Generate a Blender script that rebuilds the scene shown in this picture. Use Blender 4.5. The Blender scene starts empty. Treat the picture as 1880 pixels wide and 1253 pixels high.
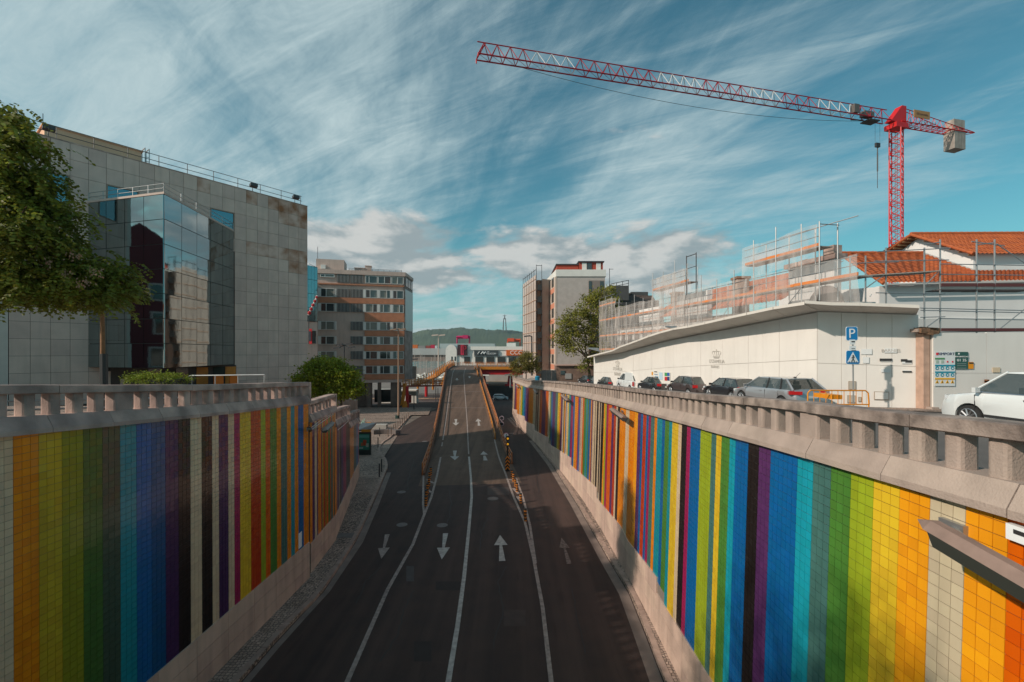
import bpy, math, random
from mathutils import Vector, Matrix
random.seed(7)
R = random.random
def ru(a, b): return a + (b - a) * random.random()
sc = bpy.context.scene
col = sc.collection
# ---------------------------------------------------------------- camera
F = 1880 * 16.0 / 36.0; CX = 940.0; CY = 647.0
def P(x, y, Y): return Vector(((x - CX) / F * Y, Y, (CY - y) / F * Y))
def PX(x, Y): return (x - CX) / F * Y
def PZ(y, Y): return (CY - y) / F * Y
cam_d = bpy.data.cameras.new('camera'); cam = bpy.data.objects.new('camera', cam_d); col.objects.link(cam)
cam.location = (0, 0, 0); cam.rotation_euler = (math.radians(90), 0, 0)
cam_d.lens = 16; cam_d.sensor_width = 36; cam_d.shift_y = 20.5 / 1880; cam_d.clip_start = 0.1; cam_d.clip_end = 20000
sc.camera = cam
# ---------------------------------------------------------------- sun, sky, exposure
SUN_EL = math.radians(31); SUN_AZ = Vector((-0.905, -0.425, 0)).normalized()
sun_dir = Vector((SUN_AZ.x * math.cos(SUN_EL), SUN_AZ.y * math.cos(SUN_EL), math.sin(SUN_EL)))
sd = bpy.data.lights.new('sun', 'SUN'); sun = bpy.data.objects.new('sun', sd); col.objects.link(sun)
sd.energy = 2.9; sd.angle = math.radians(1.0); sd.color = (1.0, 0.87, 0.74)
sun.rotation_euler = (-sun_dir).to_track_quat('-Z', 'Y').to_euler(); sun.location = (-60, -30, 60)
w = bpy.data.worlds.new('World'); sc.world = w; w.use_nodes = True
nt = w.node_tree; nt.nodes.clear()
def N(t, **k):
    n = nt.nodes.new(t)
    for a, b in k.items(): setattr(n, a, b)
    return n
L = lambda a, b: nt.links.new(a, b)
def math_(op, a, b=None, c=None, clamp=False):
    n = N('ShaderNodeMath', operation=op, use_clamp=clamp)
    for i, v in enumerate((a, b, c)):
        if v is None: continue
        if isinstance(v, (int, float)): n.inputs[i].default_value = v
        else: L(v, n.inputs[i])
    return n.outputs[0]
def vmath(op, a, b=None):
    n = N('ShaderNodeVectorMath', operation=op)
    for i, v in enumerate((a, b)):
        if v is None: continue
        if isinstance(v, (tuple, list)): n.inputs[i].default_value = v
        else: L(v, n.inputs[i])
    return n.outputs[0]
def mixc(f, a, b, bt='MIX'):
    n = N('ShaderNodeMix', data_type='RGBA', blend_type=bt)
    for s, v in ((n.inputs[0], f), (n.inputs[6], a), (n.inputs[7], b)):
        if isinstance(v, (int, float)): s.default_value = v
        elif isinstance(v, tuple): s.default_value = (*v, 1)
        else: L(v, s)
    return n.outputs[2]
def ss(v, a, b):
    n = N('ShaderNodeMapRange', interpolation_type='SMOOTHSTEP')
    L(v, n.inputs[0]); n.inputs[1].default_value = a; n.inputs[2].default_value = b
    return n.outputs[0]
def noise(v, scale, detail=6, rough=.55, dist=0.0, lac=2.0):
    n = N('ShaderNodeTexNoise'); L(v, n.inputs['Vector'])
    n.inputs['Scale'].default_value = scale; n.inputs['Detail'].default_value = detail
    n.inputs['Roughness'].default_value = rough; n.inputs['Distortion'].default_value = dist; n.inputs['Lacunarity'].default_value = lac
    return n.outputs[0]
tc = N('ShaderNodeTexCoord'); dirv = tc.outputs['Generated']
sky = N('ShaderNodeTexSky', sky_type='NISHITA'); sky.sun_disc = False
sky.sun_elevation = SUN_EL; sky.sun_rotation = math.atan2(SUN_AZ.x, SUN_AZ.y)
sky.air_density = 1.0; sky.dust_density = 0.6; sky.ozone_density = 2.0; sky.altitude = 50
sep = N('ShaderNodeSeparateXYZ'); L(dirv, sep.inputs[0])
zz = math_('MAXIMUM', sep.outputs[2], 0.0)
# cirrus: noise on a high plane
den = math_('ADD', zz, 0.16)
px_ = math_('DIVIDE', sep.outputs[0], den); py_ = math_('DIVIDE', sep.outputs[1], den)
cmb = N('ShaderNodeCombineXYZ'); L(px_, cmb.inputs[0]); L(py_, cmb.inputs[1])
def mapped(v, rot, scl, loc=(0, 0, 0)):
    m = N('ShaderNodeMapping'); L(v, m.inputs[0]); m.inputs['Rotation'].default_value = (0, 0, math.radians(rot))
    m.inputs['Scale'].default_value = scl; m.inputs['Location'].default_value = loc
    return m.outputs[0]
def mappedT(v, rot, scl, loc=(0, 0, 0)):
    m = N('ShaderNodeMapping', vector_type='TEXTURE'); L(v, m.inputs[0]); m.inputs['Rotation'].default_value = (0, 0, math.radians(rot))
    m.inputs['Scale'].default_value = scl; m.inputs['Location'].default_value = loc
    return m.outputs[0]
big = noise(mappedT(cmb.outputs[0], 112, (2.6, 1.1, 1), (0.4, 1.3, 0)), 1.0, 3, .5, .3)
streak = noise(mappedT(cmb.outputs[0], 108, (1.9, .55, 1), (1.0, 4.0, 0)), 1.5, 10, .64, .5)
wisp = noise(mappedT(cmb.outputs[0], 150, (1.3, .30, 1), (7.0, 2.0, 0)), 2.6, 9, .70, .6)
c1 = math_('MULTIPLY_ADD', streak, 0.75, math_('MULTIPLY', wisp, 0.32))
c1 = math_('MULTIPLY_ADD', big, 0.95, c1)
# thinner sky to the right and far centre
lean = math_('MULTIPLY_ADD', sep.outputs[0], -0.26, 0.0)
c1 = math_('ADD', c1, lean)
cirr = ss(c1, 0.78, 1.26)
cirr = math_('MULTIPLY', cirr, math_('MULTIPLY_ADD', wisp, 1.05, 0.20), None, True)
low = ss(sep.outputs[2], 0.0, 0.26)
# cumulus band just above the horizon
azel = N('ShaderNodeCombineXYZ')
az = math_('ARCTAN2', sep.outputs[0], sep.outputs[1]); L(az, azel.inputs[0]); L(math_('MULTIPLY', sep.outputs[2], 2.1), azel.inputs[1])
cu = noise(mapped(azel.outputs[0], 0, (1, 1.25, 1), (5.33, 0.2, 0)), 3.5, 9, .57, .15)
band = math_('MULTIPLY', ss(sep.outputs[2], 0.08, 0.17), math_('SUBTRACT', 1.0, ss(sep.outputs[2], 0.21, 0.31)))
cu2 = math_('ADD', cu, math_('MULTIPLY', math_('SUBTRACT', band, 1.0), 0.30))
cu2 = math_('SUBTRACT', cu2, math_('MULTIPLY', ss(az, 0.36, 0.66), 0.22))
cum = ss(cu2, 0.335, 0.45)
smallc = noise(mapped(azel.outputs[0], 0, (1.0, 2.6, 1), (2.3, 1.7, 0)), 9.0, 6, .5, .1)
band2 = math_('MULTIPLY', ss(sep.outputs[2], 0.0, 0.03), math_('SUBTRACT', 1.0, ss(sep.outputs[2], 0.09, 0.14)))
sm = math_('MULTIPLY', ss(smallc, 0.52, 0.66), math_('MULTIPLY', band2, 0.6))
# cumulus shading: compare density with a sample shifted towards the light
shv = vmath('ADD', azel.outputs[0], (-0.035, 0.05, 0))
cus = noise(mapped(shv, 0, (1, 1.25, 1), (5.33, 0.2, 0)), 3.5, 9, .57, .15)
lit = ss(math_('SUBTRACT', cu, cus), -0.06, 0.07)
skc = mixc(1.0, sky.outputs[0], (0.36, 0.76, 0.64), 'MULTIPLY')
# broad teal lift near horizon
skc = mixc(math_('MULTIPLY', math_('SUBTRACT', 1.0, low), 0.55), skc, (1.5, 3.6, 4.3))
c_cirr = mixc(low, (3.7, 4.6, 4.75), (3.7, 4.6, 4.75))
skc = mixc(cirr, skc, c_cirr)
c_cum = mixc(lit, (2.2, 2.6, 2.75), (4.5, 4.5, 4.35))
skc = mixc(sm, skc, (4.6, 5.0, 5.1))
skc = mixc(math_('MULTIPLY', cum, 0.92), skc, c_cum)
bg = N('ShaderNodeBackground'); bg.inputs[1].default_value = 0.112; L(skc, bg.inputs[0])
wo = N('ShaderNodeOutputWorld'); L(bg.outputs[0], wo.inputs[0])
sc.view_settings.view_transform = 'Standard'; sc.view_settings.look = 'None'
sc.view_settings.exposure = 0.35; sc.view_settings.gamma = 1.0; sc.view_settings.use_curve_mapping = False
sc.cycles.max_bounces = 8; sc.cycles.transparent_max_bounces = 24
# ---------------------------------------------------------------- materials
MATS = {}
def mat(name, c, rough=.7, ns=0.0, na=0.0, bump=0.0, bs=40.0, metal=0.0, spec=.5, coat=0.0, island=0.0, stain=0.0, ystreak=0.0, c2=None, trans=0.0, alpha=1.0, vstreak=0.0, emit=0.0, transl=0.0):
    if name in MATS: return MATS[name]
    m = bpy.data.materials.new(name); m.use_nodes = True; MATS[name] = m
    t = m.node_tree; b = t.nodes['Principled BSDF']
    b.inputs['Roughness'].default_value = rough; b.inputs['Metallic'].default_value = metal
    b.inputs['Specular IOR Level'].default_value = spec
    b.inputs['Coat Weight'].default_value = coat; b.inputs['Coat Roughness'].default_value = 0.05
    b.inputs['Base Color'].default_value = (*c, 1)
    if trans: b.inputs['Transmission Weight'].default_value = trans
    if alpha < 1: b.inputs['Alpha'].default_value = alpha
    if emit: b.inputs['Emission Color'].default_value = (*c, 1); b.inputs['Emission Strength'].default_value = emit
    lk = t.links.new
    geo = t.nodes.new('ShaderNodeNewGeometry')
    out = None
    def rgbmix(f, a, bcol, bt='MIX'):
        n = t.nodes.new('ShaderNodeMix'); n.data_type = 'RGBA'; n.blend_type = bt
        for s, v in ((n.inputs[0], f), (n.inputs[6], a), (n.inputs[7], bcol)):
            if isinstance(v, (int, float)): s.default_value = v
            elif isinstance(v, tuple): s.default_value = (*v, 1)
            else: lk(v, s)
        return n.outputs[2]
    def nz(scale, detail=6, scl=None):
        n = t.nodes.new('ShaderNodeTexNoise'); n.inputs['Scale'].default_value = scale; n.inputs['Detail'].default_value = detail
        if scl:
            mp = t.nodes.new('ShaderNodeMapping'); mp.inputs['Scale'].default_value = scl; lk(geo.outputs['Position'], mp.inputs[0]); lk(mp.outputs[0], n.inputs['Vector'])
        else: lk(geo.outputs['Position'], n.inputs['Vector'])
        return n.outputs[0]
    def rng(v, a, b2, lo=0.0, hi=1.0):
        n = t.nodes.new('ShaderNodeMapRange'); lk(v, n.inputs[0])
        n.inputs[1].default_value = a; n.inputs[2].default_value = b2; n.inputs[3].default_value = lo; n.inputs[4].default_value = hi
        return n.outputs[0]
    cc = c
    if na:
        c2_ = c2 or tuple(x * (1 - na) for x in c)
        cc = rgbmix(rng(nz(ns, 8), .32, .68), c, c2_)
    if vstreak:
        v = rng(nz(1.0, 7, (3.0, 3.0, 0.35)), .45, .72, 0, vstreak)
        cc = rgbmix(v, cc, tuple(x * .35 for x in c))
    if ystreak:
        v = rng(nz(1.0, 6, (1.7, .045, 1)), .38, .66, 0, ystreak)
        cc = rgbmix(v, cc, tuple(min(1, x * 1.9) for x in c))
        v = rng(nz(1.0, 9, (5.0, .5, 1)), .60, .74, 0, ystreak)
        cc = rgbmix(v, cc, tuple(x * .45 for x in c))
    if stain:
        v = rng(nz(.9, 9), .55, .75, 0, stain)
        cc = rgbmix(v, cc, tuple(x * .35 for x in c))
    if island:
        n = t.nodes.new('ShaderNodeHueSaturation')
        oi = t.nodes.new('ShaderNodeObjectInfo'); ad = t.nodes.new('ShaderNodeMath'); ad.operation = 'ADD'
        lk(oi.outputs['Random'], ad.inputs[0]); lk(geo.outputs['Random Per Island'], ad.inputs[1])
        fr = t.nodes.new('ShaderNodeMath'); fr.operation = 'FRACT'; lk(ad.outputs[0], fr.inputs[0])
        lk(rng(fr.outputs[0], 0, 1, 1 - island, 1 + island), n.inputs['Value'])
        lk(rng(fr.outputs[0], 0, 1, .5 - island * .06, .5 + island * .06), n.inputs['Hue'])
        if isinstance(cc, tuple): n.inputs['Color'].default_value = (*cc, 1)
        else: lk(cc, n.inputs['Color'])
        cc = n.outputs[0]
    if not isinstance(cc, tuple): lk(cc, b.inputs['Base Color'])
    if bump:
        bn = t.nodes.new('ShaderNodeBump'); bn.inputs['Strength'].default_value = bump; bn.inputs['Distance'].default_value = .02
        lk(nz(bs, 6), bn.inputs['Height']); lk(bn.outputs[0], b.inputs['Normal'])
    if transl:
        tr = t.nodes.new('ShaderNodeBsdfTranslucent'); mx = t.nodes.new('ShaderNodeMixShader'); mx.inputs[0].default_value = transl
        if isinstance(cc, tuple): tr.inputs[0].default_value = (*cc, 1)
        else: lk(cc, tr.inputs[0])
        lk(b.outputs[0], mx.inputs[1]); lk(tr.outputs[0], mx.inputs[2]); lk(mx.outputs[0], t.nodes['Material Output'].inputs[0])
    return m
# ---------------------------------------------------------------- mesh builder
class B:
    def __init__(s): s.v = []; s.f = []; s.m = []
    def face(s, pts, mi=0):
        n = len(s.v); s.v += [tuple(p) for p in pts]; s.f.append(tuple(range(n, n + len(pts)))); s.m.append(mi)
    def hexa(s, p, mi=0):     # p: 8 points, bottom 4 ccw then top 4
        n = len(s.v); s.v += [tuple(q) for q in p]
        for f in ((3, 2, 1, 0), (4, 5, 6, 7), (0, 1, 5, 4), (1, 2, 6, 5), (2, 3, 7, 6), (3, 0, 4, 7)):
            s.f.append(tuple(n + i for i in f)); s.m.append(mi)
    def box(s, x0, x1, y0, y1, z0, z1, mi=0):
        s.hexa([(x0, y0, z0), (x1, y0, z0), (x1, y1, z0), (x0, y1, z0), (x0, y0, z1), (x1, y0, z1), (x1, y1, z1), (x0, y1, z1)], mi)
    def obox(s, c, ax, ay, az, hx, hy, hz, mi=0):   # centre, axes, half sizes
        c = Vector(c); ax = Vector(ax).normalized() * hx; ay = Vector(ay).normalized() * hy; az = Vector(az).normalized() * hz
        s.hexa([c - ax - ay - az, c + ax - ay - az, c + ax + ay - az, c - ax + ay - az, c - ax - ay + az, c + ax - ay + az, c + ax + ay + az, c - ax + ay + az], mi)
    def bar(s, a, b, r, n=6, mi=0, r2=None, caps=True):
        a = Vector(a); b = Vector(b); d = b - a
        if d.length < 1e-6: return
        d.normalize(); u = d.orthogonal().normalized(); w_ = d.cross(u); r2 = r if r2 is None else r2
        k = len(s.v)
        for p, rr in ((a, r), (b, r2)):
            for i in range(n):
                t = 2 * math.pi * (i + .5) / n
                s.v.append(tuple(p + u * (rr * math.cos(t)) + w_ * (rr * math.sin(t))))
        for i in range(n):
            j = (i + 1) % n
            s.f.append((k + i, k + j, k + n + j, k + n + i)); s.m.append(mi)
        if caps:
            s.f.append(tuple(k + i for i in reversed(range(n)))); s.m.append(mi)
            s.f.append(tuple(k + n + i for i in range(n))); s.m.append(mi)
    def path(s, pts, r, n=6, mi=0, radii=None):
        for i in range(len(pts) - 1):
            ra = radii[i] if radii else r; rb = radii[i + 1] if radii else r
            s.bar(pts[i], pts[i + 1], ra, n, mi, rb, caps=True)
    def prism(s, poly, ext, mi=0):    # poly: list of Vector points, ext vector
        n = len(s.v); k = len(poly); e = Vector(ext)
        s.v += [tuple(p) for p in poly] + [tuple(Vector(p) + e) for p in poly]
        s.f.append(tuple(n + i for i in reversed(range(k)))); s.m.append(mi)
        s.f.append(tuple(n + k + i for i in range(k))); s.m.append(mi)
        for i in range(k):
            j = (i + 1) % k
            s.f.append((n + i, n + j, n + k + j, n + k + i)); s.m.append(mi)
    def lathe(s, prof, c=(0, 0, 0), n=12, axis='Z', mi=0):
        k = len(s.v); c = Vector(c)
        for r, h in prof:
            for i in range(n):
                t = 2 * math.pi * i / n; a, b = r * math.cos(t), r * math.sin(t)
                q = Vector((a, b, h)) if axis == 'Z' else Vector((h, a, b)) if axis == 'X' else Vector((a, h, b))
                s.v.append(tuple(c + q))
        for j in range(len(prof) - 1):
            for i in range(n):
                i2 = (i + 1) % n
                s.f.append((k + j * n + i, k + j * n + i2, k + (j + 1) * n + i2, k + (j + 1) * n + i)); s.m.append(mi)
        s.f.append(tuple(k + i for i in reversed(range(n)))); s.m.append(mi)
        q = k + (len(prof) - 1) * n
        s.f.append(tuple(q + i for i in range(n))); s.m.append(mi)
    def ball(s, c, r, n=8, mi=0, sq=(1, 1, 1)):
        k = len(s.v); c = Vector(c); m_ = n // 2 + 1
        for j in range(1, m_):
            ph = math.pi * j / m_
            for i in range(n):
                t = 2 * math.pi * i / n
                s.v.append((c.x + r * sq[0] * math.sin(ph) * math.cos(t), c.y + r * sq[1] * math.sin(ph) * math.sin(t), c.z + r * sq[2] * math.cos(ph)))
        s.v.append((c.x, c.y, c.z + r * sq[2])); s.v.append((c.x, c.y, c.z - r * sq[2])); top = len(s.v) - 2
        for j in range(m_ - 2):
            for i in range(n):
                i2 = (i + 1) % n
                s.f.append((k + j * n + i, k + (j + 1) * n + i, k + (j + 1) * n + i2, k + j * n + i2)); s.m.append(mi)
        for i in range(n):
            i2 = (i + 1) % n
            s.f.append((top, k + i, k + i2)); s.m.append(mi)
            s.f.append((top + 1, k + (m_ - 2) * n + i2, k + (m_ - 2) * n + i)); s.m.append(mi)
def mesh(name, b, mats, smooth=False):
    me = bpy.data.meshes.new(name); me.from_pydata(b.v, [], b.f)
    if not isinstance(mats, (list, tuple)): mats = [mats]
    for m in mats: me.materials.append(m)
    if len(mats) > 1: me.polygons.foreach_set('material_index', b.m)
    if smooth: me.polygons.foreach_set('use_smooth', [True] * len(me.polygons))
    me.update()
    if smooth == 2: me.set_sharp_from_angle(angle=math.radians(32))
    return me
def wloc(o):
    v = Vector(o.location); p = o.parent
    while p: v += Vector(p.location); p = p.parent
    return v
def obj(name, b, mats, parent=None, local=False, smooth=False, label=None, kind=None, cat=None, group=None):
    if parent is not None and not local:
        o_ = wloc(parent); b.v = [(x - o_.x, y - o_.y, z - o_.z) for x, y, z in b.v]
    o = bpy.data.objects.new(name, mesh(name, b, mats, smooth)); col.objects.link(o)
    if parent is not None: o.parent = parent
    if label: o['label'] = label
    if kind: o['kind'] = kind
    if cat: o['category'] = cat
    if group: o['group'] = group
    return o
def inst(name, me, parent, loc, rot=None, scale=None, world=True):
    o = bpy.data.objects.new(name, me); col.objects.link(o); o.parent = parent
    o.location = Vector(loc) - (wloc(parent) if world else Vector((0, 0, 0)))
    if rot is not None: o.rotation_euler = rot
    if scale is not None: o.scale = scale
    return o
def thing(name, label, cat, loc=(0, 0, 0), rz=0.0, group=None):
    o = bpy.data.objects.new(name, None); col.objects.link(o); o.location = loc; o.rotation_euler = (0, 0, rz)
    o.empty_display_size = .3; o['label'] = label; o['category'] = cat
    if group: o['group'] = group
    return o
def copy_tree(o, parent=None):
    c = o.copy(); col.objects.link(c); c.parent = parent
    for ch in [k for k in bpy.data.objects if k.parent == o]: copy_tree(ch, c)
    return c
def struct(name, b, mats, smooth=False): return obj(name, b, mats, kind='structure', smooth=smooth)
def text(name, s, size, mat_, parent, origin, xdir, updir=(0, 0, 1), align='CENTER', ext=0.004, sx=1.0):
    cu_ = bpy.data.curves.new(name, 'FONT'); cu_.body = s; cu_.size = size; cu_.extrude = ext; cu_.align_x = align; cu_.align_y = 'CENTER'
    cu_.resolution_u = 3
    to = bpy.data.objects.new('tmp', cu_); col.objects.link(to)
    dg = bpy.context.evaluated_depsgraph_get(); me = bpy.data.meshes.new_from_object(to.evaluated_get(dg))
    bpy.data.objects.remove(to); me.materials.clear(); me.materials.append(mat_)
    x = Vector(xdir).normalized(); u = Vector(updir).normalized(); n = x.cross(u)
    M_ = Matrix((x * sx, u, n)).transposed().to_4x4(); M_.translation = Vector(origin) - wloc(parent)
    me.transform(M_)
    o = bpy.data.objects.new(name, me); col.objects.link(o); o.parent = parent
    return o
def lerp(a, b, t): return a + (b - a) * t
def pw(tbl, x):
    if x <= tbl[0][0]:
        (a, p), (b, q) = tbl[0], tbl[1]
    elif x >= tbl[-1][0]:
        (a, p), (b, q) = tbl[-2], tbl[-1]; return q
    else:
        for i in range(len(tbl) - 1):
            if tbl[i][0] <= x <= tbl[i + 1][0]: (a, p), (b, q) = tbl[i], tbl[i + 1]; break
    return p + (q - p) * (x - a) / (b - a)
# ================================================================ LEVELS
ZR = [(-6, -9.35), (13, -9.4), (28, -9.45), (43, -9.65), (55, -9.78), (70, -10.15), (90, -10.9), (125, -13.2), (200, -14.6), (300, -14.8)]
def zr(Y): return pw(ZR, Y)
def zramp(Y):
    if Y <= 43: return zr(Y)
    if Y < 48: return lerp(zr(43), -9.75 + .1 * 3, (Y - 43) / 5.0)
    if Y < 95: return -9.75 + .1 * (Y - 45)
    t = min(1.0, (Y - 95) / 8.0); return -4.75 + .8 * (t - t * t / 2)
ZUR = [(0, -1.45), (4.3, -1.7), (8.2, -1.88), (13.5, -2.2), (18, -2.46), (28, -2.95), (37.5, -3.42), (55, -4.36), (69, -4.65), (90, -4.9)]
def zur(Y): return pw(ZUR, Y)
RAILL = [(0, -.08), (2, -.2), (7.8, -.57), (12.9, -.93), (18.8, -1.24)]
def solveY(y, zf, lo=3.0, hi=300.0):
    w_ = (y - CY) / F
    for _ in range(60):
        m_ = (lo + hi) / 2
        if -zf(m_) / m_ > w_: lo = m_
        else: hi = m_
    return (lo + hi) / 2
def G(x, y, zf=zr):
    Y = solveY(y, zf); return Vector((PX(x, Y), Y, zf(Y)))
asph = mat('asphalt', (.055, .032, .026), .80, 1.2, .30, .35, 60, spec=.35, ystreak=.45, c2=(.038, .024, .021))
asph_d = mat('asphalt_ramp', (.115, .074, .054), .85, .9, .22, .3, 60, spec=.3, ystreak=.4)
patch_m = mat('asphalt_patch', (.034, .030, .030), .85, 2.0, .2, .3, 60, spec=.3)
paint = mat('road_paint', (.40, .31, .27), .7, 6.0, .35, .1, 50, c2=(.20, .155, .14))
paint_w = mat('road_paint_bright', (.52, .47, .43), .7, 6.0, .2, .1, 50, c2=(.30, .26, .24))
stone_k = mat('kerb_stone_grey', (.42, .295, .24), .8, 3.0, .35, .3, 50)
earth = mat('earth', (.20, .16, .13), .95, .3, .3, .2, 10)
conc = mat('concrete', (.36, .32, .29), .85, 1.5, .25, .2, 40, vstreak=.4)
water_m = mat('river_water', (.03, .07, .08), .12, spec=.6, bump=.3, bs=.5)
def cobble_mat():
    m = mat('limestone_cobbles', (.42, .30, .245), .85)
    t = m.node_tree; b = t.nodes['Principled BSDF']; lk = t.links.new
    g = t.nodes.new('ShaderNodeNewGeometry'); v = t.nodes.new('ShaderNodeTexVoronoi'); v.feature = 'DISTANCE_TO_EDGE'
    v.inputs['Scale'].default_value = 8.5; v.inputs['Randomness'].default_value = .55; lk(g.outputs['Position'], v.inputs['Vector'])
    v2 = t.nodes.new('ShaderNodeTexVoronoi'); v2.inputs['Scale'].default_value = 8.5; v2.inputs['Randomness'].default_value = .55; lk(g.outputs['Position'], v2.inputs['Vector'])
    mr = t.nodes.new('ShaderNodeMapRange'); lk(v.outputs['Distance'], mr.inputs[0]); mr.inputs[1].default_value = .02; mr.inputs[2].default_value = .12
    hs = t.nodes.new('ShaderNodeHueSaturation'); hs.inputs['Color'].default_value = (.48, .345, .275, 1)
    r1 = t.nodes.new('ShaderNodeMapRange'); lk(v2.outputs['Color'], r1.inputs[0]); r1.inputs[3].default_value = .55; r1.inputs[4].default_value = 1.25
    lk(r1.outputs[0], hs.inputs['Value'])
    mx = t.nodes.new('ShaderNodeMix'); mx.data_type = 'RGBA'; lk(mr.outputs[0], mx.inputs[0]); mx.inputs[6].default_value = (.09, .07, .055, 1); lk(hs.outputs[0], mx.inputs[7])
    nz = t.nodes.new('ShaderNodeTexNoise'); nz.inputs['Scale'].default_value = .8; nz.inputs['Detail'].default_value = 6; lk(g.outputs['Position'], nz.inputs['Vector'])
    mm = t.nodes.new('ShaderNodeMix'); mm.data_type = 'RGBA'; mm.blend_type = 'MULTIPLY'; mm.inputs[0].default_value = .6
    cr = t.nodes.new('ShaderNodeMapRange'); lk(nz.outputs[0], cr.inputs[0]); cr.inputs[1].default_value = .3; cr.inputs[2].default_value = .7; cr.inputs[3].default_value = .45; cr.inputs[4].default_value = 1.1
    cbm = t.nodes.new('ShaderNodeCombineColor'); [lk(cr.outputs[0], cbm.inputs[i]) for i in range(3)]
    lk(mx.outputs[2], mm.inputs[6]); lk(cbm.outputs[0], mm.inputs[7]); lk(mm.outputs[2], b.inputs['Base Color'])
    bp = t.nodes.new('ShaderNodeBump'); bp.inputs['Strength'].default_value = .6; bp.inputs['Distance'].default_value = .03; lk(mr.outputs[0], bp.inputs['Height']); lk(bp.outputs[0], b.inputs['Normal'])
    return m
cobble = cobble_mat()
# ================================================================ TERRAIN
def sheet(rows, name, m, kind='structure', parent=None):   # rows: list of lists of Vector, same length
    b = B()
    for i in range(len(rows) - 1):
        for j in range(len(rows[0]) - 1):
            b.face([rows[i][j], rows[i][j + 1], rows[i + 1][j + 1], rows[i + 1][j]])
    return obj(name, b, m, kind=kind, parent=parent)
ys = list(range(-20, 130, 5)) + [150, 200, 300, 400, 425, 430, 3000, 9000]
def zg(Y): return zr(Y) - .03 if Y <= 425 else -19.0
sheet([[Vector((x, y, zg(y))) for x in (-6000, -400, -60, -13, 6, 60, 400, 6000)] for y in ys], 'ground', earth)
sheet([[Vector((x, y, -16.2)) for x in (-6000, 0, 6000)] for y in (426, 1500, 2900, 8900)], 'river', water_m)
# lower road
ry = [-4 + 2.5 * i for i in range(56)]
sheet([[Vector((x, y, zr(y))) for x in (-14.5, -6, 0, 3, 6.2)] for y in ry if y < 90], 'road', asph)
# cross avenue and dock ground
sheet([[Vector((x, y, zr(y) + .004)) for x in (-160, -21, 0, 30, 160)] for y in (88.6, 95, 105, 115, 125, 135, 145)], 'avenue', asph)
sheet([[Vector((x, y, zr(y) + .008)) for x in (-200, 0, 200)] for y in (150, 175, 200, 260, 330, 424)], 'dock_yard', mat('yard_asphalt', (.20, .17, .15), .9, .2, .3))
# plaza at left, beyond the wall
def blob(name, pts, zf, dz, m, kind='structure', thick=0.0, parent=None):
    b = B(); P3 = [Vector((p[0], p[1], zf(p[1]) + dz)) for p in pts]
    b.face(P3)
    if thick: 
        k = len(P3)
        for i in range(k):
            a, c = P3[i], P3[(i + 1) % k]
            b.face([a, c, c - Vector((0, 0, thick)), a - Vector((0, 0, thick))])
    return obj(name, b, m, kind=kind, parent=parent)
def strip(a, c, zf, dz, name, m, parent=None, kind='structure', skirt=.2):   # ribbon between two XY polylines of equal length
    b = B()
    for i in range(len(a) - 1):
        q = [Vector((p[0], p[1], zf(p[1]) + dz)) for p in (a[i], c[i], c[i + 1], a[i + 1])]
        b.face(q)
        if skirt: b.face([q[1], q[1] - Vector((0, 0, skirt)), q[2] - Vector((0, 0, skirt)), q[2]])
    return obj(name, b, m, kind=kind, parent=parent)
# ================================================================ WALL PATHS
class Path:
    def __init__(s, pts, n=12):
        P2 = [Vector((p[0], p[1])) for p in pts]; out = []
        for i in range(len(P2) - 1):
            p0 = P2[max(i - 1, 0)]; p1 = P2[i]; p2 = P2[i + 1]; p3 = P2[min(i + 2, len(P2) - 1)]
            for k in range(n):
                t = k / n; out.append(.5 * ((2 * p1) + (p2 - p0) * t + (2 * p0 - 5 * p1 + 4 * p2 - p3) * t * t + (3 * p1 - p0 - 3 * p2 + p3) * t ** 3))
        out.append(P2[-1]); s.p = out; s.s = [0.0]
        for i in range(1, len(out)): s.s.append(s.s[-1] + (out[i] - out[i - 1]).length)
        s.len = s.s[-1]
    def at(s, d):
        d = max(0.0, min(s.len, d)); lo, hi = 0, len(s.s) - 1
        while hi - lo > 1:
            m_ = (lo + hi) // 2
            if s.s[m_] <= d: lo = m_
            else: hi = m_
        t = (d - s.s[lo]) / max(1e-9, s.s[hi] - s.s[lo]); a, c = s.p[lo], s.p[hi]
        return a.lerp(c, t), (c - a).normalized()
PR = Path([(4.83, 1.5), (4.87, 5.5), (4.95, 10), (5.05, 18), (4.75, 28), (3.95, 37.5), (2.95, 46), (1.85, 55), (.95, 63), (.22, 69.5)])
PL1 = Path([(-9.02, 2.0), (-8.8, 8.0), (-8.6, 13.5), (-8.42, 18.8)])
PL2 = Path([(-8.52, 19.15), (-8.8, 22.6)])
PL3 = Path([(-8.85, 22.7), (-9.5, 25.5), (-10.15, 28.3)])
PL4 = Path([(-10.25, 28.6), (-11.0, 31.8), (-11.6, 34.4)])
# rail-top heights
RAILR = [(y, z + 1.0) for y, z in ZUR]
def railR(Y): return pw(RAILR, Y)
def railL1(Y): return pw(RAILL, Y)
def railL2(Y): return -2.08
def railL3(Y): return pw([(22.7, -2.85), (28.3, -3.3)], Y)
def railL4(Y): return pw([(28.6, -3.9), (34.4, -4.35)], Y)
SEGS = [('R', PR, railR, +1), ('L1', PL1, railL1, -1), ('L2', PL2, railL2, -1), ('L3', PL3, railL3, -1), ('L4', PL4, railL4, -1)]
# normals toward the road: right wall -> (-ty?, ...)
def nrm(t, side):   # side +1: wall on right of road, road lies to -X
    n = Vector((-t.y, t.x)); 
    if n.x * side > 0: n = -n
    return n
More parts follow.
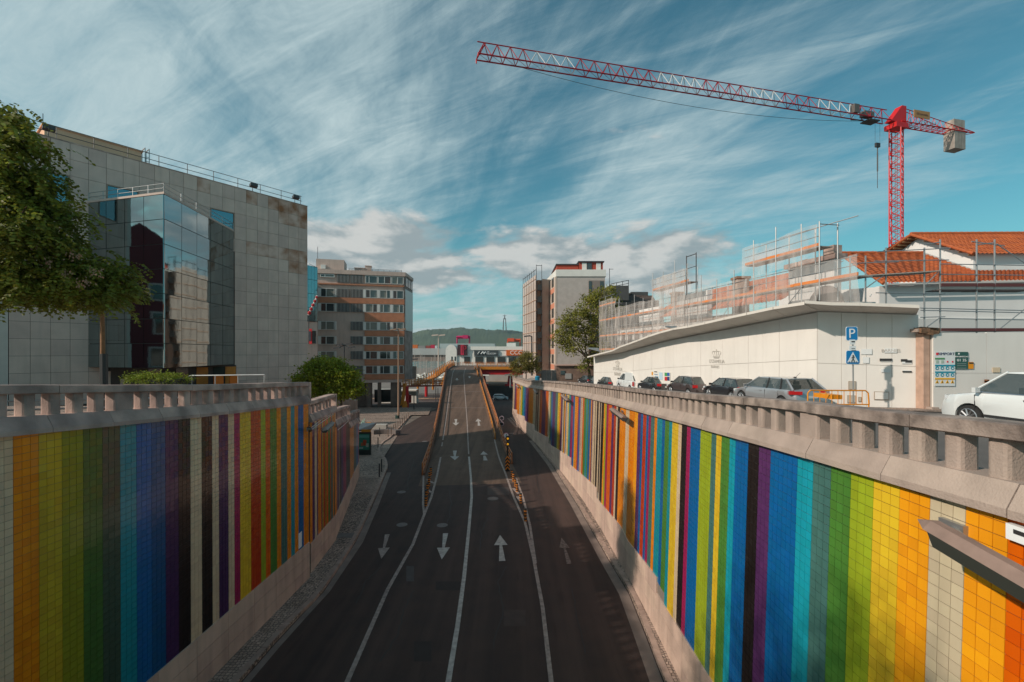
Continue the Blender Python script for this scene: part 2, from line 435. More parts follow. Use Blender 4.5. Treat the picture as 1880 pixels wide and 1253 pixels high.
# ---------------------------------------------------------------- upper terraces
slab = mat('upper_asphalt', (.13, .115, .105), .9, .6, .25, .3, 50)
rows = []
for i in range(0, 29):
    y = 1.5 + 68 * i / 28; 
    d = None
    # find path point with this y
    lo, hi = 0.0, PR.len
    for _ in range(30):
        m_ = (lo + hi) / 2
        if PR.at(m_)[0].y < y: lo = m_
        else: hi = m_
    x0 = PR.at(lo)[0].x + .25
    rows.append([Vector((x0, y, zur(y))), Vector((x0 + 1.6, y, zur(y))), Vector((30, y, zur(y))), Vector((90, y, zur(y)))])
sheet(rows, 'upper_street', slab)
b = B(); e = rows[-1]
b.face([e[0], e[-1], e[-1] - Vector((0, 0, 7)), e[0] - Vector((0, 0, 7))]); b.face([Vector((x, 69.5, zur(69.5))) for x in (.45, 90)] + [Vector((x, 98, zur(90))) for x in (90, 6)])
struct('upper_terrace', b, conc)
b = B(); r0 = [Vector((4.9, 1.5, zur(1.5))), Vector((60, 1.5, zur(1.5))), Vector((60, -12, -1.4)), Vector((-60, -12, -1.4)), Vector((-60, 1.5, -1.4)), Vector((-9, 1.5, -1.4))]
b.face(r0); struct('bridge_street', b, slab)
# left terrace in four steps
tl = [(-60, 1.5, 18.95, lambda Y: railL1(Y) - 1.0, -8.6), (-60, 18.95, 22.65, lambda Y: -3.08, -8.8), (-60, 22.65, 28.45, lambda Y: -4.1, -9.2), (-60, 28.45, 34.4, lambda Y: -5.15, -10.6)]
for x0, y0, y1, zf, xe in tl:
    pth = PL1 if y0 < 10 else PL2 if y0 < 20 else PL3 if y0 < 25 else PL4
    rws = []
    for i in range(6):
        p, t = pth.at(pth.len * i / 5); yy = y0 if i == 0 else (y1 if i == 5 else p.y)
        rws.append([Vector((x0, yy, zf(yy))), Vector((p.x - 1.9, yy, zf(yy))), Vector((p.x - .25, yy, zf(yy)))])
    sheet(rws, 'upper_pavement', cobble)
    b = B(); z = zf(y1); b.face([Vector((x0, y1, z)), Vector((rws[-1][2].x, y1, z)), Vector((rws[-1][2].x, y1, z - 6)), Vector((x0, y1, z - 6))]); struct('terrace_side', b, conc)
# left lower pavement (wall foot to kerb)
kerbL = [G(x, y) for x, y in ((442, 1253), (497, 1190), (556, 1126), (593, 1087), (652, 996), (682, 932), (709, 868), (712, 857), (709, 845), (701, 836), (698, 828), (700, 820), (706, 812), (721, 801), (754, 764))]
kerbL = [Vector((kerbL[0].x - .25, 2.0, 0)), Vector((kerbL[0].x - .1, 8, 0))] + kerbL
wallpts = []
for p in kerbL:
    y = p.y
    pth = PL1 if y < 18.9 else PL2 if y < 22.6 else PL3 if y < 28.4 else PL4
    lo, hi = 0.0, pth.len
    for _ in range(30):
        m_ = (lo + hi) / 2
        if pth.at(m_)[0].y < y: lo = m_
        else: hi = m_
    wallpts.append(Vector((pth.at(lo)[0].x - .1, y)) if y < 34.4 else Vector((-40, y)))
strip([(p.x, p.y) for p in wallpts], [(p.x, p.y) for p in kerbL], zr, .13, 'pavement', cobble)
blob('plaza', [(-40, 34.3), (kerbL[8].x - .2, 34.3), (kerbL[10].x - .2, 40), (kerbL[-1].x - .1, kerbL[-1].y), (-13.6, 74), (-15.5, 88), (-60, 88)], lambda Y: pw(ZR, Y), .125, cobble)
kerbR = [G(x, y) for x, y in ((1220, 1253), (1186, 1165), (1156, 1091), (1115, 1023), (1060, 927), (1014, 854), (980, 812), (950, 783))]
kerbR = [Vector((kerbR[0].x + .1, 2.0, 0)), Vector((kerbR[0].x + .05, 8, 0))] + kerbR + [Vector((-.35, 70, 0))]
wr = []
for p in kerbR:
    lo, hi = 0.0, PR.len
    for _ in range(30):
        m_ = (lo + hi) / 2
        if PR.at(m_)[0].y < p.y: lo = m_
        else: hi = m_
    wr.append(Vector((PR.at(lo)[0].x + .1, p.y)))
strip([(p.x, p.y) for p in reversed(wr)], [(p.x, p.y) for p in reversed(kerbR)], zr, .13, 'pavement', cobble)
# kerb stones, one by one
def kerbstones(pts, side, parent_name, label_mat):
    Pk = Path([(p.x, p.y) for p in pts], 6)
    root = bpy.data.objects.new(parent_name, None); col.objects.link(root); root['kind'] = 'structure'; root.location = (pts[0].x, pts[0].y, zr(pts[0].y))
    d = 0.0; nrm_ = 0
    while d < Pk.len - .3 and nrm_ < 150:
        l = ru(.8, 1.15); p, t = Pk.at(d); q, _ = Pk.at(min(Pk.len, d + l - .015)); n = Vector((-t.y, t.x)) * side
        b = B(); z0 = zr(p.y); z1 = zr(q.y); h = ru(.135, .15)
        a0, a1 = Vector((p.x, p.y)), Vector((q.x, q.y)); b0, b1 = a0 + n * .2, a1 + n * .2
        b.hexa([(a0.x, a0.y, z0 - .1), (b0.x, b0.y, z0 - .1), (b1.x, b1.y, z1 - .1), (a1.x, a1.y, z1 - .1), (a0.x + n.x * .015, a0.y, z0 + h), (b0.x, b0.y, z0 + h), (b1.x, b1.y, z1 + h), (a1.x + n.x * .015, a1.y, z1 + h)])
        obj('kerb_stone', b, stone_k, root); d += l; nrm_ += 1
kerbstones(kerbL, 1, 'kerb', stone_k)
kerbstones(kerbR, -1, 'kerb', stone_k)
gut = mat('gutter_concrete', (.26, .195, .165), .85, 1.5, .35, .2, 40)
strip([(p.x + .04, p.y) for p in kerbL[:9]], [(p.x + .04 + (.35 if p.y > 18 else .22), p.y) for p in kerbL[:9]], zr, .006, 'gutter', gut, skirt=0)
strip([(p.x - .04, p.y) for p in reversed(kerbR)], [(p.x - .42, p.y) for p in reversed(kerbR)], zr, .006, 'gutter', gut, skirt=0)
# ================================================================ ROAD MARKINGS
def marking(name, pts, widths, m, zf, dz=.010):
    b = B(); V_ = [G(x, y, zf) for x, y in pts]; out = []
    for i in range(len(V_) - 1):
        k = max(1, int((V_[i + 1] - V_[i]).length / 2.0))
        for j in range(k):
            t = j / k; q = V_[i].lerp(V_[i + 1], t); out.append(Vector((q.x, q.y, zf(q.y))))
    out.append(V_[-1]); wd = widths / 2
    for i in range(len(out) - 1):
        t = (out[i + 1] - out[i]); n = Vector((-t.y, t.x, 0)).normalized() * wd
        if i == 0: pn = n
        up = Vector((0, 0, dz))
        b.face([out[i] - pn + up, out[i] + pn + up, out[i + 1] + n + up, out[i + 1] - n + up]); pn = n
    return struct(name, b, m)
ZM = zramp
marking('lane_line', [(815, 1290), (823, 1253), (840, 1150), (852, 1060), (860, 980), (866, 913), (864.5, 877), (861, 838)], .16, paint_w, ZM)
marking('lane_line', [(860.6, 835), (857.9, 780), (855, 740), (852.5, 708), (851.5, 690), (855, 676)], .12, paint, ZM)
marking('lane_line', [(615, 1290), (637, 1253), (712, 1082), (758, 1000), (779, 945), (792, 913), (802.5, 873), (809, 840)], .15, paint, ZM)
marking('lane_line', [(811, 820), (817.4, 780), (821.5, 750), (826, 718), (829.5, 695), (835, 678)], .13, paint, ZM)
marking('lane_line', [(1019, 1290), (1012, 1253), (996, 1114), (980, 1027), (964, 960), (943, 913), (928, 870), (917.4, 844), (908, 808), (901, 780), (894.5, 752), (888, 722)], .14, paint, ZM)
marking('island_line', [(983, 1035), (973, 965), (960, 913), (947.4, 878)], .13, paint, ZM)
marking('island_line', [(779, 945), (776.7, 927), (777.5, 872)], .13, paint, ZM)
for (xa, ya, xb, yb) in ((784, 881, 797, 888), (784, 899, 792, 905), (934, 881, 946, 882), (942, 897, 952, 907), (950, 912, 957, 923)):
    marking('island_hatch', [(xa, ya), (xb, yb)], .2, paint, ZM)
marking('sidewalk_tick', [(935, 796), (943, 796)], .3, paint, zr)
# cross joints on the ramp deck
for y in (719, 749): marking('expansion_joint', [(822 + (719 - y) * .13, y), (889 + (y - 719) * .30, y + .4)], .18, mat('joint_grey', (.30, .27, .25), .7), ZM)
def arrow(xc, y0, y1, up, zf, wid=.95, m=paint_w, slant=0.0, name='road_arrow'):
    a = G(xc, y0, zf); c = G(xc + slant, y1, zf)   # a: far end, c: near end
    if up: tip, tail = a, c
    else: tip, tail = c, a
    d = (tip - tail); Lh = d.length; d.normalize(); n = Vector((-d.y, d.x, 0)).normalized()
    hb = tail + d * (Lh * .58); b = B()
    def q(v): return Vector((v.x, v.y, zf(v.y) + .014))
    b.face([q(tail - n * wid * .22), q(tail + n * wid * .22), q(hb + n * wid * .10), q(hb - n * wid * .10)])
    b.face([q(hb + n * wid * .5), q(tip), q(hb - n * wid * .5)])
    struct(name, b, m)
arrow(818, 980, 1028, False, ZM, .62, slant=-7)
arrow(918, 983, 1031, True, ZM, .66, slant=4)
arrow(711, 982, 1027, False, zr, .55, paint, slant=-11)
arrow(1031, 988, 1036, True, zr, .5, mat('worn_paint', (.26, .19, .16), .8, 9, .8, c2=(.07, .05, .045)), slant=14)
arrow(835, 828, 845.5, False, ZM, .85)
arrow(887.5, 829, 846, True, ZM, .85, slant=4)
arrow(837, 770, 782, False, ZM, .8)
arrow(877.5, 769, 782, True, ZM, .75, slant=2)
arrow(839, 695, 699, False, ZM, .8); arrow(862, 691, 694.5, True, ZM, .8)
# manholes and patches
def disc(x, y, r, m, zf, name='manhole_cover', dz=.012, label=None):
    c = G(x, y, zf); b = B(); n = 20
    ring = lambda rr, h: [Vector((c.x + rr * math.cos(2 * math.pi * i / n), c.y + rr * math.sin(2 * math.pi * i / n), zf(c.y) + h)) for i in range(n)]
    b.face(ring(r, dz)); return obj(name, b, m, kind='structure')
iron = mat('cast_iron', (.16, .13, .12), .6, 8, .3, .4, 60)
disc(905, 916, .36, iron, ZM); disc(905, 916, .26, gut, ZM, dz=.018)
for (x, y) in ((737, 904), (780, 811), (738, 964), (812, 965)): disc(x, y, .3, iron, zr)
def rect(x0, x1, y0, y1, m, zf, name, dz=.004):
    b = B(); c = [G(x0, y1, zf), G(x1, y1, zf), G(x1, y0, zf), G(x0, y0, zf)]; b.face([Vector((p.x, p.y, zf(p.y) + dz)) for p in c]); struct(name, b, m)
rect(895, 935, 895, 909, mat('patch_a', (.080, .056, .049), .85, 3, .2), ZM, 'road_patch')
rect(746, 760, 1040, 1068, mat('patch_c', (.085, .072, .068), .85, 3, .25), ZM, 'road_patch')
for (x, y, w_, l_) in ((636, 868, 0.9, .7), (635, 988, .9, .6)):
    c = G(x, y, zr); b = B()
    b.box(c.x - w_ / 2, c.x + w_ / 2, c.y - l_ / 2, c.y + l_ / 2, zr(c.y) + .128, zr(c.y) + .138); struct('drain_cover', b, iron)

tar = mat('tar_seal', (.018, .013, .012), .6)
def wig(pts, wd=.035):
    out = []
    for (a, c) in zip(pts[:-1], pts[1:]):
        for k in range(6): t = k / 6; out.append((lerp(a[0], c[0], t) + ru(-2.0, 2.0), lerp(a[1], c[1], t) + ru(-.8, .8)))
    out.append(pts[-1]); marking('tar_crack', out, wd, tar, ZM, .007)
wig([(700, 1215), (730, 1165), (742, 1120), (760, 1085)]); wig([(905, 1190), (925, 1120), (915, 1070), (930, 1040)]); wig([(655, 1110), (672, 1068), (700, 1040)])
wig([(1075, 1200), (1060, 1130), (1050, 1080)]); wig([(822, 960), (830, 925), (826, 900)]); wig([(880, 1010), (884, 975), (896, 950)]); wig([(748, 900), (752, 870), (760, 845)]); wig([(990, 905), (985, 880), (992, 860)])
rect(800, 845, 1068, 1084, mat('patch_d', (.036, .024, .021), .85, 3, .2), ZM, 'road_patch'); rect(925, 965, 1120, 1150, mat('patch_b', (.070, .044, .037), .85, 3, .25), ZM, 'road_patch')
rect(760, 792, 1178, 1215, mat('patch_d', (.036, .024, .021), .85), ZM, 'road_patch')
# ================================================================ TILE COLOURS
TC = dict(cream=(.66, .50, .33), beige=(.56, .47, .32), orange=(.80, .24, .004), amber=(.85, .34, .01), yellow=(.72, .47, .025), olive=(.52, .36, .02), olivegreen=(.26, .26, .015),
          lime=(.32, .40, .02), green=(.075, .22, .035), dgreen=(.06, .15, .03), grayteal=(.065, .17, .15), graygreen=(.05, .09, .06), teal=(.008, .27, .33), cyan=(.01, .33, .42), blue=(.004, .12, .34),
          dblue=(.004, .085, .22), purple=(.10, .03, .12), dpurple=(.06, .022, .09), magenta=(.36, .015, .09), red=(.50, .045, .006), deeporange=(.68, .11, .002), black=(.018, .013, .012),
          brown=(.06, .032, .018), pink=(.62, .36, .27), gray=(.16, .15, .14))
TM = {k: mat('tile_' + k, v, .30, island=.07, spec=.35, coat=.35, vstreak=.22) for k, v in TC.items()}
for k, m_ in TM.items():
    if k in ('olive', 'olivegreen', 'green', 'graygreen', 'blue', 'purple', 'brown', 'yellow'): pass
TK = list(TC.keys()); TMATS = [TM[k] for k in TK]
SR = [(930, 'cream'), (945.5, 'purple'), (948, 'red'), (950, 'orange'), (955, 'cream'), (957, 'yellow'), (959.5, 'green'), (961, 'teal'), (963.5, 'blue'), (966, 'purple'), (970, 'magenta'), (972, 'orange'), (980, 'beige'),
      (985, 'brown'), (987, 'beige'), (988, 'brown'), (990, 'beige'), (992, 'deeporange'), (996, 'purple'), (1003, 'deeporange'), (1008, 'beige'), (1011, 'green'), (1013, 'blue'), (1016, 'purple'), (1021, 'grayteal'),
      (1025, 'yellow'), (1028, 'orange'), (1031, 'purple'), (1034, 'beige'), (1036, 'black'), (1038, 'amber'), (1040, 'blue'), (1041.5, 'cream'), (1044, 'yellow'), (1046, 'teal'), (1049, 'purple'), (1050.5, 'magenta'),
      (1053.5, 'blue'), (1056.5, 'amber'), (1058.5, 'orange'), (1062, 'magenta'), (1064, 'blue'), (1067, 'pink'), (1069, 'cream'), (1071, 'deeporange'), (1074, 'green'), (1077, 'teal'), (1080, 'green'), (1082, 'blue'),
      (1085.6, 'orange'), (1088, 'purple'), (1090, 'cream'), (1093.6, 'brown'), (1094.4, 'cream'), (1097.2, 'black'), (1099.5, 'cream'), (1102, 'black'), (1104.7, 'cream'), (1106, 'black'), (1109.8, 'amber'), (1112.7, 'lime'),
      (1114.8, 'magenta'), (1117.8, 'deeporange'), (1124.2, 'purple'), (1128.3, 'red'), (1131.8, 'cream'), (1135, 'black'), (1139, 'orange'), (1150.5, 'cream'), (1155.8, 'orange'), (1166.2, 'amber'), (1171.7, 'purple'),
      (1177.6, 'blue'), (1182.1, 'red'), (1188.5, 'blue'), (1192.8, 'magenta'), (1197.3, 'grayteal'), (1203.7, 'orange'), (1208.6, 'teal'), (1216, 'blue'), (1221.2, 'green'), (1229.5, 'teal'), (1234.8, 'yellow'),
      (1246.7, 'cream'), (1253.1, 'black'), (1262.4, 'magenta'), (1269.9, 'blue'), (1289.3, 'lime'), (1306.3, 'grayteal'), (1315.2, 'yellow'), (1325, 'green'), (1339.8, 'cyan'), (1351.3, 'blue'), (1374.6, 'black'),
      (1392, 'purple'), (1415, 'blue'), (1463, 'cyan'), (1493, 'grayteal'), (1526, 'green'), (1562, 'lime'), (1605, 'yellow'), (1654, 'amber'), (1710, 'beige'), (1776, 'amber'), (1855, 'deeporange'), (1950, 'red'), (2050, 'magenta')]
SL = [(-400, 'purple'), (-150, 'cream'), (16.5, 'orange'), (66, 'olive'), (110, 'olivegreen'), (150, 'dgreen'), (187, 'graygreen'), (219, 'teal'), (250, 'blue'), (278, 'dblue'), (305, 'dpurple'), (328, 'black'), (352, 'cream'), (366, 'black'),
      (386, 'cream'), (399, 'dpurple'), (416, 'cream'), (427, 'magenta'), (438, 'yellow'), (458, 'red'), (477, 'lime'), (486, 'deeporange'), (494, 'green'), (506, 'orange'), (514, 'grayteal'), (525, 'orange'), (532, 'teal'),
      (540, 'orange'), (547, 'blue'), (556, 'orange'), (565.6, 'blue'), (569, 'orange'), (572, 'purple'), (576, 'cream'), (581, 'purple'), (584, 'orange'), (588, 'purple'), (591, 'olive'), (593.5, 'red'), (595.5, 'olivegreen'),
      (599, 'deeporange'), (601.5, 'green'), (605.5, 'red'), (607.5, 'grayteal'), (610, 'orange'), (612, 'graygreen'), (614, 'orange'), (618, 'purple'), (621.5, 'cream'), (622.5, 'brown'), (625.5, 'purple'), (629.5, 'magenta'),
      (635, 'brown'), (642, 'orange'), (649, 'graygreen'), (653.5, 'blue'), (657, 'magenta'), (665, 'magenta')]
def stripe(tab, x):
    r = tab[0][1]
    for a, n in tab:
        if x >= a: r = n
        else: break
    return r
grout = mat('grout', (.20, .165, .14), .9)
stone = mat('balustrade_stone', (.44, .345, .29), .88, 2.2, .25, .5, 38, stain=.45, island=.07)
stone_rail = mat('rail_stone', (.40, .315, .27), .9, 3.2, .6, .5, 38, stain=.6, island=.10, c2=(.13, .10, .085))
stone_weath = mat('weathered_stone', (.58, .405, .345), .9, 1.5, .5, .5, 38, stain=.8, island=.10, c2=(.24, .17, .15))
plinth_m = mat('plinth_stone', (.60, .43, .345), .7, 1.6, .18, .2, 20, island=.10, vstreak=.35)
tile_mesh = {}
TS = .14; TH = .0662
def tmesh(k):
    if k not in tile_mesh:
        b = B(); b.box(-TH, TH, 0, .012, -TH, TH); tile_mesh[k] = mesh('tile_' + k, b, TM[k])
    return tile_mesh[k]
def tiles(root, specs, table, plinth_top, batter, nbig=300):
    cand = []
    for (pth, rail, side) in specs:
        d = TS / 2
        while d < pth.len:
            p, t = pth.at(d); n = nrm(t, side); Y = p.y; zt = rail(Y) - .84; zb = plinth_top(d, Y, pth)
            key = stripe(table, CX + F * p.x / Y)
            k0 = math.floor((zb - .1) / TS); k1 = math.ceil(zt / TS)
            for k in range(k0, k1):
                z = (k + .5) * TS; off = batter * (zt - z)
                c = Vector((p.x + n.x * off, p.y + n.y * off, z))
                ix = CX + F * c.x / c.y; iy = CY - F * c.z / c.y
                vis = -20 < ix < 1900 and 650 < iy < 1270
                sz = (TS / c.y) * abs(c.x / c.y * t.y - t.x) * (TS / c.y) if vis else 0
                cand.append((sz, c, t, n, key, side))
            d += TS
    cand.sort(key=lambda q: -q[0])
    for sz, c, t, n, key, side in cand[:nbig]:
        o = bpy.data.objects.new('tile', tmesh(key)); col.objects.link(o); o.parent = root
        o.location = c - wloc(root)
        ang = math.atan2(n.y, n.x) - math.pi / 2
        o.rotation_euler = (ru(-.009, .009) + batter, 0, ang + ru(-.009, .009))
    b = B()
    for sz, c, t, n, key, side in cand[nbig:]:
        mi = TK.index(key); th = .012; far = c.y > 26
        u = Vector((t.x, t.y, 0)) * TH; u2 = Vector((n.x, n.y, 0)); v = Vector((0, 0, TH))
        ta, tb = ru(-.0008, .0008), ru(-.0008, .0008)
        q = [c - u - v + u2 * (th + ta + tb - batter * -TH), c + u - v + u2 * (th - ta + tb), c + u + v + u2 * (th - ta - tb), c - u + v + u2 * (th + ta - tb)]
        # orient outward
        if (q[1] - q[0]).cross(q[3] - q[0]).dot(u2) < 0: q = [q[1], q[0], q[3], q[2]]
        k = len(b.v); b.v += [tuple(x) for x in q]; b.f.append((k, k + 1, k + 2, k + 3)); b.m.append(mi)
        if not far:
            r = [x - u2 * .02 for x in q]; b.v += [tuple(x) for x in r]
            for i in range(4):
                j = (i + 1) % 4
                b.f.append((k + i, k + 4 + i, k + 4 + j, k + j)); b.m.append(mi)
    obj('tile_field', b, TMATS, root, kind='stuff')
def core(root, pth, rail, side, zbf, batter, name='wall_core'):
    b = B(); n_ = max(2, int(pth.len / 1.0))
    pr = None
    for i in range(n_ + 1):
        p, t = pth.at(pth.len * i / n_); n = nrm(t, side); zt = rail(p.y) - .86; zb = zbf(p.y) - .5; o = batter * (zt - zb)
        q = [Vector((p.x - n.x * .6, p.y - n.y * .6, zt)), Vector((p.x, p.y, zt)), Vector((p.x + n.x * o, p.y + n.y * o, zb)), Vector((p.x - n.x * .6, p.y - n.y * .6, zb))]
        if pr:
            for a in range(4):
                c_ = (a + 1) % 4; b.face([pr[a], q[a], q[c_], pr[c_]])
        else: b.face(q)
        pr = q
    b.face(pr); return obj(name, b, grout, root)
def sweep(root, name, pth, zf, side, prof, L_, m, gap=.012, jit=.004, s0=0.0, s1=None, maxn=400):
    s1 = pth.len if s1 is None else s1; d = s0; made = []
    while d < s1 - .05:
        l = min(L_ * ru(.93, 1.07), s1 - d); b = B(); K = max(1, int(l / .9)); pr = None; jo = ru(-jit, jit); jz = ru(-jit, jit)
        for i in range(K + 1):
            p, t = pth.at(d + (l - gap) * i / K); n = nrm(t, side)
            q = [Vector((p.x + n.x * (o + jo), p.y + n.y * (o + jo), zf(p.y) + z + jz)) for o, z in prof]
            if pr:
                for a in range(len(q)):
                    c_ = (a + 1) % len(q); b.face([pr[a], q[a], q[c_], pr[c_]])
            else: b.face(q)
            pr = q
        b.face(pr); made.append(obj(name, b, m, root)); d += l
    return made
bal_b = B()
def octo(lx, ly, z0, z1, c=.045):
    pts = [(-lx + c, -ly), (lx - c, -ly), (lx - c * .3, -ly + c * .3), (lx, -ly + c), (lx, ly - c), (lx - c * .3, ly - c * .3), (lx - c, ly), (-lx + c, ly), (-lx + c * .3, ly - c * .3), (-lx, ly - c), (-lx, -ly + c), (-lx + c * .3, -ly + c * .3)]
    b = B(); b.prism([Vector((x, y, z0)) for x, y in pts], (0, 0, z1 - z0)); return b
bal_me = [mesh('baluster', octo(.105, .11, -.60, -.13), stone), mesh('baluster_wide', octo(.24, .13, -.60, -.13), stone)]
bal_meL = [mesh('baluster_l', octo(.105, .11, -.60, -.13), stone_weath), mesh('baluster_wide_l', octo(.24, .13, -.60, -.13), stone_weath)]
def balusters(root, pth, rail, side, pitch, first, meshes, every=13, off=-.15):
    d = first; i = 0
    while d < pth.len - .15:
        wide = i % every == every - 1
        if wide: d += .11
        p, t = pth.at(d); n = nrm(t, side)
        o = bpy.data.objects.new('baluster', meshes[1 if wide else 0]); col.objects.link(o); o.parent = root
        o.location = Vector((p.x + n.x * off, p.y + n.y * off, rail(p.y))) - wloc(root); o.rotation_euler = (0, 0, math.atan2(t.y, t.x) + ru(-.02, .02))
        d += pitch + (.12 if wide else 0); i += 1
RAILP = [(.035, 0), (.035, -.145), (.01, -.16), (-.33, -.16), (-.345, -.14), (-.345, 0), (-.30, .012), (0, .012)]
COPP = [(.005, -.56), (.13, -.80), (.13, -.885), (-.02, -.885), (-.40, -.885), (-.40, -.56)]
def plinth_R(d, Y, pth):
    base = zr(Y) + .12; saw = (d % 7.8) / 7.8 if Y > 20 else (d % 6.5) / 6.5
    return base + 1.25 + (.55 * (1 - saw) if Y > 14 else .35 * (1 - saw))
def plinth_L(d, Y, pth): return zr(Y) + .12 + (1.48 if pth is PL1 else 1.25 if pth is PL2 else 1.15)
def plinth(root, pth, side, topf, batter, rail, blk=1.25, row=.62):
    d = 0.0
    while d < pth.len - .05:
        l = min(blk, pth.len - d); p, t = pth.at(d); q, _ = pth.at(d + l - .012); n = nrm(t, side)
        zt0 = topf(d + .01, p.y, pth); zt1 = topf(min(d + l - .02, pth.len), q.y, pth)
        if zt1 > zt0 + .2: zt1 = zt0 - .05
        zb0, zb1 = zr(p.y) + .08, zr(q.y) + .08; nr = 3 if p.y < 20 else 2
        for r in range(nr):
            f0, f1 = r / nr, (r + 1) / nr; pts = []
            for (f, g) in ((f0, .006), (f1, -.006)):
                for (pp, zb, zt) in ((p, zb0, zt0), (q, zb1, zt1)):
                    z = zb + (zt - zb) * f + g; ob = batter * (rail(pp.y) - .84 - z)
                    pts.append(Vector((pp.x + n.x * (ob - .03), pp.y + n.y * (ob - .03), z))); pts.append(Vector((pp.x + n.x * (ob + .045), pp.y + n.y * (ob + .045), z)))
            b = B(); a = pts; b.hexa([a[0], a[1], a[3], a[2], a[4], a[5], a[7], a[6]]); obj('plinth_block', b, plinth_m, root)
        d += l
# ---------------------------------------------------------------- right wall
wR = thing('retaining_wall', 'long tiled retaining wall in bright vertical colour stripes along the right lane, lit by the sun', 'wall', (5.0, 10, zr(10)))
core(wR, PR, railR, 1, zr, .03); tiles(wR, [(PR, railR, 1)], SR, plinth_R, .03); plinth(wR, PR, 1, plinth_R, .03, railR)
b = B(); p, t = PR.at(PR.len); b.box(p.x - .06, p.x + .5, p.y + .02, p.y + .25, zr(69) - .3, railR(69) + .02); obj('end_pier', b, mat('pier_white', (.62, .55, .48), .8, 2, .2), wR)
bR = thing('balustrade', 'sunlit stone balustrade topping the striped wall beside the parked cars', 'balustrade', (5.0, 10, railR(10) - .9))
sweep(bR, 'rail_block', PR, railR, 1, RAILP, 2.0, stone_rail); sweep(bR, 'coping_block', PR, railR, 1, COPP, 1.45, stone)
balusters(bR, PR, railR, 1, .48, .22, bal_me)
# ---------------------------------------------------------------- left wall
wL = thing('retaining_wall', 'tiled retaining wall with wide orange, green and blue stripes at the left, in the shade', 'wall', (-8.6, 14, zr(14)))
for pth, rail in ((PL1, railL1), (PL2, railL2), (PL3, railL3), (PL4, railL4)):
    core(wL, pth, rail, -1, zr, .004); plinth(wL, pth, -1, plinth_L, .004, rail, blk=1.3)
tiles(wL, [(PL1, railL1, -1), (PL2, railL2, -1), (PL3, railL3, -1), (PL4, railL4, -1)], SL, plinth_L, .004)
labs = ['shaded weathered balustrade in front of the glass and stone office block', 'short level balustrade section just past the first step down, mossy underneath', 'short balustrade section under the round green tree', 'last and lowest balustrade section at the far end of the left wall']
for (pth, rail), lb in zip(((PL1, railL1), (PL2, railL2), (PL3, railL3), (PL4, railL4)), labs):
    p, t = pth.at(pth.len / 2); bl = thing('balustrade', lb, 'balustrade', (p.x, p.y, rail(p.y) - .9), group=None)
    sweep(bl, 'rail_block', pth, rail, -1, RAILP, 1.7, stone_weath); sweep(bl, 'coping_block', pth, rail, -1, COPP, 1.3, stone_weath)
    balusters(bl, pth, rail, -1, .455, .2, bal_meL, every=9 if pth is PL1 else 99)
    b = B(); e, t2 = pth.at(pth.len); n = nrm(t2, -1)
    b.obox((e.x - n.x * .15, e.y - n.y * .15 + .09, rail(e.y) - .45), (t2.x, t2.y, 0), (n.x, n.y, 0), (0, 0, 1), .08, .2, .44); obj('end_pier', b, stone_weath, bl)
# ================================================================ COMMON BUILDING MATERIALS
panel_m = mat('stone_panel', (.66, .49, .415), .8, 1.2, .14, .15, 30, island=.06, vstreak=.18)
panel_r = mat('rusty_panel', (.66, .47, .39), .8, 1.1, .85, .15, 30, c2=(.30, .12, .05))
joint_m = mat('joint_dark', (.10, .085, .08), .9)
glass_m = mat('mirror_glass', (.30, .36, .37), .03, metal=1.0, bump=.12, bs=.7)
glass_d = mat('window_glass', (.045, .055, .055), .06, spec=.9)
glass_b = mat('blue_glass', (.20, .31, .34), .05, metal=.9)
frame_w = mat('white_frame', (.72, .70, .66), .5)
frame_d = mat('dark_frame', (.03, .03, .03), .5)
steel = mat('galvanised_steel', (.42, .42, .42), .4, 3, .15, metal=.7)
steel_d = mat('dark_steel', (.05, .05, .055), .5)
white_p = mat('white_paint', (.74, .72, .67), .75, .8, .08, .05, 30)
peach = mat('peach_render', (.85, .50, .32), .85, .8, .15, .1, 30)
orange_p = mat('orange_paint', (.62, .22, .02), .5, 3, .2)
red_p = mat('red_paint', (.52, .015, .02), .45, 3, .2)
# ---------------------------------------------------------------- left office block
FA = Vector((-27.1, 24.5, 0)); FD = Vector((10.0, 13.5, 0)).normalized(); FN = Vector((FD.y, -FD.x, 0)); FLn = 16.8
def fp(s, o, z): q = FA + FD * s + FN * o; return Vector((q.x, q.y, z))
def wallbox(b, s0, s1, o0, o1, z0, z1, mi=0, fp=fp):
    b.hexa([fp(s0, o0, z0), fp(s1, o0, z0), fp(s1, o1, z0), fp(s0, o1, z0), fp(s0, o0, z1), fp(s1, o0, z1), fp(s1, o1, z1), fp(s0, o1, z1)], mi)
off = thing('office_building', 'stone clad office block with rust stains and a projecting mirrored glass bay', 'building', fp(8, -2, -3))
b = B(); wallbox(b, 0.02, FLn - .02, -8, -.03, -4, 12.1); obj('wall_body', b, joint_m, off)
b = B(); wallbox(b, -.35, -.02, -1.9, .02, -4, 12.12); obj('corner_pier', b, mat('pale_render', (.6, .54, .48), .8, 2, .1), off)
zt = 12.14; hh = .95; ww = FLn / 21
wins = {(5, 2), (6, 2), (5, 3), (6, 3), (12, 2), (13, 2), (12, 3), (13, 3), (1, 2), (2, 2), (1, 3), (2, 3)}
bayS = (3.6, 11.6)
pm = {}
for key, mm in (('n', panel_m), ('r', panel_r)):
    b = B(); b.box(.008, ww - .008, 0, .05, -hh + .008, -.008); pm[key] = mesh('panel_' + key, b, mm)
rust = {(18, 0), (19, 0), (20, 0), (17, 0), (19, 1), (20, 1), (18, 1), (15, 0), (17, 4), (18, 4), (19, 4), (20, 4), (16, 4), (20, 5), (19, 5), (15, 4), (1, 0), (11, 0)}
ang = math.atan2(FD.y, FD.x); npan = 0; extra = B()
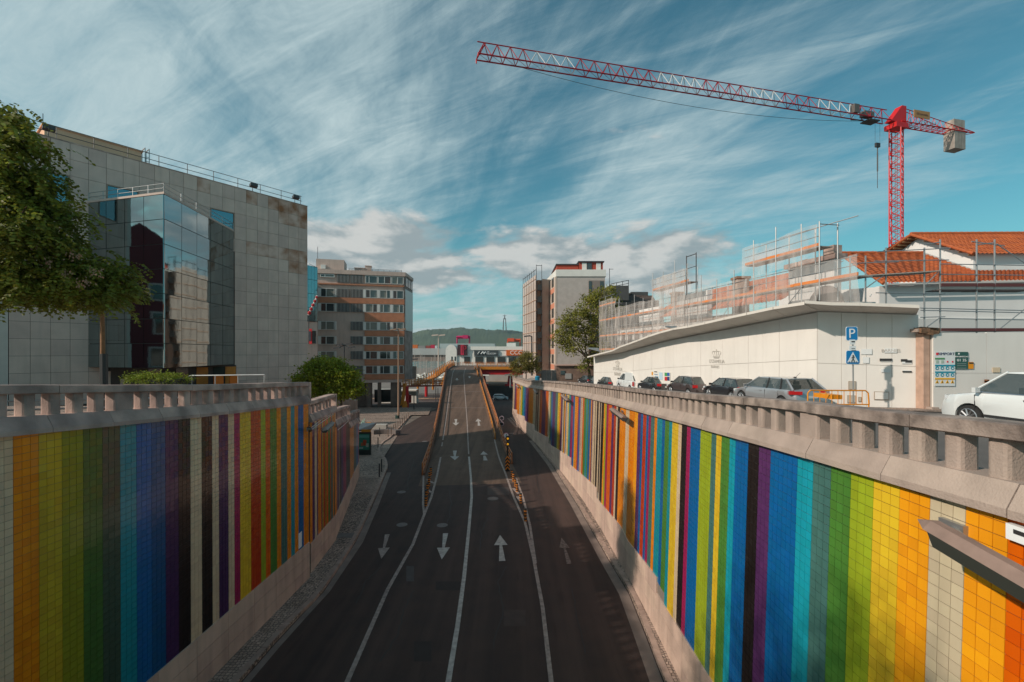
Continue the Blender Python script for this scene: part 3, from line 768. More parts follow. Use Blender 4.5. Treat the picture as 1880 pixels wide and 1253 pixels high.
for i in range(21):
    for j in range(16):
        if (i, j) in wins: continue
        z = zt - j * hh
        if 5 <= i <= 13 and 5 <= j <= 13: continue
        if npan < 298:
            o = inst('panel', pm['r' if (i, j) in rust else 'n'], off, fp(i * ww, .0, z)); o.rotation_euler = (0, 0, ang); o.scale = (1, -1, 1); npan += 1
        else: wallbox(extra, i * ww + .008, (i + 1) * ww - .008, 0, .05, z - hh + .008, z - .008)
if extra.f: obj('panel_field', extra, panel_m, off, kind='stuff')
for (a, c) in ((5, 7), (12, 14), (1, 3)):
    f = B(); s0, s1 = a * ww, c * ww; z1, z0 = zt - 2 * hh, zt - 4 * hh
    for q in ((s0, s0 + .07, z0, z1), (s1 - .07, s1, z0, z1), (s0 + .07, s1 - .07, z0, z0 + .07), (s0 + .07, s1 - .07, z1 - .07, z1)): wallbox(f, q[0], q[1], -.02, .07, q[2], q[3])
    fo = obj('window', f, mat('bronze_frame', (.30, .2, .15), .5), off)
    g = B(); wallbox(g, s0 + .07, s1 - .07, -.02, .0, z0 + .07, z1 - .07); obj('pane', g, glass_b, fo)
b = B(); wallbox(b, 0, FLn, -.3, .07, 12.14, 12.2); obj('parapet_cap', b, stone_weath, off)
# penthouse
b = B(); wallbox(b, 1.76, 6.48, -7, -3, 12.1, 13.85); wallbox(b, 1.66, 6.58, -7.1, -2.9, 13.85, 13.93); obj('penthouse', b, peach, off)
b = B(); wallbox(b, 5.0, 5.9, -2.98, -2.6, 12.2, 12.75); obj('air_conditioner', b, white_p, off)
b = B()
for s in (6.62, 6.85):
    b.bar(fp(s, -2.7, 12.1), fp(s, -2.7, 14.1), .03); b.bar(fp(s, -2.7, 14.1), fp(s, -3.4, 14.1), .03); b.bar(fp(s, -3.4, 14.1), fp(s, -3.4, 13.3), .03)
for k in range(6): b.bar(fp(6.62, -2.7, 12.3 + k * .3), fp(6.85, -2.7, 12.3 + k * .3), .02)
obj('ladder', b, steel, off)
b = B()
for h in (.45, .85): b.bar(fp(.2, -.5, 12.2 + h), fp(16.6, -.5, 12.2 + h), .022, 5)
for k in range(11): b.bar(fp(.3 + k * 1.62, -.5, 12.15), fp(.3 + k * 1.62, -.5, 13.05), .022, 5)
obj('roof_railing', b, steel_d, off)
b = B(); b.bar(fp(1.7, -3, 13.6), fp(1.7, -3, 14.5), .02); obj('antenna', b, steel_d, off)
for s in (1.55, 12.6, 15.9):
    b = B(); b.bar(fp(s, -.3, 12.15), fp(s, -.3, 12.62), .025, 5); b.obox(fp(s, -.12, 12.7), FD, FN + Vector((0, 0, .35)), (0, 0, 1), .26, .14, .10); obj('floodlight', b, steel_d, off)
# glass bay
C0 = Vector((-19.5, 25.5, 0)); CR = Vector((-20.45, 33.4, 0)); CL = Vector((-25.15, 27.05, 0)); ZB, ZT = -.9, 8.85
bay = []
def face_panes(A, Bp, n, rows_, first):
    d = (Bp - A); Lh = d.length; d.normalize(); nn = Vector((d.y, -d.x, 0))
    if nn.dot(Vector((0, -1, 0))) < 0 and nn.x < 0: nn = -nn
    wv = Lh / n; hv = (ZT - ZB) / rows_
    for i in range(n):
        for j in range(rows_):
            c = A + d * (wv * (i + .5)); z = ZB + hv * (j + .5)
            up = Vector((ru(-.006, .006), ru(-.006, .006), 1)).normalized(); dd = (d + nn * ru(-.006, .006)).normalized()
            b = B(); b.obox((c.x + nn.x * .02, c.y + nn.y * .02, z), dd, nn, up, wv / 2 - .018, .015, hv / 2 - .018); obj('pane', b, glass_m, off)
face_panes(C0, CR, 5, 7, 0)
d_ = (CL - C0)
def fpL():
    A, Bp, n, rows_ = CL, C0, 4, 7
    d = (Bp - A); Lh = d.length; d.normalize(); nn = Vector((d.y, -d.x, 0)); wv = Lh / n; hv = (ZT - ZB) / rows_
    for i in range(n):
        for j in range(rows_):
            c = A + d * (wv * (i + .5)); z = ZB + hv * (j + .5)
            up = Vector((ru(-.006, .006), ru(-.006, .006), 1)).normalized(); dd = (d + nn * ru(-.006, .006)).normalized()
            b = B(); b.obox((c.x + nn.x * .02, c.y + nn.y * .02, z), dd, nn, up, wv / 2 - .018, .015, hv / 2 - .018); obj('pane', b, glass_m, off)
fpL()
Q = [C0 + Vector((-.03, .03, 0)), CR + Vector((-.03, 0, 0)), CL + Vector((.02, .02, 0))]
b = B(); b.prism([Vector((q.x, q.y, ZB)) for q in Q], (0, 0, ZT - ZB)); obj('bay_core', b, frame_d, off)
ctr = (C0 + CR + CL) / 3
b = B(); b.prism([Vector((q.x, q.y, ZT)) + (q - ctr).normalized() * .12 for q in (C0, CR, CL)], (0, 0, .12)); obj('bay_roof', b, mat('pink_stone', (.55, .42, .36), .8, 2, .1), off)
b = B()
for (u, v) in ((C0, CR), (C0, CL)):
    for h in (.25, .5): b.bar(Vector((u.x, u.y, ZT + .1 + h)), Vector((v.x, v.y, ZT + .1 + h)), .02, 5)
    for k in range(6): q = u.lerp(v, k / 5); b.bar((q.x, q.y, ZT + .1), (q.x, q.y, ZT + .62), .02, 5)
obj('bay_railing', b, steel, off)
# entrance under the bay
b = B(); wallbox(b, 4.2, 11.3, -.02, .06, -3.4, -.95); obj('entrance_wall', b, mat('dark_entrance', (.06, .045, .04), .6), off)
for s, c_ in ((9.1, 'o'), (10.15, 'g'), (10.9, 'o'), (7.9, 'g'), (6.4, 'g')):
    b = B(); wallbox(b, s - .35, s + .35, .06, .12, -3.2, -1.05); obj('door_panel', b, orange_p if c_ == 'o' else glass_d, off)
b = B(); wallbox(b, 9.3, 9.9, 1.4, 1.5, -3.0, -1.62); wallbox(b, 10.3, 10.8, 1.4, 1.5, -3.0, -1.62); obj('poster_stand', b, mat('orange_poster', (.75, .17, .01), .6), off)
# ---------------------------------------------------------------- narrow glass building and banner
def quadbox(b, pts, z0, z1, mi=0): b.prism([Vector((p[0], p[1], z0)) for p in pts], (0, 0, z1 - z0), mi)
nb = thing('office_building', 'narrow building with teal glass upper floors between the stone block and the brick apartments', 'building', (-25, 62, -9))
b = B(); quadbox(b, [(PX(555, 72), 72), (PX(583, 74), 74), (-40, 90), (-52, 90)], -11, 4.9); obj('wall', b, panel_m, nb)
pn = [Vector((PX(560, 71.9), 71.85, 0)), Vector((PX(583, 73.9), 73.85, 0))]
for i in range(4):
    for j in range(4):
        a = pn[0].lerp(pn[1], i / 4 + .008); c = pn[0].lerp(pn[1], (i + 1) / 4 - .008); z0 = 4.95 + j * 2.23
        b = B(); b.hexa([(a.x, a.y, z0), (c.x, c.y, z0), (c.x, c.y + .1, z0), (a.x, a.y + .1, z0), (a.x, a.y, z0 + 2.17), (c.x, c.y, z0 + 2.17), (c.x, c.y + .1, z0 + 2.17), (a.x, a.y + .1, z0 + 2.17)]); obj('pane', b, glass_b, nb)
b = B(); quadbox(b, [(PX(560, 72), 72), (PX(583, 74) - .03, 74), (-40.1, 90), (-52, 90)], 4.9, 13.85); obj('upper_core', b, joint_m, nb)
for (y0, y1) in ((608, 631), (658, 672)):
    b = B(); a = P(571.5, y1, 72.8); c = P(578.5, y0, 73.4); b.hexa([(a.x, a.y - .05, a.z), (c.x, c.y - .05, a.z), (c.x, c.y + .5, a.z), (a.x, a.y + .5, a.z), (a.x, a.y - .05, c.z), (c.x, c.y - .05, c.z), (c.x, c.y + .5, c.z), (a.x, a.y + .5, c.z)]); obj('window', b, glass_d, nb)
b = B(); b.bar(P(566, 484, 72), P(583, 492, 73.8), .03); obj('roof_railing', b, steel, nb)
bn = thing('bunting', 'red and white rope garland hanging diagonally on the narrow glass building', 'bunting', P(575, 560, 71.3))
b = B(); b.path([P(566 + 17 * t, 579 - 36 * t, 71.3) for t in [k / 8 for k in range(9)]], .13, 6); b2 = B()
obj('rope', b, white_p, bn)
for k in range(5): b = B(); b.ball(P(568 + 3.4 * k, 575 - 7.2 * k, 71.15), .3 - .02 * k, 8); obj('tassel', b, red_p, bn)
ban = thing('banner', 'dark narrow red edged banner on the narrow glass building', 'banner', P(568, 630, 71.4))
b = B(); a = P(567, 632, 71.4); b.box(a.x, a.x + .5, 71.35, 71.42, a.z, a.z + 2.4); obj('cloth', b, red_p, ban); b = B(); b.box(a.x + .03, a.x + .36, 71.28, 71.35, a.z + .5, a.z + 2.0); obj('print', b, mat('navy_print', (.03, .035, .05), .7), ban)
b = B(); b.bar((a.x, 71.38, a.z), P(567, 583, 71.4), .06); obj('pole', b, steel_d, ban)
# ---------------------------------------------------------------- apartment block
AL = Vector((PX(556, 87.4), 87.4, 0)); AR = Vector((PX(743, 92), 92, 0)); AD = (AR - AL).normalized(); AN = Vector((AD.y, -AD.x, 0)); ALen = (AR - AL).length
def ap(s, o, z): q = AL + AD * s + AN * o; return Vector((q.x, q.y, z))
def As(x):
    u = (x - CX) / F; return (u * AL.y - AL.x) / (AD.x - u * AD.y)
def Az(y, x=690):
    q = AL + AD * As(x); return PZ(y, q.y)
apt = thing('apartment_building', 'seven storey apartment block with orange brick bands and white window frames, plaza at its foot', 'building', ap(ALen / 2, 0, -10.9))
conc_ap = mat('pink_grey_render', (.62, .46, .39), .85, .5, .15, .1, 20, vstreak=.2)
brick_ap = mat('orange_brick_band', (.56, .23, .125), .8, 1.2, .2, .2, 10)
def abox(b, x0, x1, o0, o1, y0, y1, mi=0):   # y0 top px, y1 bottom px
    wallbox(b, As(x0), As(x1), o0, o1, Az(y1), Az(y0), mi, fp=ap)
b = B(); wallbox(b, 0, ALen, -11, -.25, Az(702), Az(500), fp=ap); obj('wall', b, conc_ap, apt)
b = B(); wallbox(b, -.1, ALen + .15, -11.1, .15, Az(506), Az(498.5), fp=ap); obj('cornice', b, conc_ap, apt)
b = B(); wallbox(b, 0, ALen + .05, -.2, .1, Az(703), Az(698), fp=ap); obj('cornice', b, conc_ap, apt)
SW = Vector((PX(757.5, 99.5), 99.5, 0)); A2 = AR + Vector((.0, .15, 0))
def sidebox(b, t0, t1, o, z0, z1):
    d = (SW - A2); n = Vector((d.y, -d.x, 0)).normalized() * o; p, q = A2 + d * t0, A2 + d * t1
    b.hexa([(p.x - 2, p.y, z0), (p.x + n.x, p.y + n.y, z0), (q.x + n.x, q.y + n.y, z0), (q.x - 2, q.y, z0), (p.x - 2, p.y, z1), (p.x + n.x, p.y + n.y, z1), (q.x + n.x, q.y + n.y, z1), (q.x - 2, q.y, z1)])
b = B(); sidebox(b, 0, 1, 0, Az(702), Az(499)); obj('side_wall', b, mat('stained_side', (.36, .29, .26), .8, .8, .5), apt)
b = B(); sidebox(b, .02, .98, .08, Az(606), Az(529)); obj('side_cladding', b, mat('pale_tile_side', (.50, .50, .48), .35, 1.5, .1), apt)
b = B(); sidebox(b, .0, 1.02, .15, Az(504), Az(498)); obj('cornice', b, conc_ap, apt)
for k in range(3):
    b = B(); sidebox(b, .06 + .32 * k, .32 + .32 * k, .10, Az(523), Az(508)); obj('side_window', b, glass_d, apt)
rowsA = [(507, 521), (532.6, 547.8), (559, 574), (591.6, 606.8), (618.3, 633), (645.3, 659.7), (672, 687)]
for r, (y0, y1) in enumerate(rowsA):
    units = [(588.5, 614, .4), (671, 693, .62), (697, 717, .35), (721, 741, .62)]
    if r == 0: units = [(588, 614, .33), (671, 693, .3), (694, 718, .5), (719, 741, .5)]
    for ui, (xa, xb, sp) in enumerate(units):
        yy1 = y1 if not (r == 0 and ui == 0) else 512.5
        if r % 2 == 1 and sp != .4: sp = 1 - sp
        f = B(); 
        for q in ((xa, xa + 1.0), (xb - 1.0, xb), (lerp(xa, xb, sp) - .5, lerp(xa, xb, sp) + .5)): abox(f, q[0], q[1], -.2, .05, y0, yy1)
        abox(f, xa + 1.02, xb - 1.02, -.2, .03, y0, y0 + .8); abox(f, xa + 1.02, xb - 1.02, -.2, .03, yy1 - .8, yy1)
        fo = obj('window', f, frame_w, apt)
        for (qa, qb) in ((xa + 1, lerp(xa, xb, sp) - .5), (lerp(xa, xb, sp) + .5, xb - 1)):
            g = B(); abox(g, qa, qb, -.24, -.1, y0 + .8, yy1 - .8); obj('pane', g, random.choice([glass_d, glass_d, mat('curtain_glass', (.20, .19, .16), .25, spec=.7), mat('grey_glass', (.12, .13, .12), .12, spec=.8), mat('brown_glass', (.10, .05, .04), .2, spec=.7)]), fo)
    for (xa, xb) in ((615.5, 617.6), (666.8, 670.8), (693.2, 696.8), (717.2, 720.8), (584, 588.2)):
        b = B(); abox(b, xa, xb, -.2, .06, y0, y1)
        if r: obj('white_panel', b, frame_w, apt)
    for (xa, xb) in ((618.5, 641.5), (643.5, 666.5)):
        if xa < 640 and r > 2: continue
        b = B(); abox(b, xa, xb, -.22, -.18, y0, y1); gr = obj('louvre_back', b, frame_d, apt); b = B()
        for k in range(9): x = lerp(xa, xb, (k + .5) / 9); abox(b, x - .45, x + .45, -.17, .05, y0 - .3, y1 + .3)
        obj('louvre', b, mat('louvre_grey', (.36, .34, .32), .7), apt)
    # spandrel under this row
    yb = rowsA[r + 1][0] if r < 6 else 698
    b = B(); 
    if r == 0: abox(b, 583, 742.5, -.24, .07, y1 + 2.2, y1 + 4.2)
    elif r == 1: abox(b, 560, 742.5, -.24, .08, y1 + .6, yb - .6)
    else: abox(b, 669.5, 742.5, -.24, .08, y1 + .6, yb - .6)
    obj('brick_band', b, brick_ap, apt)
# ground floor: pillars and recess
b = B(); wallbox(b, As(600), As(672), -10, -1.5, -10.95, Az(703), fp=ap); obj('ground_floor_wall', b, mat('brown_stone', (.22, .155, .125), .8, 1, .25), apt)
for xa, xb in ((672, 682), (693, 699), (717, 737)):
    b = B(); wallbox(b, As(xa), As(xb), -3.2, -.35, -10.95, Az(703.3), fp=ap); obj('pillar', b, mat('brown_stone', (.2, .15, .12), .8), apt)
b = B(); wallbox(b, As(683), As(717), -9, -8.9, -10.95, Az(722), fp=ap); obj('back_glazing', b, glass_d, apt)
# rooftop
b = B(); wallbox(b, As(579), As(631), -5.5, -.8, Az(500), Az(479), fp=ap); obj('stair_tower', b, conc_ap, apt)
b = B(); wallbox(b, As(588), As(597), -.8, -.35, Az(497), Az(490), fp=ap); obj('air_conditioner', b, white_p, apt)
for xa, xb, yy in ((649, 657, 490), (659, 668, 490), (669, 680, 485.5)):
    b = B(); wallbox(b, As(xa), As(xb), -4, -2.5, Az(500), Az(yy), fp=ap); wallbox(b, As(xa) - .1, As(xb) + .1, -4.1, -2.4, Az(yy), Az(yy - 1), fp=ap); obj('chimney', b, conc_ap, apt)
b = B()
for yy in (494, 496.3): b.bar(ap(As(640), -.6, Az(yy)), ap(As(738), -.6, Az(yy)), .035, 5)
for k in range(10): s = As(640 + k * 10.8); b.bar(ap(s, -.6, Az(500)), ap(s, -.6, Az(494)), .035, 5)
obj('roof_railing', b, steel_d, apt)
b = B(); b.bar(ap(As(580), -2, Az(480)), ap(As(580), -2, Az(455)), .05, 5); obj('antenna', b, steel_d, apt)
# annex wall left of the pillars and wall behind the round tree
aw = thing('stone_wall', 'brown stone garden wall between the round green tree and the apartment pillars', 'wall', (PX(640, 60), 60, -10))
b = B(); a = P(596, 712, 58); c = P(652, 735, 62); b.hexa([(a.x, 58, -10.2), (c.x, 62, -10.2), (c.x, 63, -10.2), (a.x, 59, -10.2), (a.x, 58, PZ(722, 58)), (c.x, 62, PZ(736, 62)), (c.x, 63, PZ(736, 62)), (a.x, 59, PZ(722, 58))]); obj('masonry', b, mat('brown_masonry', (.30, .23, .19), .85, 1, .3, .2, 20), aw)
# ---------------------------------------------------------------- right: netted building
def net_mat(name, c, a, sc_=9.0):
    m = mat(name, c, .9); t = m.node_tree; b_ = t.nodes['Principled BSDF']; lk = t.links.new
    g = t.nodes.new('ShaderNodeNewGeometry'); n = t.nodes.new('ShaderNodeTexNoise'); mp = t.nodes.new('ShaderNodeMapping'); mp.inputs['Scale'].default_value = (1.2, 1.2, .25); lk(g.outputs['Position'], mp.inputs[0]); lk(mp.outputs[0], n.inputs['Vector']); n.inputs['Scale'].default_value = 1.5
    r = t.nodes.new('ShaderNodeMapRange'); lk(n.outputs[0], r.inputs[0]); r.inputs[1].default_value = .3; r.inputs[2].default_value = .7; r.inputs[3].default_value = a - .14; r.inputs[4].default_value = a + .14
    lk(r.outputs[0], b_.inputs['Alpha']); return m
net1 = net_mat('scaffold_net', (.66, .60, .56), .29)
net_dense = net_mat('scaffold_net_dense', (.50, .41, .36), .86)
n1 = thing('apartment_building', 'tall building wrapped in beige scaffold netting at the right of the viaduct', 'building', (5, 88, -4.7))
ptsN = [(4.55, 84), (7.3, 85.5), (9, 96), (2.5, 96)]
b = B(); quadbox(b, [(4.75, 84.3), (7.2, 85.7), (8.8, 96), (2.9, 96)], -11, 13.4); obj('wall', b, mat('bare_brick', (.26, .16, .11), .9, 1, .3), n1)
b = B(); b.face([(4.45, 83.9, -6), (2.3, 96, -6), (2.3, 96, 14.3), (4.45, 83.9, 14.3)]); obj('netting', b, net_dense, n1)
b = B(); b.face([(5.6, 84.4, -11), (7.3, 85.4, -11), (7.3, 85.4, 13.6), (5.6, 84.4, 13.6)]); obj('render', b, mat('grey_render', (.33, .27, .235), .9, .6, .2), n1)
b = B()
for k in range(7):
    t = k / 6; x = lerp(4.5, 2.35, t); y = lerp(83.95, 95.9, t); b.bar((x, y, 14.2), (x, y, 15.6), .05, 5)
    b.bar((x - .1, y, -4), (x - .1, y, 14.2), .03, 4)
    if k: b.bar((x, y, 15.3), (px0, py0, 15.3), .05, 5)
    px0, py0 = x, y
for x in (4.5, 5.5):
    b.bar((x, 84, 0), (x, 84.2, 16.2), .05, 5)
b.bar((4.5, 84, 16), (5.5, 84.2, 16), .05, 5)
obj('scaffold_pole', b, steel_d, n1)
for k in range(10):
    b = B(); b.bar((4.42, 83.85, -4 + k * 1.95), (2.28, 95.9, -4 + k * 1.95), .08, 4); obj('toe_board', b, mat('salmon_board', (.56, .36, .26), .8), n1)
for k in range(8):
    b = B(); b.box(4.7, 5.5, 83.9, 84.2, -4 + k * 2.2, -2.9 + k * 2.2); obj('window', b, frame_d, n1)
# ---------------------------------------------------------------- right: pale apartment building
n2 = thing('apartment_building', 'grey tiled gable building with white parapet and red roof cabin beyond the street tree', 'building', (12, 84, -4.9))
grey_tile = mat('grey_gable_tiles', (.48, .42, .385), .8, 1.2, .15, .2, 12)
b = B(); quadbox(b, [(7.85, 80), (16.35, 80), (17.2, 93), (6.9, 93)], -5.2, 13.3); obj('wall', b, grey_tile, n2)
b = B(); quadbox(b, [(7.72, 79.85), (16.5, 79.85), (17.4, 93.1), (6.75, 93.1)], 13.3, 14.5); obj('parapet', b, white_p, n2)
b = B(); quadbox(b, [(7.55, 79.95), (7.84, 79.95), (6.88, 93), (6.6, 93)], -5.2, 13.25); obj('side_face', b, mat('cream_render', (.60, .48, .40), .8, .8, .15), n2)
for k in range(6):
    for (yy, nm) in ((81.2, 'a'), (85.0, 'b')):
        x = 7.52 - (yy - 80) * .072
        f = B(); f.hexa([(x - .05, yy, -2 + k * 2.75), (x + .05, yy, -2 + k * 2.75), (x - .1, yy + 2, -2 + k * 2.75), (x - .2, yy + 2, -2 + k * 2.75), (x - .05, yy, -.4 + k * 2.75), (x + .05, yy, -.4 + k * 2.75), (x - .1, yy + 2, -.4 + k * 2.75), (x - .2, yy + 2, -.4 + k * 2.75)]); obj('window', f, glass_d, n2)
    b = B(); x = 7.5; b.hexa([(x, 80.6, -3.1 + k * 2.75), (x + .1, 80.6, -3.1 + k * 2.75), (x - .4, 88, -3.1 + k * 2.75), (x - .55, 88, -3.1 + k * 2.75), (x, 80.6, -2.2 + k * 2.75), (x + .1, 80.6, -2.2 + k * 2.75), (x - .4, 88, -2.2 + k * 2.75), (x - .55, 88, -2.2 + k * 2.75)]); obj('balcony_panel', b, mat('salmon_panel', (.60, .24, .15), .8), n2)
for k in range(6):
    z1 = 12.6 - k * 2.9
    b = B(); b.box(13.45, 16.1, 79.93, 80.1, z1 - 2.4 if k else z1 - 2.2, z1); obj('window_bay', b, mat('taupe_panel', (.22, .18, .16), .7), n2)
    for xa in ((13.5, 13.95), (15.45, 15.95)) if k == 0 else ((13.6, 14.5), (14.6, 15.4), (15.5, 16.0)):
        b = B(); b.box(xa[0], xa[1], 79.85, 79.93, z1 - 1.9, z1 - .15); f = obj('window', b, glass_d, n2)
b = B(); quadbox(b, [(8.0, 81), (11.8, 81), (11.8, 90), (8.0, 90)], 14.5, 15.5); quadbox(b, [(11.9, 80.6), (16.1, 80.6), (16.1, 90), (11.9, 90)], 14.5, 15.9); obj('roof_cabin', b, mat('red_cabin', (.42, .06, .03), .7, 2, .2), n2)
b = B(); quadbox(b, [(7.8, 80.8), (11.9, 80.8), (11.9, 90.2), (7.8, 90.2)], 15.5, 15.7); quadbox(b, [(11.7, 80.3), (16.3, 80.3), (16.3, 90.2), (11.7, 90.2)], 15.9, 16.1); obj('cabin_roof', b, steel_d, n2)
for xa, m_ in ((12.4, white_p), (13.3, glass_d), (14.9, white_p)):
    b = B(); b.box(xa, xa + .8, 80.5, 80.6, 14.6, 15.8); obj('cabin_panel', b, m_, n2)
# dark roofed buildings behind the tree
n3 = thing('building', 'low dark roofed building with a terrace rail between the grey gable and the scaffold', 'building', (20, 76, -4))
b = B(); quadbox(b, [(PX(1112, 74), 74), (PX(1210, 74), 74), (PX(1210, 74), 84), (PX(1112, 74), 84)], -4, 8.4); obj('wall', b, mat('slate_wall', (.05, .05, .05), .8, 1, .2), n3)
b = B(); quadbox(b, [(PX(1118, 74), 73.8), (PX(1154, 74), 73.8), (PX(1154, 74), 80), (PX(1118, 74), 80)], 8.4, 10.8); obj('upper_block', b, mat('slate_wall2', (.08, .08, .08), .8, 1, .2), n3)
b = B(); a0 = PX(1156, 74); a1 = PX(1208, 74)
for k in range(14):
    x = lerp(a0, a1, k / 13.0); b.bar((x, 73.8, 7.4), (x, 77, 9.6), .05, 4)
b.face([(a0, 73.85, 7.4), (a1, 73.85, 7.4), (a1, 77, 9.6), (a0, 77, 9.6)]); obj('metal_roof', b, mat('brown_metal', (.09, .065, .055), .6), n3)
b = B(); b.box(PX(1168, 74), PX(1200, 74), 77, 80, 8.4, 10.2); obj('plant_room', b, mat('slate_wall2', (.08, .08, .08), .8), n3)
b = B()
for h in (11.2, 11.7): b.bar((PX(1122, 74), 74, h - .6), (PX(1154, 74), 74, h), .05, 5)
for x in (1122, 1132, 1143, 1154): b.bar((PX(x, 74), 74, 9), (PX(x, 74), 74, 11.1 + (x - 1122) / 52), .05, 5)
b.bar((PX(1119, 74), 74, 10), (PX(1119, 74), 74, 13.6), .05, 5); b.bar((PX(1119, 74), 74, 13.5), (PX(1126, 74), 74, 13.5), .04, 5)
obj('terrace_railing', b, steel_d, n3)
# walls near the street tree
fw = thing('garden_wall', 'grey panelled wall beside the blue bin at the end of the upper street', 'wall', (5.3, 68, -4.6))
for k in range(3):
    b = B(); x0 = PX(994 + k * 9.4, 67); b.box(x0, x0 + .73, 67, 67.15, -4.7, PZ(680, 67)); obj('panel', b, mat('grey_boards', (.26, .24, .23), .8, 2, .2), fw)
fw2 = thing('shed', 'brown low shed with a small window and a shutter under the street trees', 'shed', (8, 68, -4.7))
b = B(); b.box(PX(1022, 66.5), PX(1092, 66.5), 66.5, 70, -4.7, PZ(672, 66.5)); obj('wall', b, mat('brown_shed', (.24, .155, .12), .85, 1.5, .3), fw2)
b = B(); b.box(PX(1021, 66.5), PX(1093, 66.5), 66.2, 70.2, PZ(672, 66.5), PZ(670, 66.5)); obj('roof', b, mat('pink_ledge', (.45, .3, .25), .8), fw2)
b = B(); b.box(PX(1029, 66.5), PX(1037, 66.5), 66.4, 66.5, PZ(688, 66.5), PZ(681, 66.5)); obj('window', b, glass_b, fw2)
b = B(); b.box(PX(1037.5, 66.5), PX(1049, 66.5), 66.4, 66.5, PZ(696, 66.5), PZ(686, 66.5)); obj('shutter', b, mat('grey_shutter', (.35, .34, .33), .7), fw2)
# ================================================================ HOARDING AND CANOPY
HC = Vector((9.9, 55.0, 0)); HB = Vector((15.1, 22.5, 0)); HA = Vector((18.75, 21.0, 0))
hoard_m = mat('cream_hoarding', (.78, .74, .69), .6, .8, .06, .03, 20, vstreak=.06)
hoard_j = mat('hoarding_joint', (.42, .38, .34), .8)
hd = thing('hoarding', 'long cream site hoarding with crown logos and a sloping canopy behind the parked cars', 'hoarding', (12.5, 38, zur(38)))
ZIN = [(0, -.53), (.25, -.12), (.535, .88), (.8, 1.52), (1, 1.98)]; ZOUT = [(0, -.68), (.25, .12), (.535, 1.42), (.8, 1.92), (1, 2.25)]
def hseg(A, Bp, zt, zb, npan, off_, hsplit):
    d = (Bp - A); Lh = d.length; d.normalize(); nn = Vector((d.y, -d.x, 0))
    if nn.dot(-A) < 0: nn = -nn
    b = B(); n2_ = 20
    for k in range(n2_):
        t0, t1 = k / n2_, (k + 1) / n2_; p, q = A.lerp(Bp, t0), A.lerp(Bp, t1)
        b.hexa([(p.x, p.y, zb(t0)), (q.x, q.y, zb(t1)), (q.x - nn.x * .1, q.y - nn.y * .1, zb(t1)), (p.x - nn.x * .1, p.y - nn.y * .1, zb(t0)), (p.x, p.y, zt(t0)), (q.x, q.y, zt(t1)), (q.x - nn.x * .1, q.y - nn.y * .1, zt(t1)), (p.x - nn.x * .1, p.y - nn.y * .1, zt(t0))])
    obj('backing', b, hoard_j, hd)
    for k in range(npan):
        t0, t1 = k / npan + .007 / Lh, (k + 1) / npan - .007 / Lh; p, q = A.lerp(Bp, t0), A.lerp(Bp, t1); jj = ru(.018, .034)
        for (f0, f1) in ((0, hsplit), (hsplit, 1)):
            b = B(); P8 = []
            for f in (f0 + .002, f1 - .003):
                for (c, t, o) in ((p, t0, 0), (q, t1, 0), (q, t1, jj), (p, t0, jj)):
                    P8.append((c.x + nn.x * o, c.y + nn.y * o, lerp(zb(t), zt(t), f)))
            b.hexa(P8); obj('panel', b, hoard_m, hd)
    return d, nn
dL, nL = hseg(HC, HB, lambda t: pw(ZIN, t), lambda t: zur(lerp(55, 22.5, t)) - .02, 26, 0, .50)
dR, nR = hseg(HB, HA, lambda t: lerp(2.0, 1.72, t), lambda t: zur(22.5) - .02, 4, 0, .46)
canopy_m = mat('canopy_board', (.70, .65, .59), .75, .7, .1, .05, 20)
def canopy(A, Bp, ztA, ztB, o0, o1, z0, z1, n_):
    d = (Bp - A).normalized(); nn = nL if A is HC else nR
    for k in range(n_):
        t0, t1 = k / n_ + .0005, (k + 1) / n_ - .0005; b = B(); P8 = []
        wv = lambda t: .03 * math.sin(t * 23) + .02 * math.sin(t * 41 + 1)
        def pts(t):
            i_ = A.lerp(Bp, t); o_ = o0.lerp(o1, t); zi = (pw(ZIN, t) if A is HC else lerp(ztA, ztB, t)) + .02; zo = (pw(ZOUT, t) if A is HC else lerp(z0, z1, t)) + wv(t)
            return Vector((i_.x - nn.x * .2, i_.y - nn.y * .2, zi)), Vector((o_.x, o_.y, zo))
        i0, q0 = pts(t0); i1, q1 = pts(t1); th = Vector((0, 0, .14))
        b.hexa([i0, q0, q1, i1, i0 + th, q0 + th, q1 + th, i1 + th]); obj('canopy_board', b, canopy_m, hd)
oC = Vector((PX(1078, 54), 54, 0)); oB = Vector((13.6, 21.15, 0)); oA = Vector((PX(1688, 19.7), 19.7, 0))
canopy(HC, HB, -.53, 2.0, oC, oB, -.68, 2.22, 16); canopy(HB, HA, 2.0, 1.72, oB, oA, 2.25, 1.95, 4)
ink = mat('logo_grey', (.48, .45, .41), .8); inkl = mat('logo_pale', (.50, .48, .44), .8); navy = mat('navy_ink', (.03, .04, .10), .7)
def onH(x, y, o=.045):   # point on left hoarding under pixel
    u = (x - CX) / F; t = (u * HC.y - HC.x) / ((HB.x - HC.x) - u * (HB.y - HC.y)); q = HC.lerp(HB, t); return Vector((q.x + nL.x * o, q.y + nL.y * o, PZ(y, q.y)))
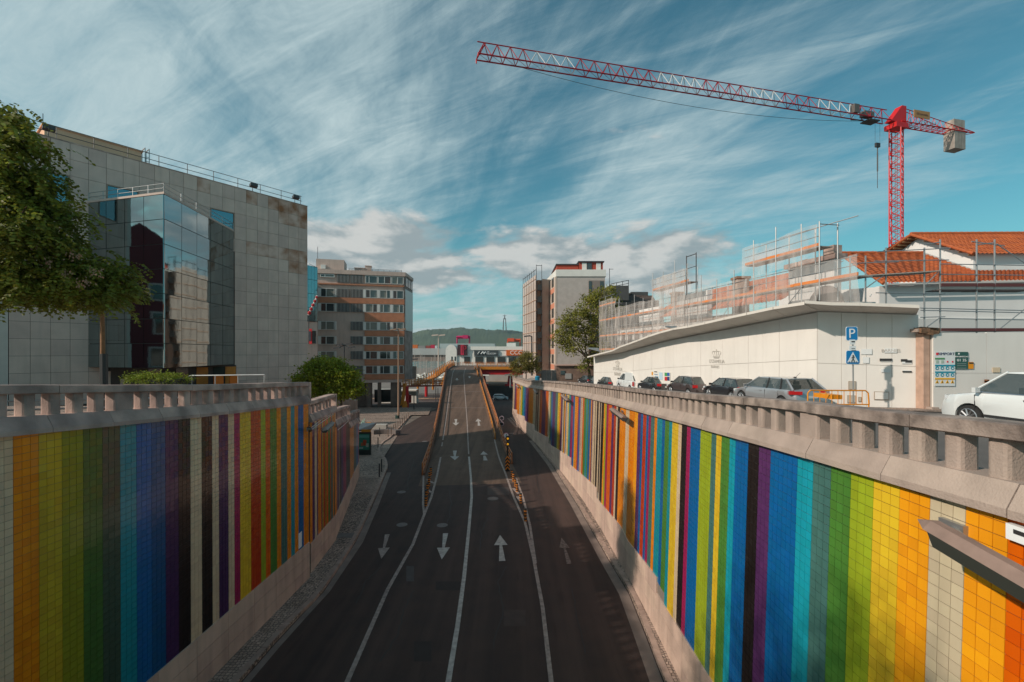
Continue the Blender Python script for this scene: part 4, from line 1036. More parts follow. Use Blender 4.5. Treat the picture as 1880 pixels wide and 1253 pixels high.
def crown(x, y, s, m, parent):
    c = onH(x, y, .05); b = B(); X = dL * -1.0
    X = dL if dL.dot(Vector((1, 0, 0))) > 0 else -dL
    f = lambda a, h: c + X * a * s + Vector((0, 0, h * s * .62))
    for a0 in (-.85, -.42, 0, .42, .85):
        pr = None
        for k in range(8):
            t = k / 7; x_ = (1 - t) ** 2 * a0 * .72 + 2 * t * (1 - t) * a0 * 1.75 ; h_ = (1 - t) ** 2 * -.55 + 2 * t * (1 - t) * .75 + t * t * .35; q = f(x_, h_)
            if pr is not None: b.bar(pr, q, .028 * s, 4)
            pr = q
    b.bar(f(-.75, -.75), f(.75, -.75), .05 * s, 4); b.bar(f(-.55, -1.0), f(.55, -1.0), .05 * s, 4); b.ball(f(0, .72), .08 * s, 6)
    obj('crown_logo', b, m, parent)
Xh = dL if dL.x > 0 else -dL
crown(1316.5, 649, .5, ink, hd)
text('logo_lettering', "D'ZAMELIA", .33, ink, hd, onH(1317, 664, .05), Xh, sx=1.05)
text('logo_lettering', 'BARNES', .24, ink, hd, onH(1314, 674, .05), Xh, sx=1.1)
crown(1134.5, 667, .6, inkl, hd); text('logo_lettering', "D'ZAMELIA", .5, inkl, hd, onH(1134.5, 678, .05), Xh); text('logo_lettering', 'BARNES', .5, ink, hd, onH(1134.5, 687.5, .05), Xh)
def flat(name, c0, c1, z0, z1, m, parent, nn, o):   # vertical board between two XY points
    b = B(); b.hexa([(c0.x, c0.y, z0), (c1.x, c1.y, z0), (c1.x + nn.x * .02, c1.y + nn.y * .02, z0), (c0.x + nn.x * .02, c0.y + nn.y * .02, z0), (c0.x, c0.y, z1), (c1.x, c1.y, z1), (c1.x + nn.x * .02, c1.y + nn.y * .02, z1), (c0.x + nn.x * .02, c0.y + nn.y * .02, z1)]); return obj(name, b, m, parent)
pb = thing('notice_board', 'white site notice board with red, blue and green squares above the black saloon', 'sign', onH(1215, 690))
def patchH(x0, x1, y0, y1, m, o, name): 
    a, c = onH(x0, y1, o), onH(x1, y1, o); return flat(name, a, c, a.z, PZ(y0, a.y), m, pb, nL, o)
patchH(1196, 1232, 681, 701, white_p, .05, 'board')
for (x0, x1, y0, y1, cl) in ((1222, 1226.5, 684.5, 690.5, (.06, .3, .1)), (1227, 1231, 684.5, 690.5, (.03, .12, .4)), (1222, 1226.5, 692, 699, (.5, .03, .03)), (1227, 1231, 692, 699, (.03, .05, .15)), (1198, 1200.5, 683, 689, (.7, .3, .02)), (1203, 1208, 682, 683.5, (.05, .05, .06)), (1203, 1209, 687, 688, (.1, .2, .35)), (1204, 1210, 691, 692.5, (.1, .25, .4)), (1212, 1218, 684, 697, (.45, .6, .7))):
    patchH(x0, x1, y0, y1, mat('print_%d_%d' % (x0, y0), cl, .7), .075, 'printed_square')
# small notices on the camera-facing panel
def onR(x, y, o=.045):
    u = (x - CX) / F; t = (u * HB.y - HB.x) / ((HA.x - HB.x) - u * (HA.y - HB.y)); q = HB.lerp(HA, t); return Vector((q.x + nR.x * o, q.y + nR.y * o, PZ(y, q.y)))
XR = dR if dR.x > 0 else -dR
def patchR(name, x0, x1, y0, y1, m, o=.045, parent=None):
    a, c = onR(x0, y1, o), onR(x1, y1, o); return flat(name, a, c, a.z, PZ(y0, a.y), m, parent or hd, nR, o)
vent = mat('vent_brown', (.34, .27, .21), .7)
for (x0, x1, y0, y1) in ((1557, 1571, 700, 716), (1604, 1631, 719, 734), (1555, 1571, 726, 740), (1575, 1581, 729, 738)):
    patchR('hatch_frame', x0, x1, y0, y1, vent); patchR('hatch', x0 + 1.2, x1 - 1.2, y0 + 1.2, y1 - 1.2, hoard_m if x0 == 1604 else mat('vent_grey', (.42, .38, .32), .7), .07)
paper = mat('paper', (.70, .72, .72), .8)
for (x0, x1, y0, y1) in ((1580, 1600, 641, 651), (1583, 1595, 656, 667), (1623, 1646, 640, 648), (1616, 1637, 660, 664), (1655, 1673, 660, 668), (1617, 1634, 678, 684), (1656, 1672, 680, 684)):
    patchR('paper_notice', x0, x1, y0, y1, paper)
text('notice_lettering', 'BARNES', .2, ink, hd, onR(1634, 644, .07), XR)
b = B()
for (x, y) in ((1620, 661), (1631, 661), (1659, 662), (1667, 664)): b.obox(onR(x, y, .06), XR, nR, (0, 0, 1), .12, .01, .06)
b.obox(onR(1664, 682.5, .07), XR, nR, (0, 0, 1), .17, .01, .03); obj('graffiti_mark', b, frame_d, hd)
# gate hoarding on the far right
gh = thing('hoarding', 'lower cream gate hoarding with safety posters behind the white car', 'hoarding', (22, 20.5, -2.6))
gx = [PX(1712, 20.5), PX(1810, 20.5), PX(1905, 20.5), PX(2000, 20.5)]
for k in range(3):
    b = B(); b.box(gx[k] + .008, gx[k + 1] - .008, 20.47, 20.55, -2.7, -.95 + .0); obj('panel', b, hoard_m, gh); b = B(); b.box(gx[k] + .008, gx[k + 1] - .008, 20.47, 20.55, -.94, .86 + .03 * k); obj('panel', b, hoard_m, gh)
b = B(); b.box(gx[0], gx[3], 20.56, 20.62, -2.7, .8); obj('backing', b, hoard_j, gh)
b = B(); b.box(PX(1810, 20.4) - .05, PX(1819, 20.4), 20.3, 20.42, PZ(702, 20.4), PZ(699.5, 20.4)); b.box(PX(1810, 20.4) - .05, PX(1812, 20.4), 20.3, 20.42, PZ(703.5, 20.4), PZ(697, 20.4)); obj('latch', b, mat('rust', (.18, .07, .03), .8), gh)
YS = 20.44
def gsign(name, label, cat): return thing(name, label, cat, (PX(1735, YS), YS, -1))
def gp(parent, name, x0, x1, y0, y1, m, dy=0.0): 
    b = B(); b.box(PX(x0, YS), PX(x1, YS), YS - .012 - dy, YS - dy, PZ(y1, YS), PZ(y0, YS)); return obj(name, b, m, parent)
sg = gsign('safety_sign', 'white construction safety poster lettered RIMPORT with rows of round blue pictograms', 'sign')
gp(sg, 'board', 1715.5, 1753, 646, 709, mat('sign_white', (.72, .74, .74), .5))
signteal = mat('sign_teal', (.02, .28, .38), .5); signyel = mat('sign_yellow', (.80, .42, .02), .5); signgrn = mat('sign_green', (.10, .28, .12), .5); signred = mat('sign_red', (.65, .04, .06), .5)
gp(sg, 'logo_square', 1718, 1722, 647.8, 652.4, signred, .014)
text('lettering', 'RIMPORT', .165, navy, sg, (PX(1736.3, YS), YS - .02, PZ(650.3, YS)), (1, 0, 0), sx=1.12)
gp(sg, 'band', 1716, 1733.5, 657.3, 660.2, signgrn, .014)
gp(sg, 'band', 1716, 1752.6, 670, 672.6, signteal, .014); gp(sg, 'band', 1716, 1752.6, 682.3, 684.9, signteal, .014); gp(sg, 'band', 1715.8, 1752, 694.2, 697.2, signyel, .014)
for k in range(4):
    x = 1720 + 9.35 * k
    for y in (676.3, 688.8):
        b = B(); b.lathe([(.082, -.02), (.082, -.014)], (PX(x, YS), YS, PZ(y, YS)), 14, 'Y'); r = obj('pictogram', b, signteal, sg)
        b = B(); b.lathe([(.038, -.026), (.038, -.021)], (PX(x + .3, YS), YS, PZ(y + .4, YS)), 6, 'Y'); obj('pictogram_figure', b, paper, sg)
    b = B(); q = Vector((PX(x, YS), YS - .018, PZ(699.6, YS))); b.prism([q + Vector((-.085, 0, -.11)), q + Vector((.085, 0, -.11)), q + Vector((0, 0, .05))], (0, .006, 0)); obj('warning_triangle', b, signyel, sg)
    b = B(); q = q + Vector((0, -.006, -.06)); b.prism([q + Vector((-.02, 0, -.03)), q + Vector((.02, 0, -.03)), q + Vector((0, 0, .06))], (0, .003, 0)); obj('warning_figure', b, frame_d, sg)
    if k < 2: gp(sg, 'pictogram_square', x - 2.5, x + 2.5, 661.7, 667, mat('pale_green', (.4, .5, .42), .6), .014)
    else: gp(sg, 'small_mark', x - 1, x + 1.4, 663, 666, signred, .014)
s2 = gsign('information_sign', 'dark green notice poster beside the white safety poster', 'sign')
gp(s2, 'board', 1754, 1777, 646.5, 678, mat('sign_dkgreen', (.03, .10, .085), .5))
text('lettering', 'INFORMACAO', .09, paper, s2, (PX(1765, YS), YS - .02, PZ(655.3, YS)), (1, 0, 0))
text('lettering', '01 35', .17, paper, s2, (PX(1765, YS), YS - .02, PZ(662, YS)), (1, 0, 0), sx=1.1)
for y in (668, 671.5, 676): gp(s2, 'text_line', 1757, 1773, y, y + .7, mat('pale_ink', (.35, .42, .4), .6), .014)
gp(s2, 'logo', 1758.5, 1761, 648.3, 651.3, paper, .014)
s3 = gsign('warning_sign', 'small orange notice plate right of the dark green poster', 'sign')
gp(s3, 'plate', 1778, 1787, 665, 677.5, mat('plate_orange', (.80, .30, .01), .5)); gp(s3, 'header', 1778.5, 1786.5, 665.8, 668, frame_d, .014)
s4 = gsign('paper_notice', 'faded beige paper notice on the gate hoarding above the white car bonnet', 'notice')
gp(s4, 'sheet', 1822, 1836, 675, 684, mat('faded_paper', (.66, .52, .36), .8))
# pillar between hoardings
gpil = thing('gate_pillar', 'old stone gate pillar with a broken rusty capital between the two hoardings', 'pillar', (PX(1701, 20.7), 20.7, -2.7))
b = B(); b.box(PX(1692, 20.7), PX(1703, 20.7), 20.6, 21.0, -2.7, PZ(612, 20.7)); obj('shaft', b, mat('pink_plaster', (.55, .36, .27), .85, 3, .25, .3, 30), gpil)
b = B(); b.box(PX(1703, 20.7), PX(1708.5, 20.7), 20.62, 21.0, -2.7, PZ(612, 20.7)); obj('broken_edge', b, mat('brown_rubble', (.25, .14, .08), .9, 8, .6, 1.0, 30), gpil)
b = B()
for k in range(9): b.obox(P(1690 + k * 3.2, 608 + ru(-2.5, 2.5), 20.6), (1, ru(-.2, .2), ru(-.3, .3)), (0, 1, .1), (0, 0, 1), ru(.08, .17), .2, ru(.05, .11))
obj('broken_capital', b, mat('brown_rubble', (.25, .14, .08), .9), gpil)
b = B(); b.box(PX(1681, 20.6), PX(1693, 20.6), 20.5, 20.9, PZ(610, 20.6), PZ(604, 20.6)); obj('lintel_stub', b, stone, gpil)
b = B(); b.box(PX(1700, 20.6), PX(1713, 20.6), 20.3, 21.0, -2.75, PZ(747, 20.6)); obj('plinth', b, stone, gpil)
# forecourt of cobbles in front of the camera-facing hoarding
b = B(); b.face([Vector((x, y, zur(y) + .03)) for x, y in ((14.6, 20.0), (17.8, 18.8), (32, 18.5), (32, 20.46), (18.8, 20.96), (15.0, 22.45))]); struct('cobbled_strip', b, cobble)
# ================================================================ SCAFFOLD
S0 = Vector((11.85, 60, 0)); S1 = Vector((18.2, 26.5, 0)); Sd = (S1 - S0).normalized(); SLn = (S1 - S0).length
Sn = Vector((Sd.y, -Sd.x, 0)); Sn = Sn if Sn.x < 0 else -Sn
def sp(d, o, z): q = S0 + Sd * d + Sn * o; return Vector((q.x, q.y, z))
def sd(x):
    u = (x - CX) / F; return (u * S0.y - S0.x) / (Sd.x - u * Sd.y)
board_o = mat('orange_toe_board', (.72, .23, .06), .7, 2, .15)
scf = thing('scaffold', 'long netted scaffold with orange toe boards standing behind the cream hoarding canopy', 'scaffold', sp(SLn / 2, 0, -3))
tops = [(sd(1105), 6.55), (sd(1134), 6.6), (sd(1136), 5.35), (sd(1201), 5.35), (sd(1203), 7.4), (sd(1272), 7.4), (sd(1274), 5.35), (sd(1373), 5.35), (sd(1375), 7.45), (SLn, 7.45)]
def topz(d):
    r = tops[0][1]
    for a, z in tops:
        if d >= a: r = z
    return r
d = 0.0; k = 0
while d <= SLn + .1:
    z = topz(min(d, SLn)); ex = ru(.0, .9) if k % 2 else 0
    b = B(); b.bar(sp(d, .35, -3.5), sp(d, .35, z + .35 + ex), .035, 6); obj('standard', b, steel, scf)
    b = B(); b.bar(sp(d, -.65, -3.5), sp(d, -.65, z + .1), .035, 6)
    for zz_ in (2.05, 4.05, 6.15):
        if zz_ < z: b.bar(sp(d, -.65, zz_), sp(d, .35, zz_), .025, 5)
    obj('standard', b, steel, scf)
    if k % 3 == 0:
        b = B(); b.bar(sp(d, .36, 0), sp(min(d + 2.2, SLn), .36, 2.05), .022, 5); b.bar(sp(d, .36, 2.1), sp(min(d + 2.2, SLn), .36, 4.05), .022, 5); obj('brace', b, steel, scf)
    d += 2.05; k += 1
def run(z0, da, db, orange=True):
    n_ = max(1, int((db - da) / 2.05))
    for k in range(n_):
        a, c = lerp(da, db, k / n_) + .01, lerp(da, db, (k + 1) / n_) - .01; j = ru(-.02, .02)
        b = B(); b.hexa([sp(a, .30, z0 + j), sp(c, .30, z0 - j), sp(c, .33, z0 - j), sp(a, .33, z0 + j), sp(a, .30, z0 + .17 + j), sp(c, .30, z0 + .17 - j), sp(c, .33, z0 + .17 - j), sp(a, .33, z0 + .17 + j)]); obj('toe_board', b, board_o, scf)
        b = B(); b.hexa([sp(a, -.6, z0 - .06), sp(c, -.6, z0 - .06), sp(c, .29, z0 - .06), sp(a, .29, z0 - .06), sp(a, -.6, z0 - .01), sp(c, -.6, z0 - .01), sp(c, .29, z0 - .01), sp(a, .29, z0 - .01)]); obj('deck_board', b, mat('deck_grey', (.38, .33, .29), .8), scf)
    for h in (.55, 1.05):
        b = B(); b.bar(sp(da, .36, z0 + h), sp(db, .36, z0 + h), .024, 5); obj('ledger', b, steel, scf)
run(2.05, 0, sd(1260)); run(4.08, 0, SLn + 2.4); run(6.2, sd(1375), SLn); run(6.2, sd(1203), sd(1270)); run(0.3, 0, sd(1200))
run(6.0, 0, sd(1134))
def netp(da, db, z0, z1, o=.42):
    n_ = max(1, int((db - da) / 1.0)); b = B(); nz = max(1, int((z1 - z0) / 1.0)); k0 = len(b.v)
    for j in range(nz + 1):
        for k in range(n_ + 1): b.v.append(tuple(sp(lerp(da, db, k / n_), o + ru(-.16, .16), lerp(z0, z1, j / nz) + (ru(-.08, .08) if j == nz else 0))))
    for j in range(nz):
        for k in range(n_): q = k0 + j * (n_ + 1) + k; b.f.append((q, q + 1, q + n_ + 2, q + n_ + 1)); b.m.append(0)
    obj('netting', b, net1, scf)
netp(0, sd(1136), -1.5, 6.6); netp(sd(1136), sd(1203), -1.5, 5.35); netp(sd(1203), sd(1273), -1.5, 7.35); netp(sd(1273), sd(1375), -1.5, 5.3)
netp(sd(1375), SLn, -.5, 5.3); netp(sd(1375), SLn, 5.3, 7.4, .45); netp(SLn, SLn + 2.5, -.5, 5.2)
netp(sd(1203), sd(1268), 1.0, 7.3, .5)
b = B()
for (x, o) in ((1267, .35), (1284, .3)): b.bar(sp(sd(x), o, 5), sp(sd(x), o, 8.45), .045, 6)
b.bar(sp(sd(1267), .35, 8.35), sp(sd(1284), .3, 8.35), .04, 6); b.bar(sp(sd(1267), .35, 7.3), sp(sd(1284), .3, 7.3), .03, 6)
obj('stair_frame', b, steel_d, scf)
b = B(); b.bar(sp(SLn, .35, 3), sp(SLn, .35, 7.6), .04); b.bar(sp(SLn - .1, -1.0, 3), sp(SLn - .1, -1.0, 7.6), .04); b.bar(sp(SLn - 3, .35, 7.35), sp(SLn + 1.2, -1.0, 7.65), .03); b.bar(sp(SLn, .35, 7.45), sp(SLn, -1, 7.45), .03)
obj('end_frame', b, steel, scf)
# second scaffold in front of the tiled house
sc2 = thing('scaffold', 'bare tube scaffold with dark red boards in front of the tiled roof house', 'scaffold', (26, 27.5, -3))
for x in (1560.5, 1589, 1626.5, 1697, 1726, 1793, 1826, 1890):
    for (Y, y0) in ((27.0, 455 if x in (1626.5, 1697) else 440 if x > 1700 else 470),):
        b = B(); b.bar(P(x, 615, Y) - Vector((0, 0, 3)), P(x, y0, Y), .045, 7); obj('standard', b, steel, sc2)
for (xa, ya, xb, yb) in ((1610, 462.5, 1745, 456), (1563, 484, 1650, 481), (1605, 480, 1742, 477.5), (1540, 512, 1725, 498), (1608, 538, 1735, 540), (1726, 485, 1900, 488), (1726, 504, 1900, 506), (1690, 566, 1900, 571), (1690, 570, 1900, 575), (1690, 583, 1735, 582), (1726, 585, 1900, 588), (1726, 610, 1900, 608)):
    b = B(); b.bar(P(xa, ya, 26.95), P(xb, yb, 26.95), .03, 6); obj('ledger', b, steel, sc2)
for (xa, ya, xb, yb) in ((1589, 530, 1628, 502), (1700, 523, 1722, 500), (1830, 609, 1900, 553), (1830, 448, 1900, 497), (1703, 600, 1728, 582), (1597, 545, 1600, 540)):
    b = B(); b.bar(P(xa, ya, 26.9), P(xb, yb, 26.9), .03, 6); obj('brace', b, steel, sc2)
for (xa, ya, xb, yb) in ((1697, 450, 1726, 445), (1793, 450, 1826, 446), (1784, 444, 1844, 452)):
    b = B(); b.bar(P(xa, ya, 27), P(xb, yb, 27), .035, 6); obj('transom', b, steel, sc2)
for (xa, xb, y0, y1) in ((1727, 1793, 520.5, 526.5), (1794, 1826, 520.8, 526.8), (1827, 1900, 521, 527), (1727, 1826, 603, 608.5), (1827, 1900, 603, 608.5)):
    b = B(); a, c = P(xa, y1, 26.9), P(xb, y0, 26.9); b.box(a.x + .02, c.x - .02, 26.85, 26.89, a.z, c.z); obj('toe_board', b, mat('maroon_board', (.11, .03, .03), .7), sc2)
    b = B(); b.box(a.x + .02, c.x - .02, 26.9, 27.9, a.z - .2, a.z - .14); obj('deck_board', b, mat('dark_deck', (.10, .09, .09), .8), sc2)
b = B(); a, c = P(1565, 509, 26.9), P(1722, 499, 26.9); b.hexa([(a.x, 26.8, a.z), (c.x, 26.8, c.z), (c.x, 27.8, c.z), (a.x, 27.8, a.z), (a.x, 26.8, a.z + .06), (c.x, 26.8, c.z + .06), (c.x, 27.8, c.z + .06), (a.x, 27.8, a.z + .06)]); obj('deck_board', b, mat('deck_grey', (.38, .33, .29), .8), sc2)
# ================================================================ TILED HOUSES
terra = mat('terracotta', (.50, .125, .03), .75, 2.2, .30, .1, 20, c2=(.30, .07, .025))
terra_d = mat('terracotta_edge', (.46, .11, .03), .75, 3, .2)
def tiled_roof(parent, a, b_, c, d, pitch=.30, row=.36, m=terra):   # a,b ridge (left,right), c,d eave (right,left)
    a, b_, c, d = map(Vector, (a, b_, c, d)); nx = max(2, int((c - d).length / pitch)); nr = max(2, int(((a - d).length + (b_ - c).length) / 2 / row))
    nrm_ = (c - d).cross(a - d).normalized(); nrm_ = nrm_ if nrm_.z > 0 else -nrm_
    sub = 4; bb = B(); W = nx * sub + 1
    for r in range(nr):
        for e in (0, 1):
            t = (r + e) / nr; t_ = t + (.12 / nr if e == 0 else 0) * 0
            lo = d.lerp(a, 1 - t); hi = c.lerp(b_, 1 - t)
            for i in range(W):
                f = i / (W - 1); h = .035 * (1 + math.cos(2 * math.pi * (i % sub) / sub)) + (.045 if e == 1 else 0.0)
                q = lo.lerp(hi, f) + nrm_ * h; bb.v.append(tuple(q))
        k = r * 2 * W
        for i in range(W - 1): bb.f.append((k + i, k + i + 1, k + W + i + 1, k + W + i)); bb.m.append(0)
        if r:
            kp = k - W
            for i in range(W - 1): bb.f.append((kp + i, kp + i + 1, k + i + 1, k + i)); bb.m.append(0)
    return obj('roof_tiles', bb, m, parent, kind='stuff')
def ridge(parent, a, b_, r=.12, step=.42, name='ridge_tile', cap=60):
    a, b_ = Vector(a), Vector(b_); n = min(cap, max(1, int((b_ - a).length / step)))
    for k in range(n):
        p, q = a.lerp(b_, k / n), a.lerp(b_, (k + 1) / n + .03 / n); bb = B(); bb.bar(p, q, r, 8, r2=r * 1.18); obj(name, bb, terra_d, parent)
hs = thing('house', 'white gabled house with an orange clay tile roof and exposed rafters at the right edge', 'house', (40, 40, -2.7))
Nn = P(1787, 467, 34.3); Ap = P(1672, 431.5, 39); Fp_ = P(1627, 461, 41)
white_wall = mat('white_render', (.76, .74, .72), .8, .6, .06); lilac = white_wall
ev = Nn.z - .05
b = B(); g0 = Vector((Nn.x + .5, Nn.y + .5, 0)); g1 = Vector((Fp_.x + .9, Fp_.y - .3, 0)); ga = Vector((Ap.x + .7, Ap.y, 0))
b.face([(g0.x, g0.y, 2), (g0.x, g0.y, Nn.z + .30), (ga.x, ga.y, Ap.z - .25), (g1.x, g1.y, Fp_.z - .2), (g1.x, g1.y, 3)])
b.face([(g0.x, g0.y, 3), (g0.x + 26, g0.y - .5, 3), (g0.x + 26, g0.y - .5, Nn.z + .30), (g0.x, g0.y, Nn.z + .30)])
obj('wall', b, white_wall, hs)
tiled_roof(hs, Ap, Ap + Vector((26, -.5, 0)), Nn + Vector((26, -.5, -.1)), Nn, .32, .38)
tiled_roof(hs, Ap + Vector((26, -.5, 0)), Ap, Fp_ + Vector((-.3, 0, -.1)), Fp_ + Vector((26, 0, -.1)), .32, .38)
ridge(hs, Ap + Vector((0, 0, .1)), Ap + Vector((24, -.4, .1)), .13, .45, cap=50); ridge(hs, Ap + Vector((0, 0, .02)), Nn + Vector((0, 0, .05)), .11, .5, 'verge_tile'); ridge(hs, Ap, Fp_, .11, .5, 'verge_tile')
wood = mat('roof_timber', (.30, .16, .07), .8, 4, .3)
for k in range(5):
    t = .1 + k * .19; p = Ap.lerp(Fp_, t); b = B(); b.bar(p + Vector((-.05, 0, -.22)), p + Vector((.95, 0, -.22)), .07, 4); obj('rafter', b, wood, hs)
for k in range(7):
    t = .08 + k * .14; p = Ap.lerp(Nn, t); b = B(); b.bar(p + Vector((.05, 0, -.2)), p + Vector((.75, 0, -.2)), .06, 4); obj('rafter', b, wood, hs)
h2 = thing('house', 'lower wing with an orange tiled lean-to roof and white walls behind the tube scaffold', 'house', (32, 34, -2.7))
eL, eR = P(1622, 521, 32), P(1930, 515, 32); rL, rR = P(1541, 466.5, 37.5), P(1930, 464, 37.5)
rM = P(1696, 466, 37.5); rN = P(1788, 497.5, 34.05); eM = P(1696, 519.8, 32); eN = P(1788, 518, 32); rT = P(1930, 496, 34.05)
tiled_roof(h2, rL, rM, eM, eL, .30, .36); tiled_roof(h2, rM, rN, eN, eM, .30, .36); tiled_roof(h2, rN, rT, eR, eN, .30, .36); ridge(h2, rL + Vector((0, 0, .08)), rM + Vector((0, 0, .08)), .12, .45, cap=50)
b = B(); b.bar(rM, rN, .10, 6); b.bar(rN, rT, .08, 6); obj('flashing', b, mat('grey_gutter', (.4, .38, .36), .6), h2); ridge(h2, rL, eL, .1, .45, 'hip_tile')
b = B(); b.hexa([(eL.x + .2, 32.6, -3), (eR.x, 32.6, -3), (eR.x, 33, -3), (eL.x + .2, 33, -3), (eL.x + .2, 32.6, eL.z - .1), (eR.x, 32.6, eR.z - .1), (eR.x, 33, eR.z - .1), (eL.x + .2, 33, eL.z - .1)]); obj('wall', b, lilac, h2)
b = B(); b.hexa([(eL.x + .18, 32.62, -3), (eL.x + .3, 32.9, -3), (rL.x + .3, 46, -3), (rL.x, 46, -3), (eL.x + .18, 32.62, eL.z - .15), (eL.x + .3, 32.9, eL.z - .15), (rL.x + .3, 46, eL.z + 1), (rL.x, 46, eL.z + 1)]); obj('side_wall', b, white_wall, h2)
b = B(); b.bar(eL + Vector((0, -.1, -.1)), eR + Vector((0, -.1, -.1)), .09, 6); obj('gutter_pipe', b, mat('grey_gutter', (.4, .38, .36), .6), h2)
b = B(); b.box(eL.x + .25, eR.x, 32.45, 32.59, 1.2, 2.4); obj('wall_stripe', b, mat('pale_band', (.60, .60, .58), .8), h2)
# white building under restoration behind the scaffold netting
h3 = thing('building', 'white building under restoration with cornices and an arched opening behind the netting', 'building', sp(20, -3, -3))
def seg3(da, db, o, z0, z1, m, name='wall', th=.5):
    b = B(); b.hexa([sp(da, o, z0), sp(db, o, z0), sp(db, o - th, z0), sp(da, o - th, z0), sp(da, o, z1), sp(db, o, z1), sp(db, o - th, z1), sp(da, o - th, z1)]); return obj(name, b, m, h3)
seg3(1.5, SLn - .8, -1.5, -4, 3.1, white_wall, th=3.0); seg3(sd(1410), SLn - .9, -1.6, 3.1, 5.7, white_wall); seg3(sd(1150), sd(1185), -1.6, 3.1, 4.9, white_wall); seg3(sd(1215), sd(1268), -1.6, 3.1, 5.5, white_wall)
seg3(sd(1405), SLn - .7, -1.45, 5.7, 6.0, stone_weath, 'cornice', .9); seg3(SLn - 1.5, SLn - .75, -1.4, 6.0, 6.5, stone_weath, 'parapet_block', .6)
seg3(1.5, SLn - .8, -1.42, 2.8, 3.1, stone, 'cornice', .3); seg3(1.5, sd(1270), -1.42, .6, .9, stone, 'cornice', .3)
arch = B(); c0 = sd(1480); n_ = 14
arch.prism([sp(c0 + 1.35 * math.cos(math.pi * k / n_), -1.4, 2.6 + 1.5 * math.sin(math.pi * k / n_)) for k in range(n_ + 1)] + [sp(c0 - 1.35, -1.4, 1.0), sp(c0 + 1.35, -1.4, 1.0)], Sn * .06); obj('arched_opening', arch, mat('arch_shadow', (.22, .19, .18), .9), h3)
for k in range(13):
    dd = 3 + k * 1.9
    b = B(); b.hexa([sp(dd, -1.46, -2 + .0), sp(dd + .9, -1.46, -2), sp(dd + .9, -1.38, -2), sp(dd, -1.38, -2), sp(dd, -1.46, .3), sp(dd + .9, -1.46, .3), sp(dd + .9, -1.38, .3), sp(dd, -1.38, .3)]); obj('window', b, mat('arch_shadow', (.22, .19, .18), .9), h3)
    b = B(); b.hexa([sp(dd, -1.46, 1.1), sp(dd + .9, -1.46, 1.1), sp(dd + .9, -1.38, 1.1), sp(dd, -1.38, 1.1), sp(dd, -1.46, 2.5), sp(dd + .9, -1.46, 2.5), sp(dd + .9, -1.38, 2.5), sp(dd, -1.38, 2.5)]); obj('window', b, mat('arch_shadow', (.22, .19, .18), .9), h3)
tiled_roof(h3, sp(sd(1395), -7, 6.6), sp(sd(1160), -7, 6.6), sp(sd(1155), -1.6, 3.6), sp(sd(1400), -1.6, 3.6), .35, .42)
for x in (1180, 1203 + 80, 1395):
    b = B(); c = sp(sd(x), -4, 0); b.box(c.x - .5, c.x + .5, c.y - .5, c.y + .5, 3, 6.3); b.box(c.x - .6, c.x + .6, c.y - .6, c.y + .6, 6.3, 6.5); obj('chimney', b, mat('brown_rubble2', (.32, .2, .14), .9, 3, .4), h3)
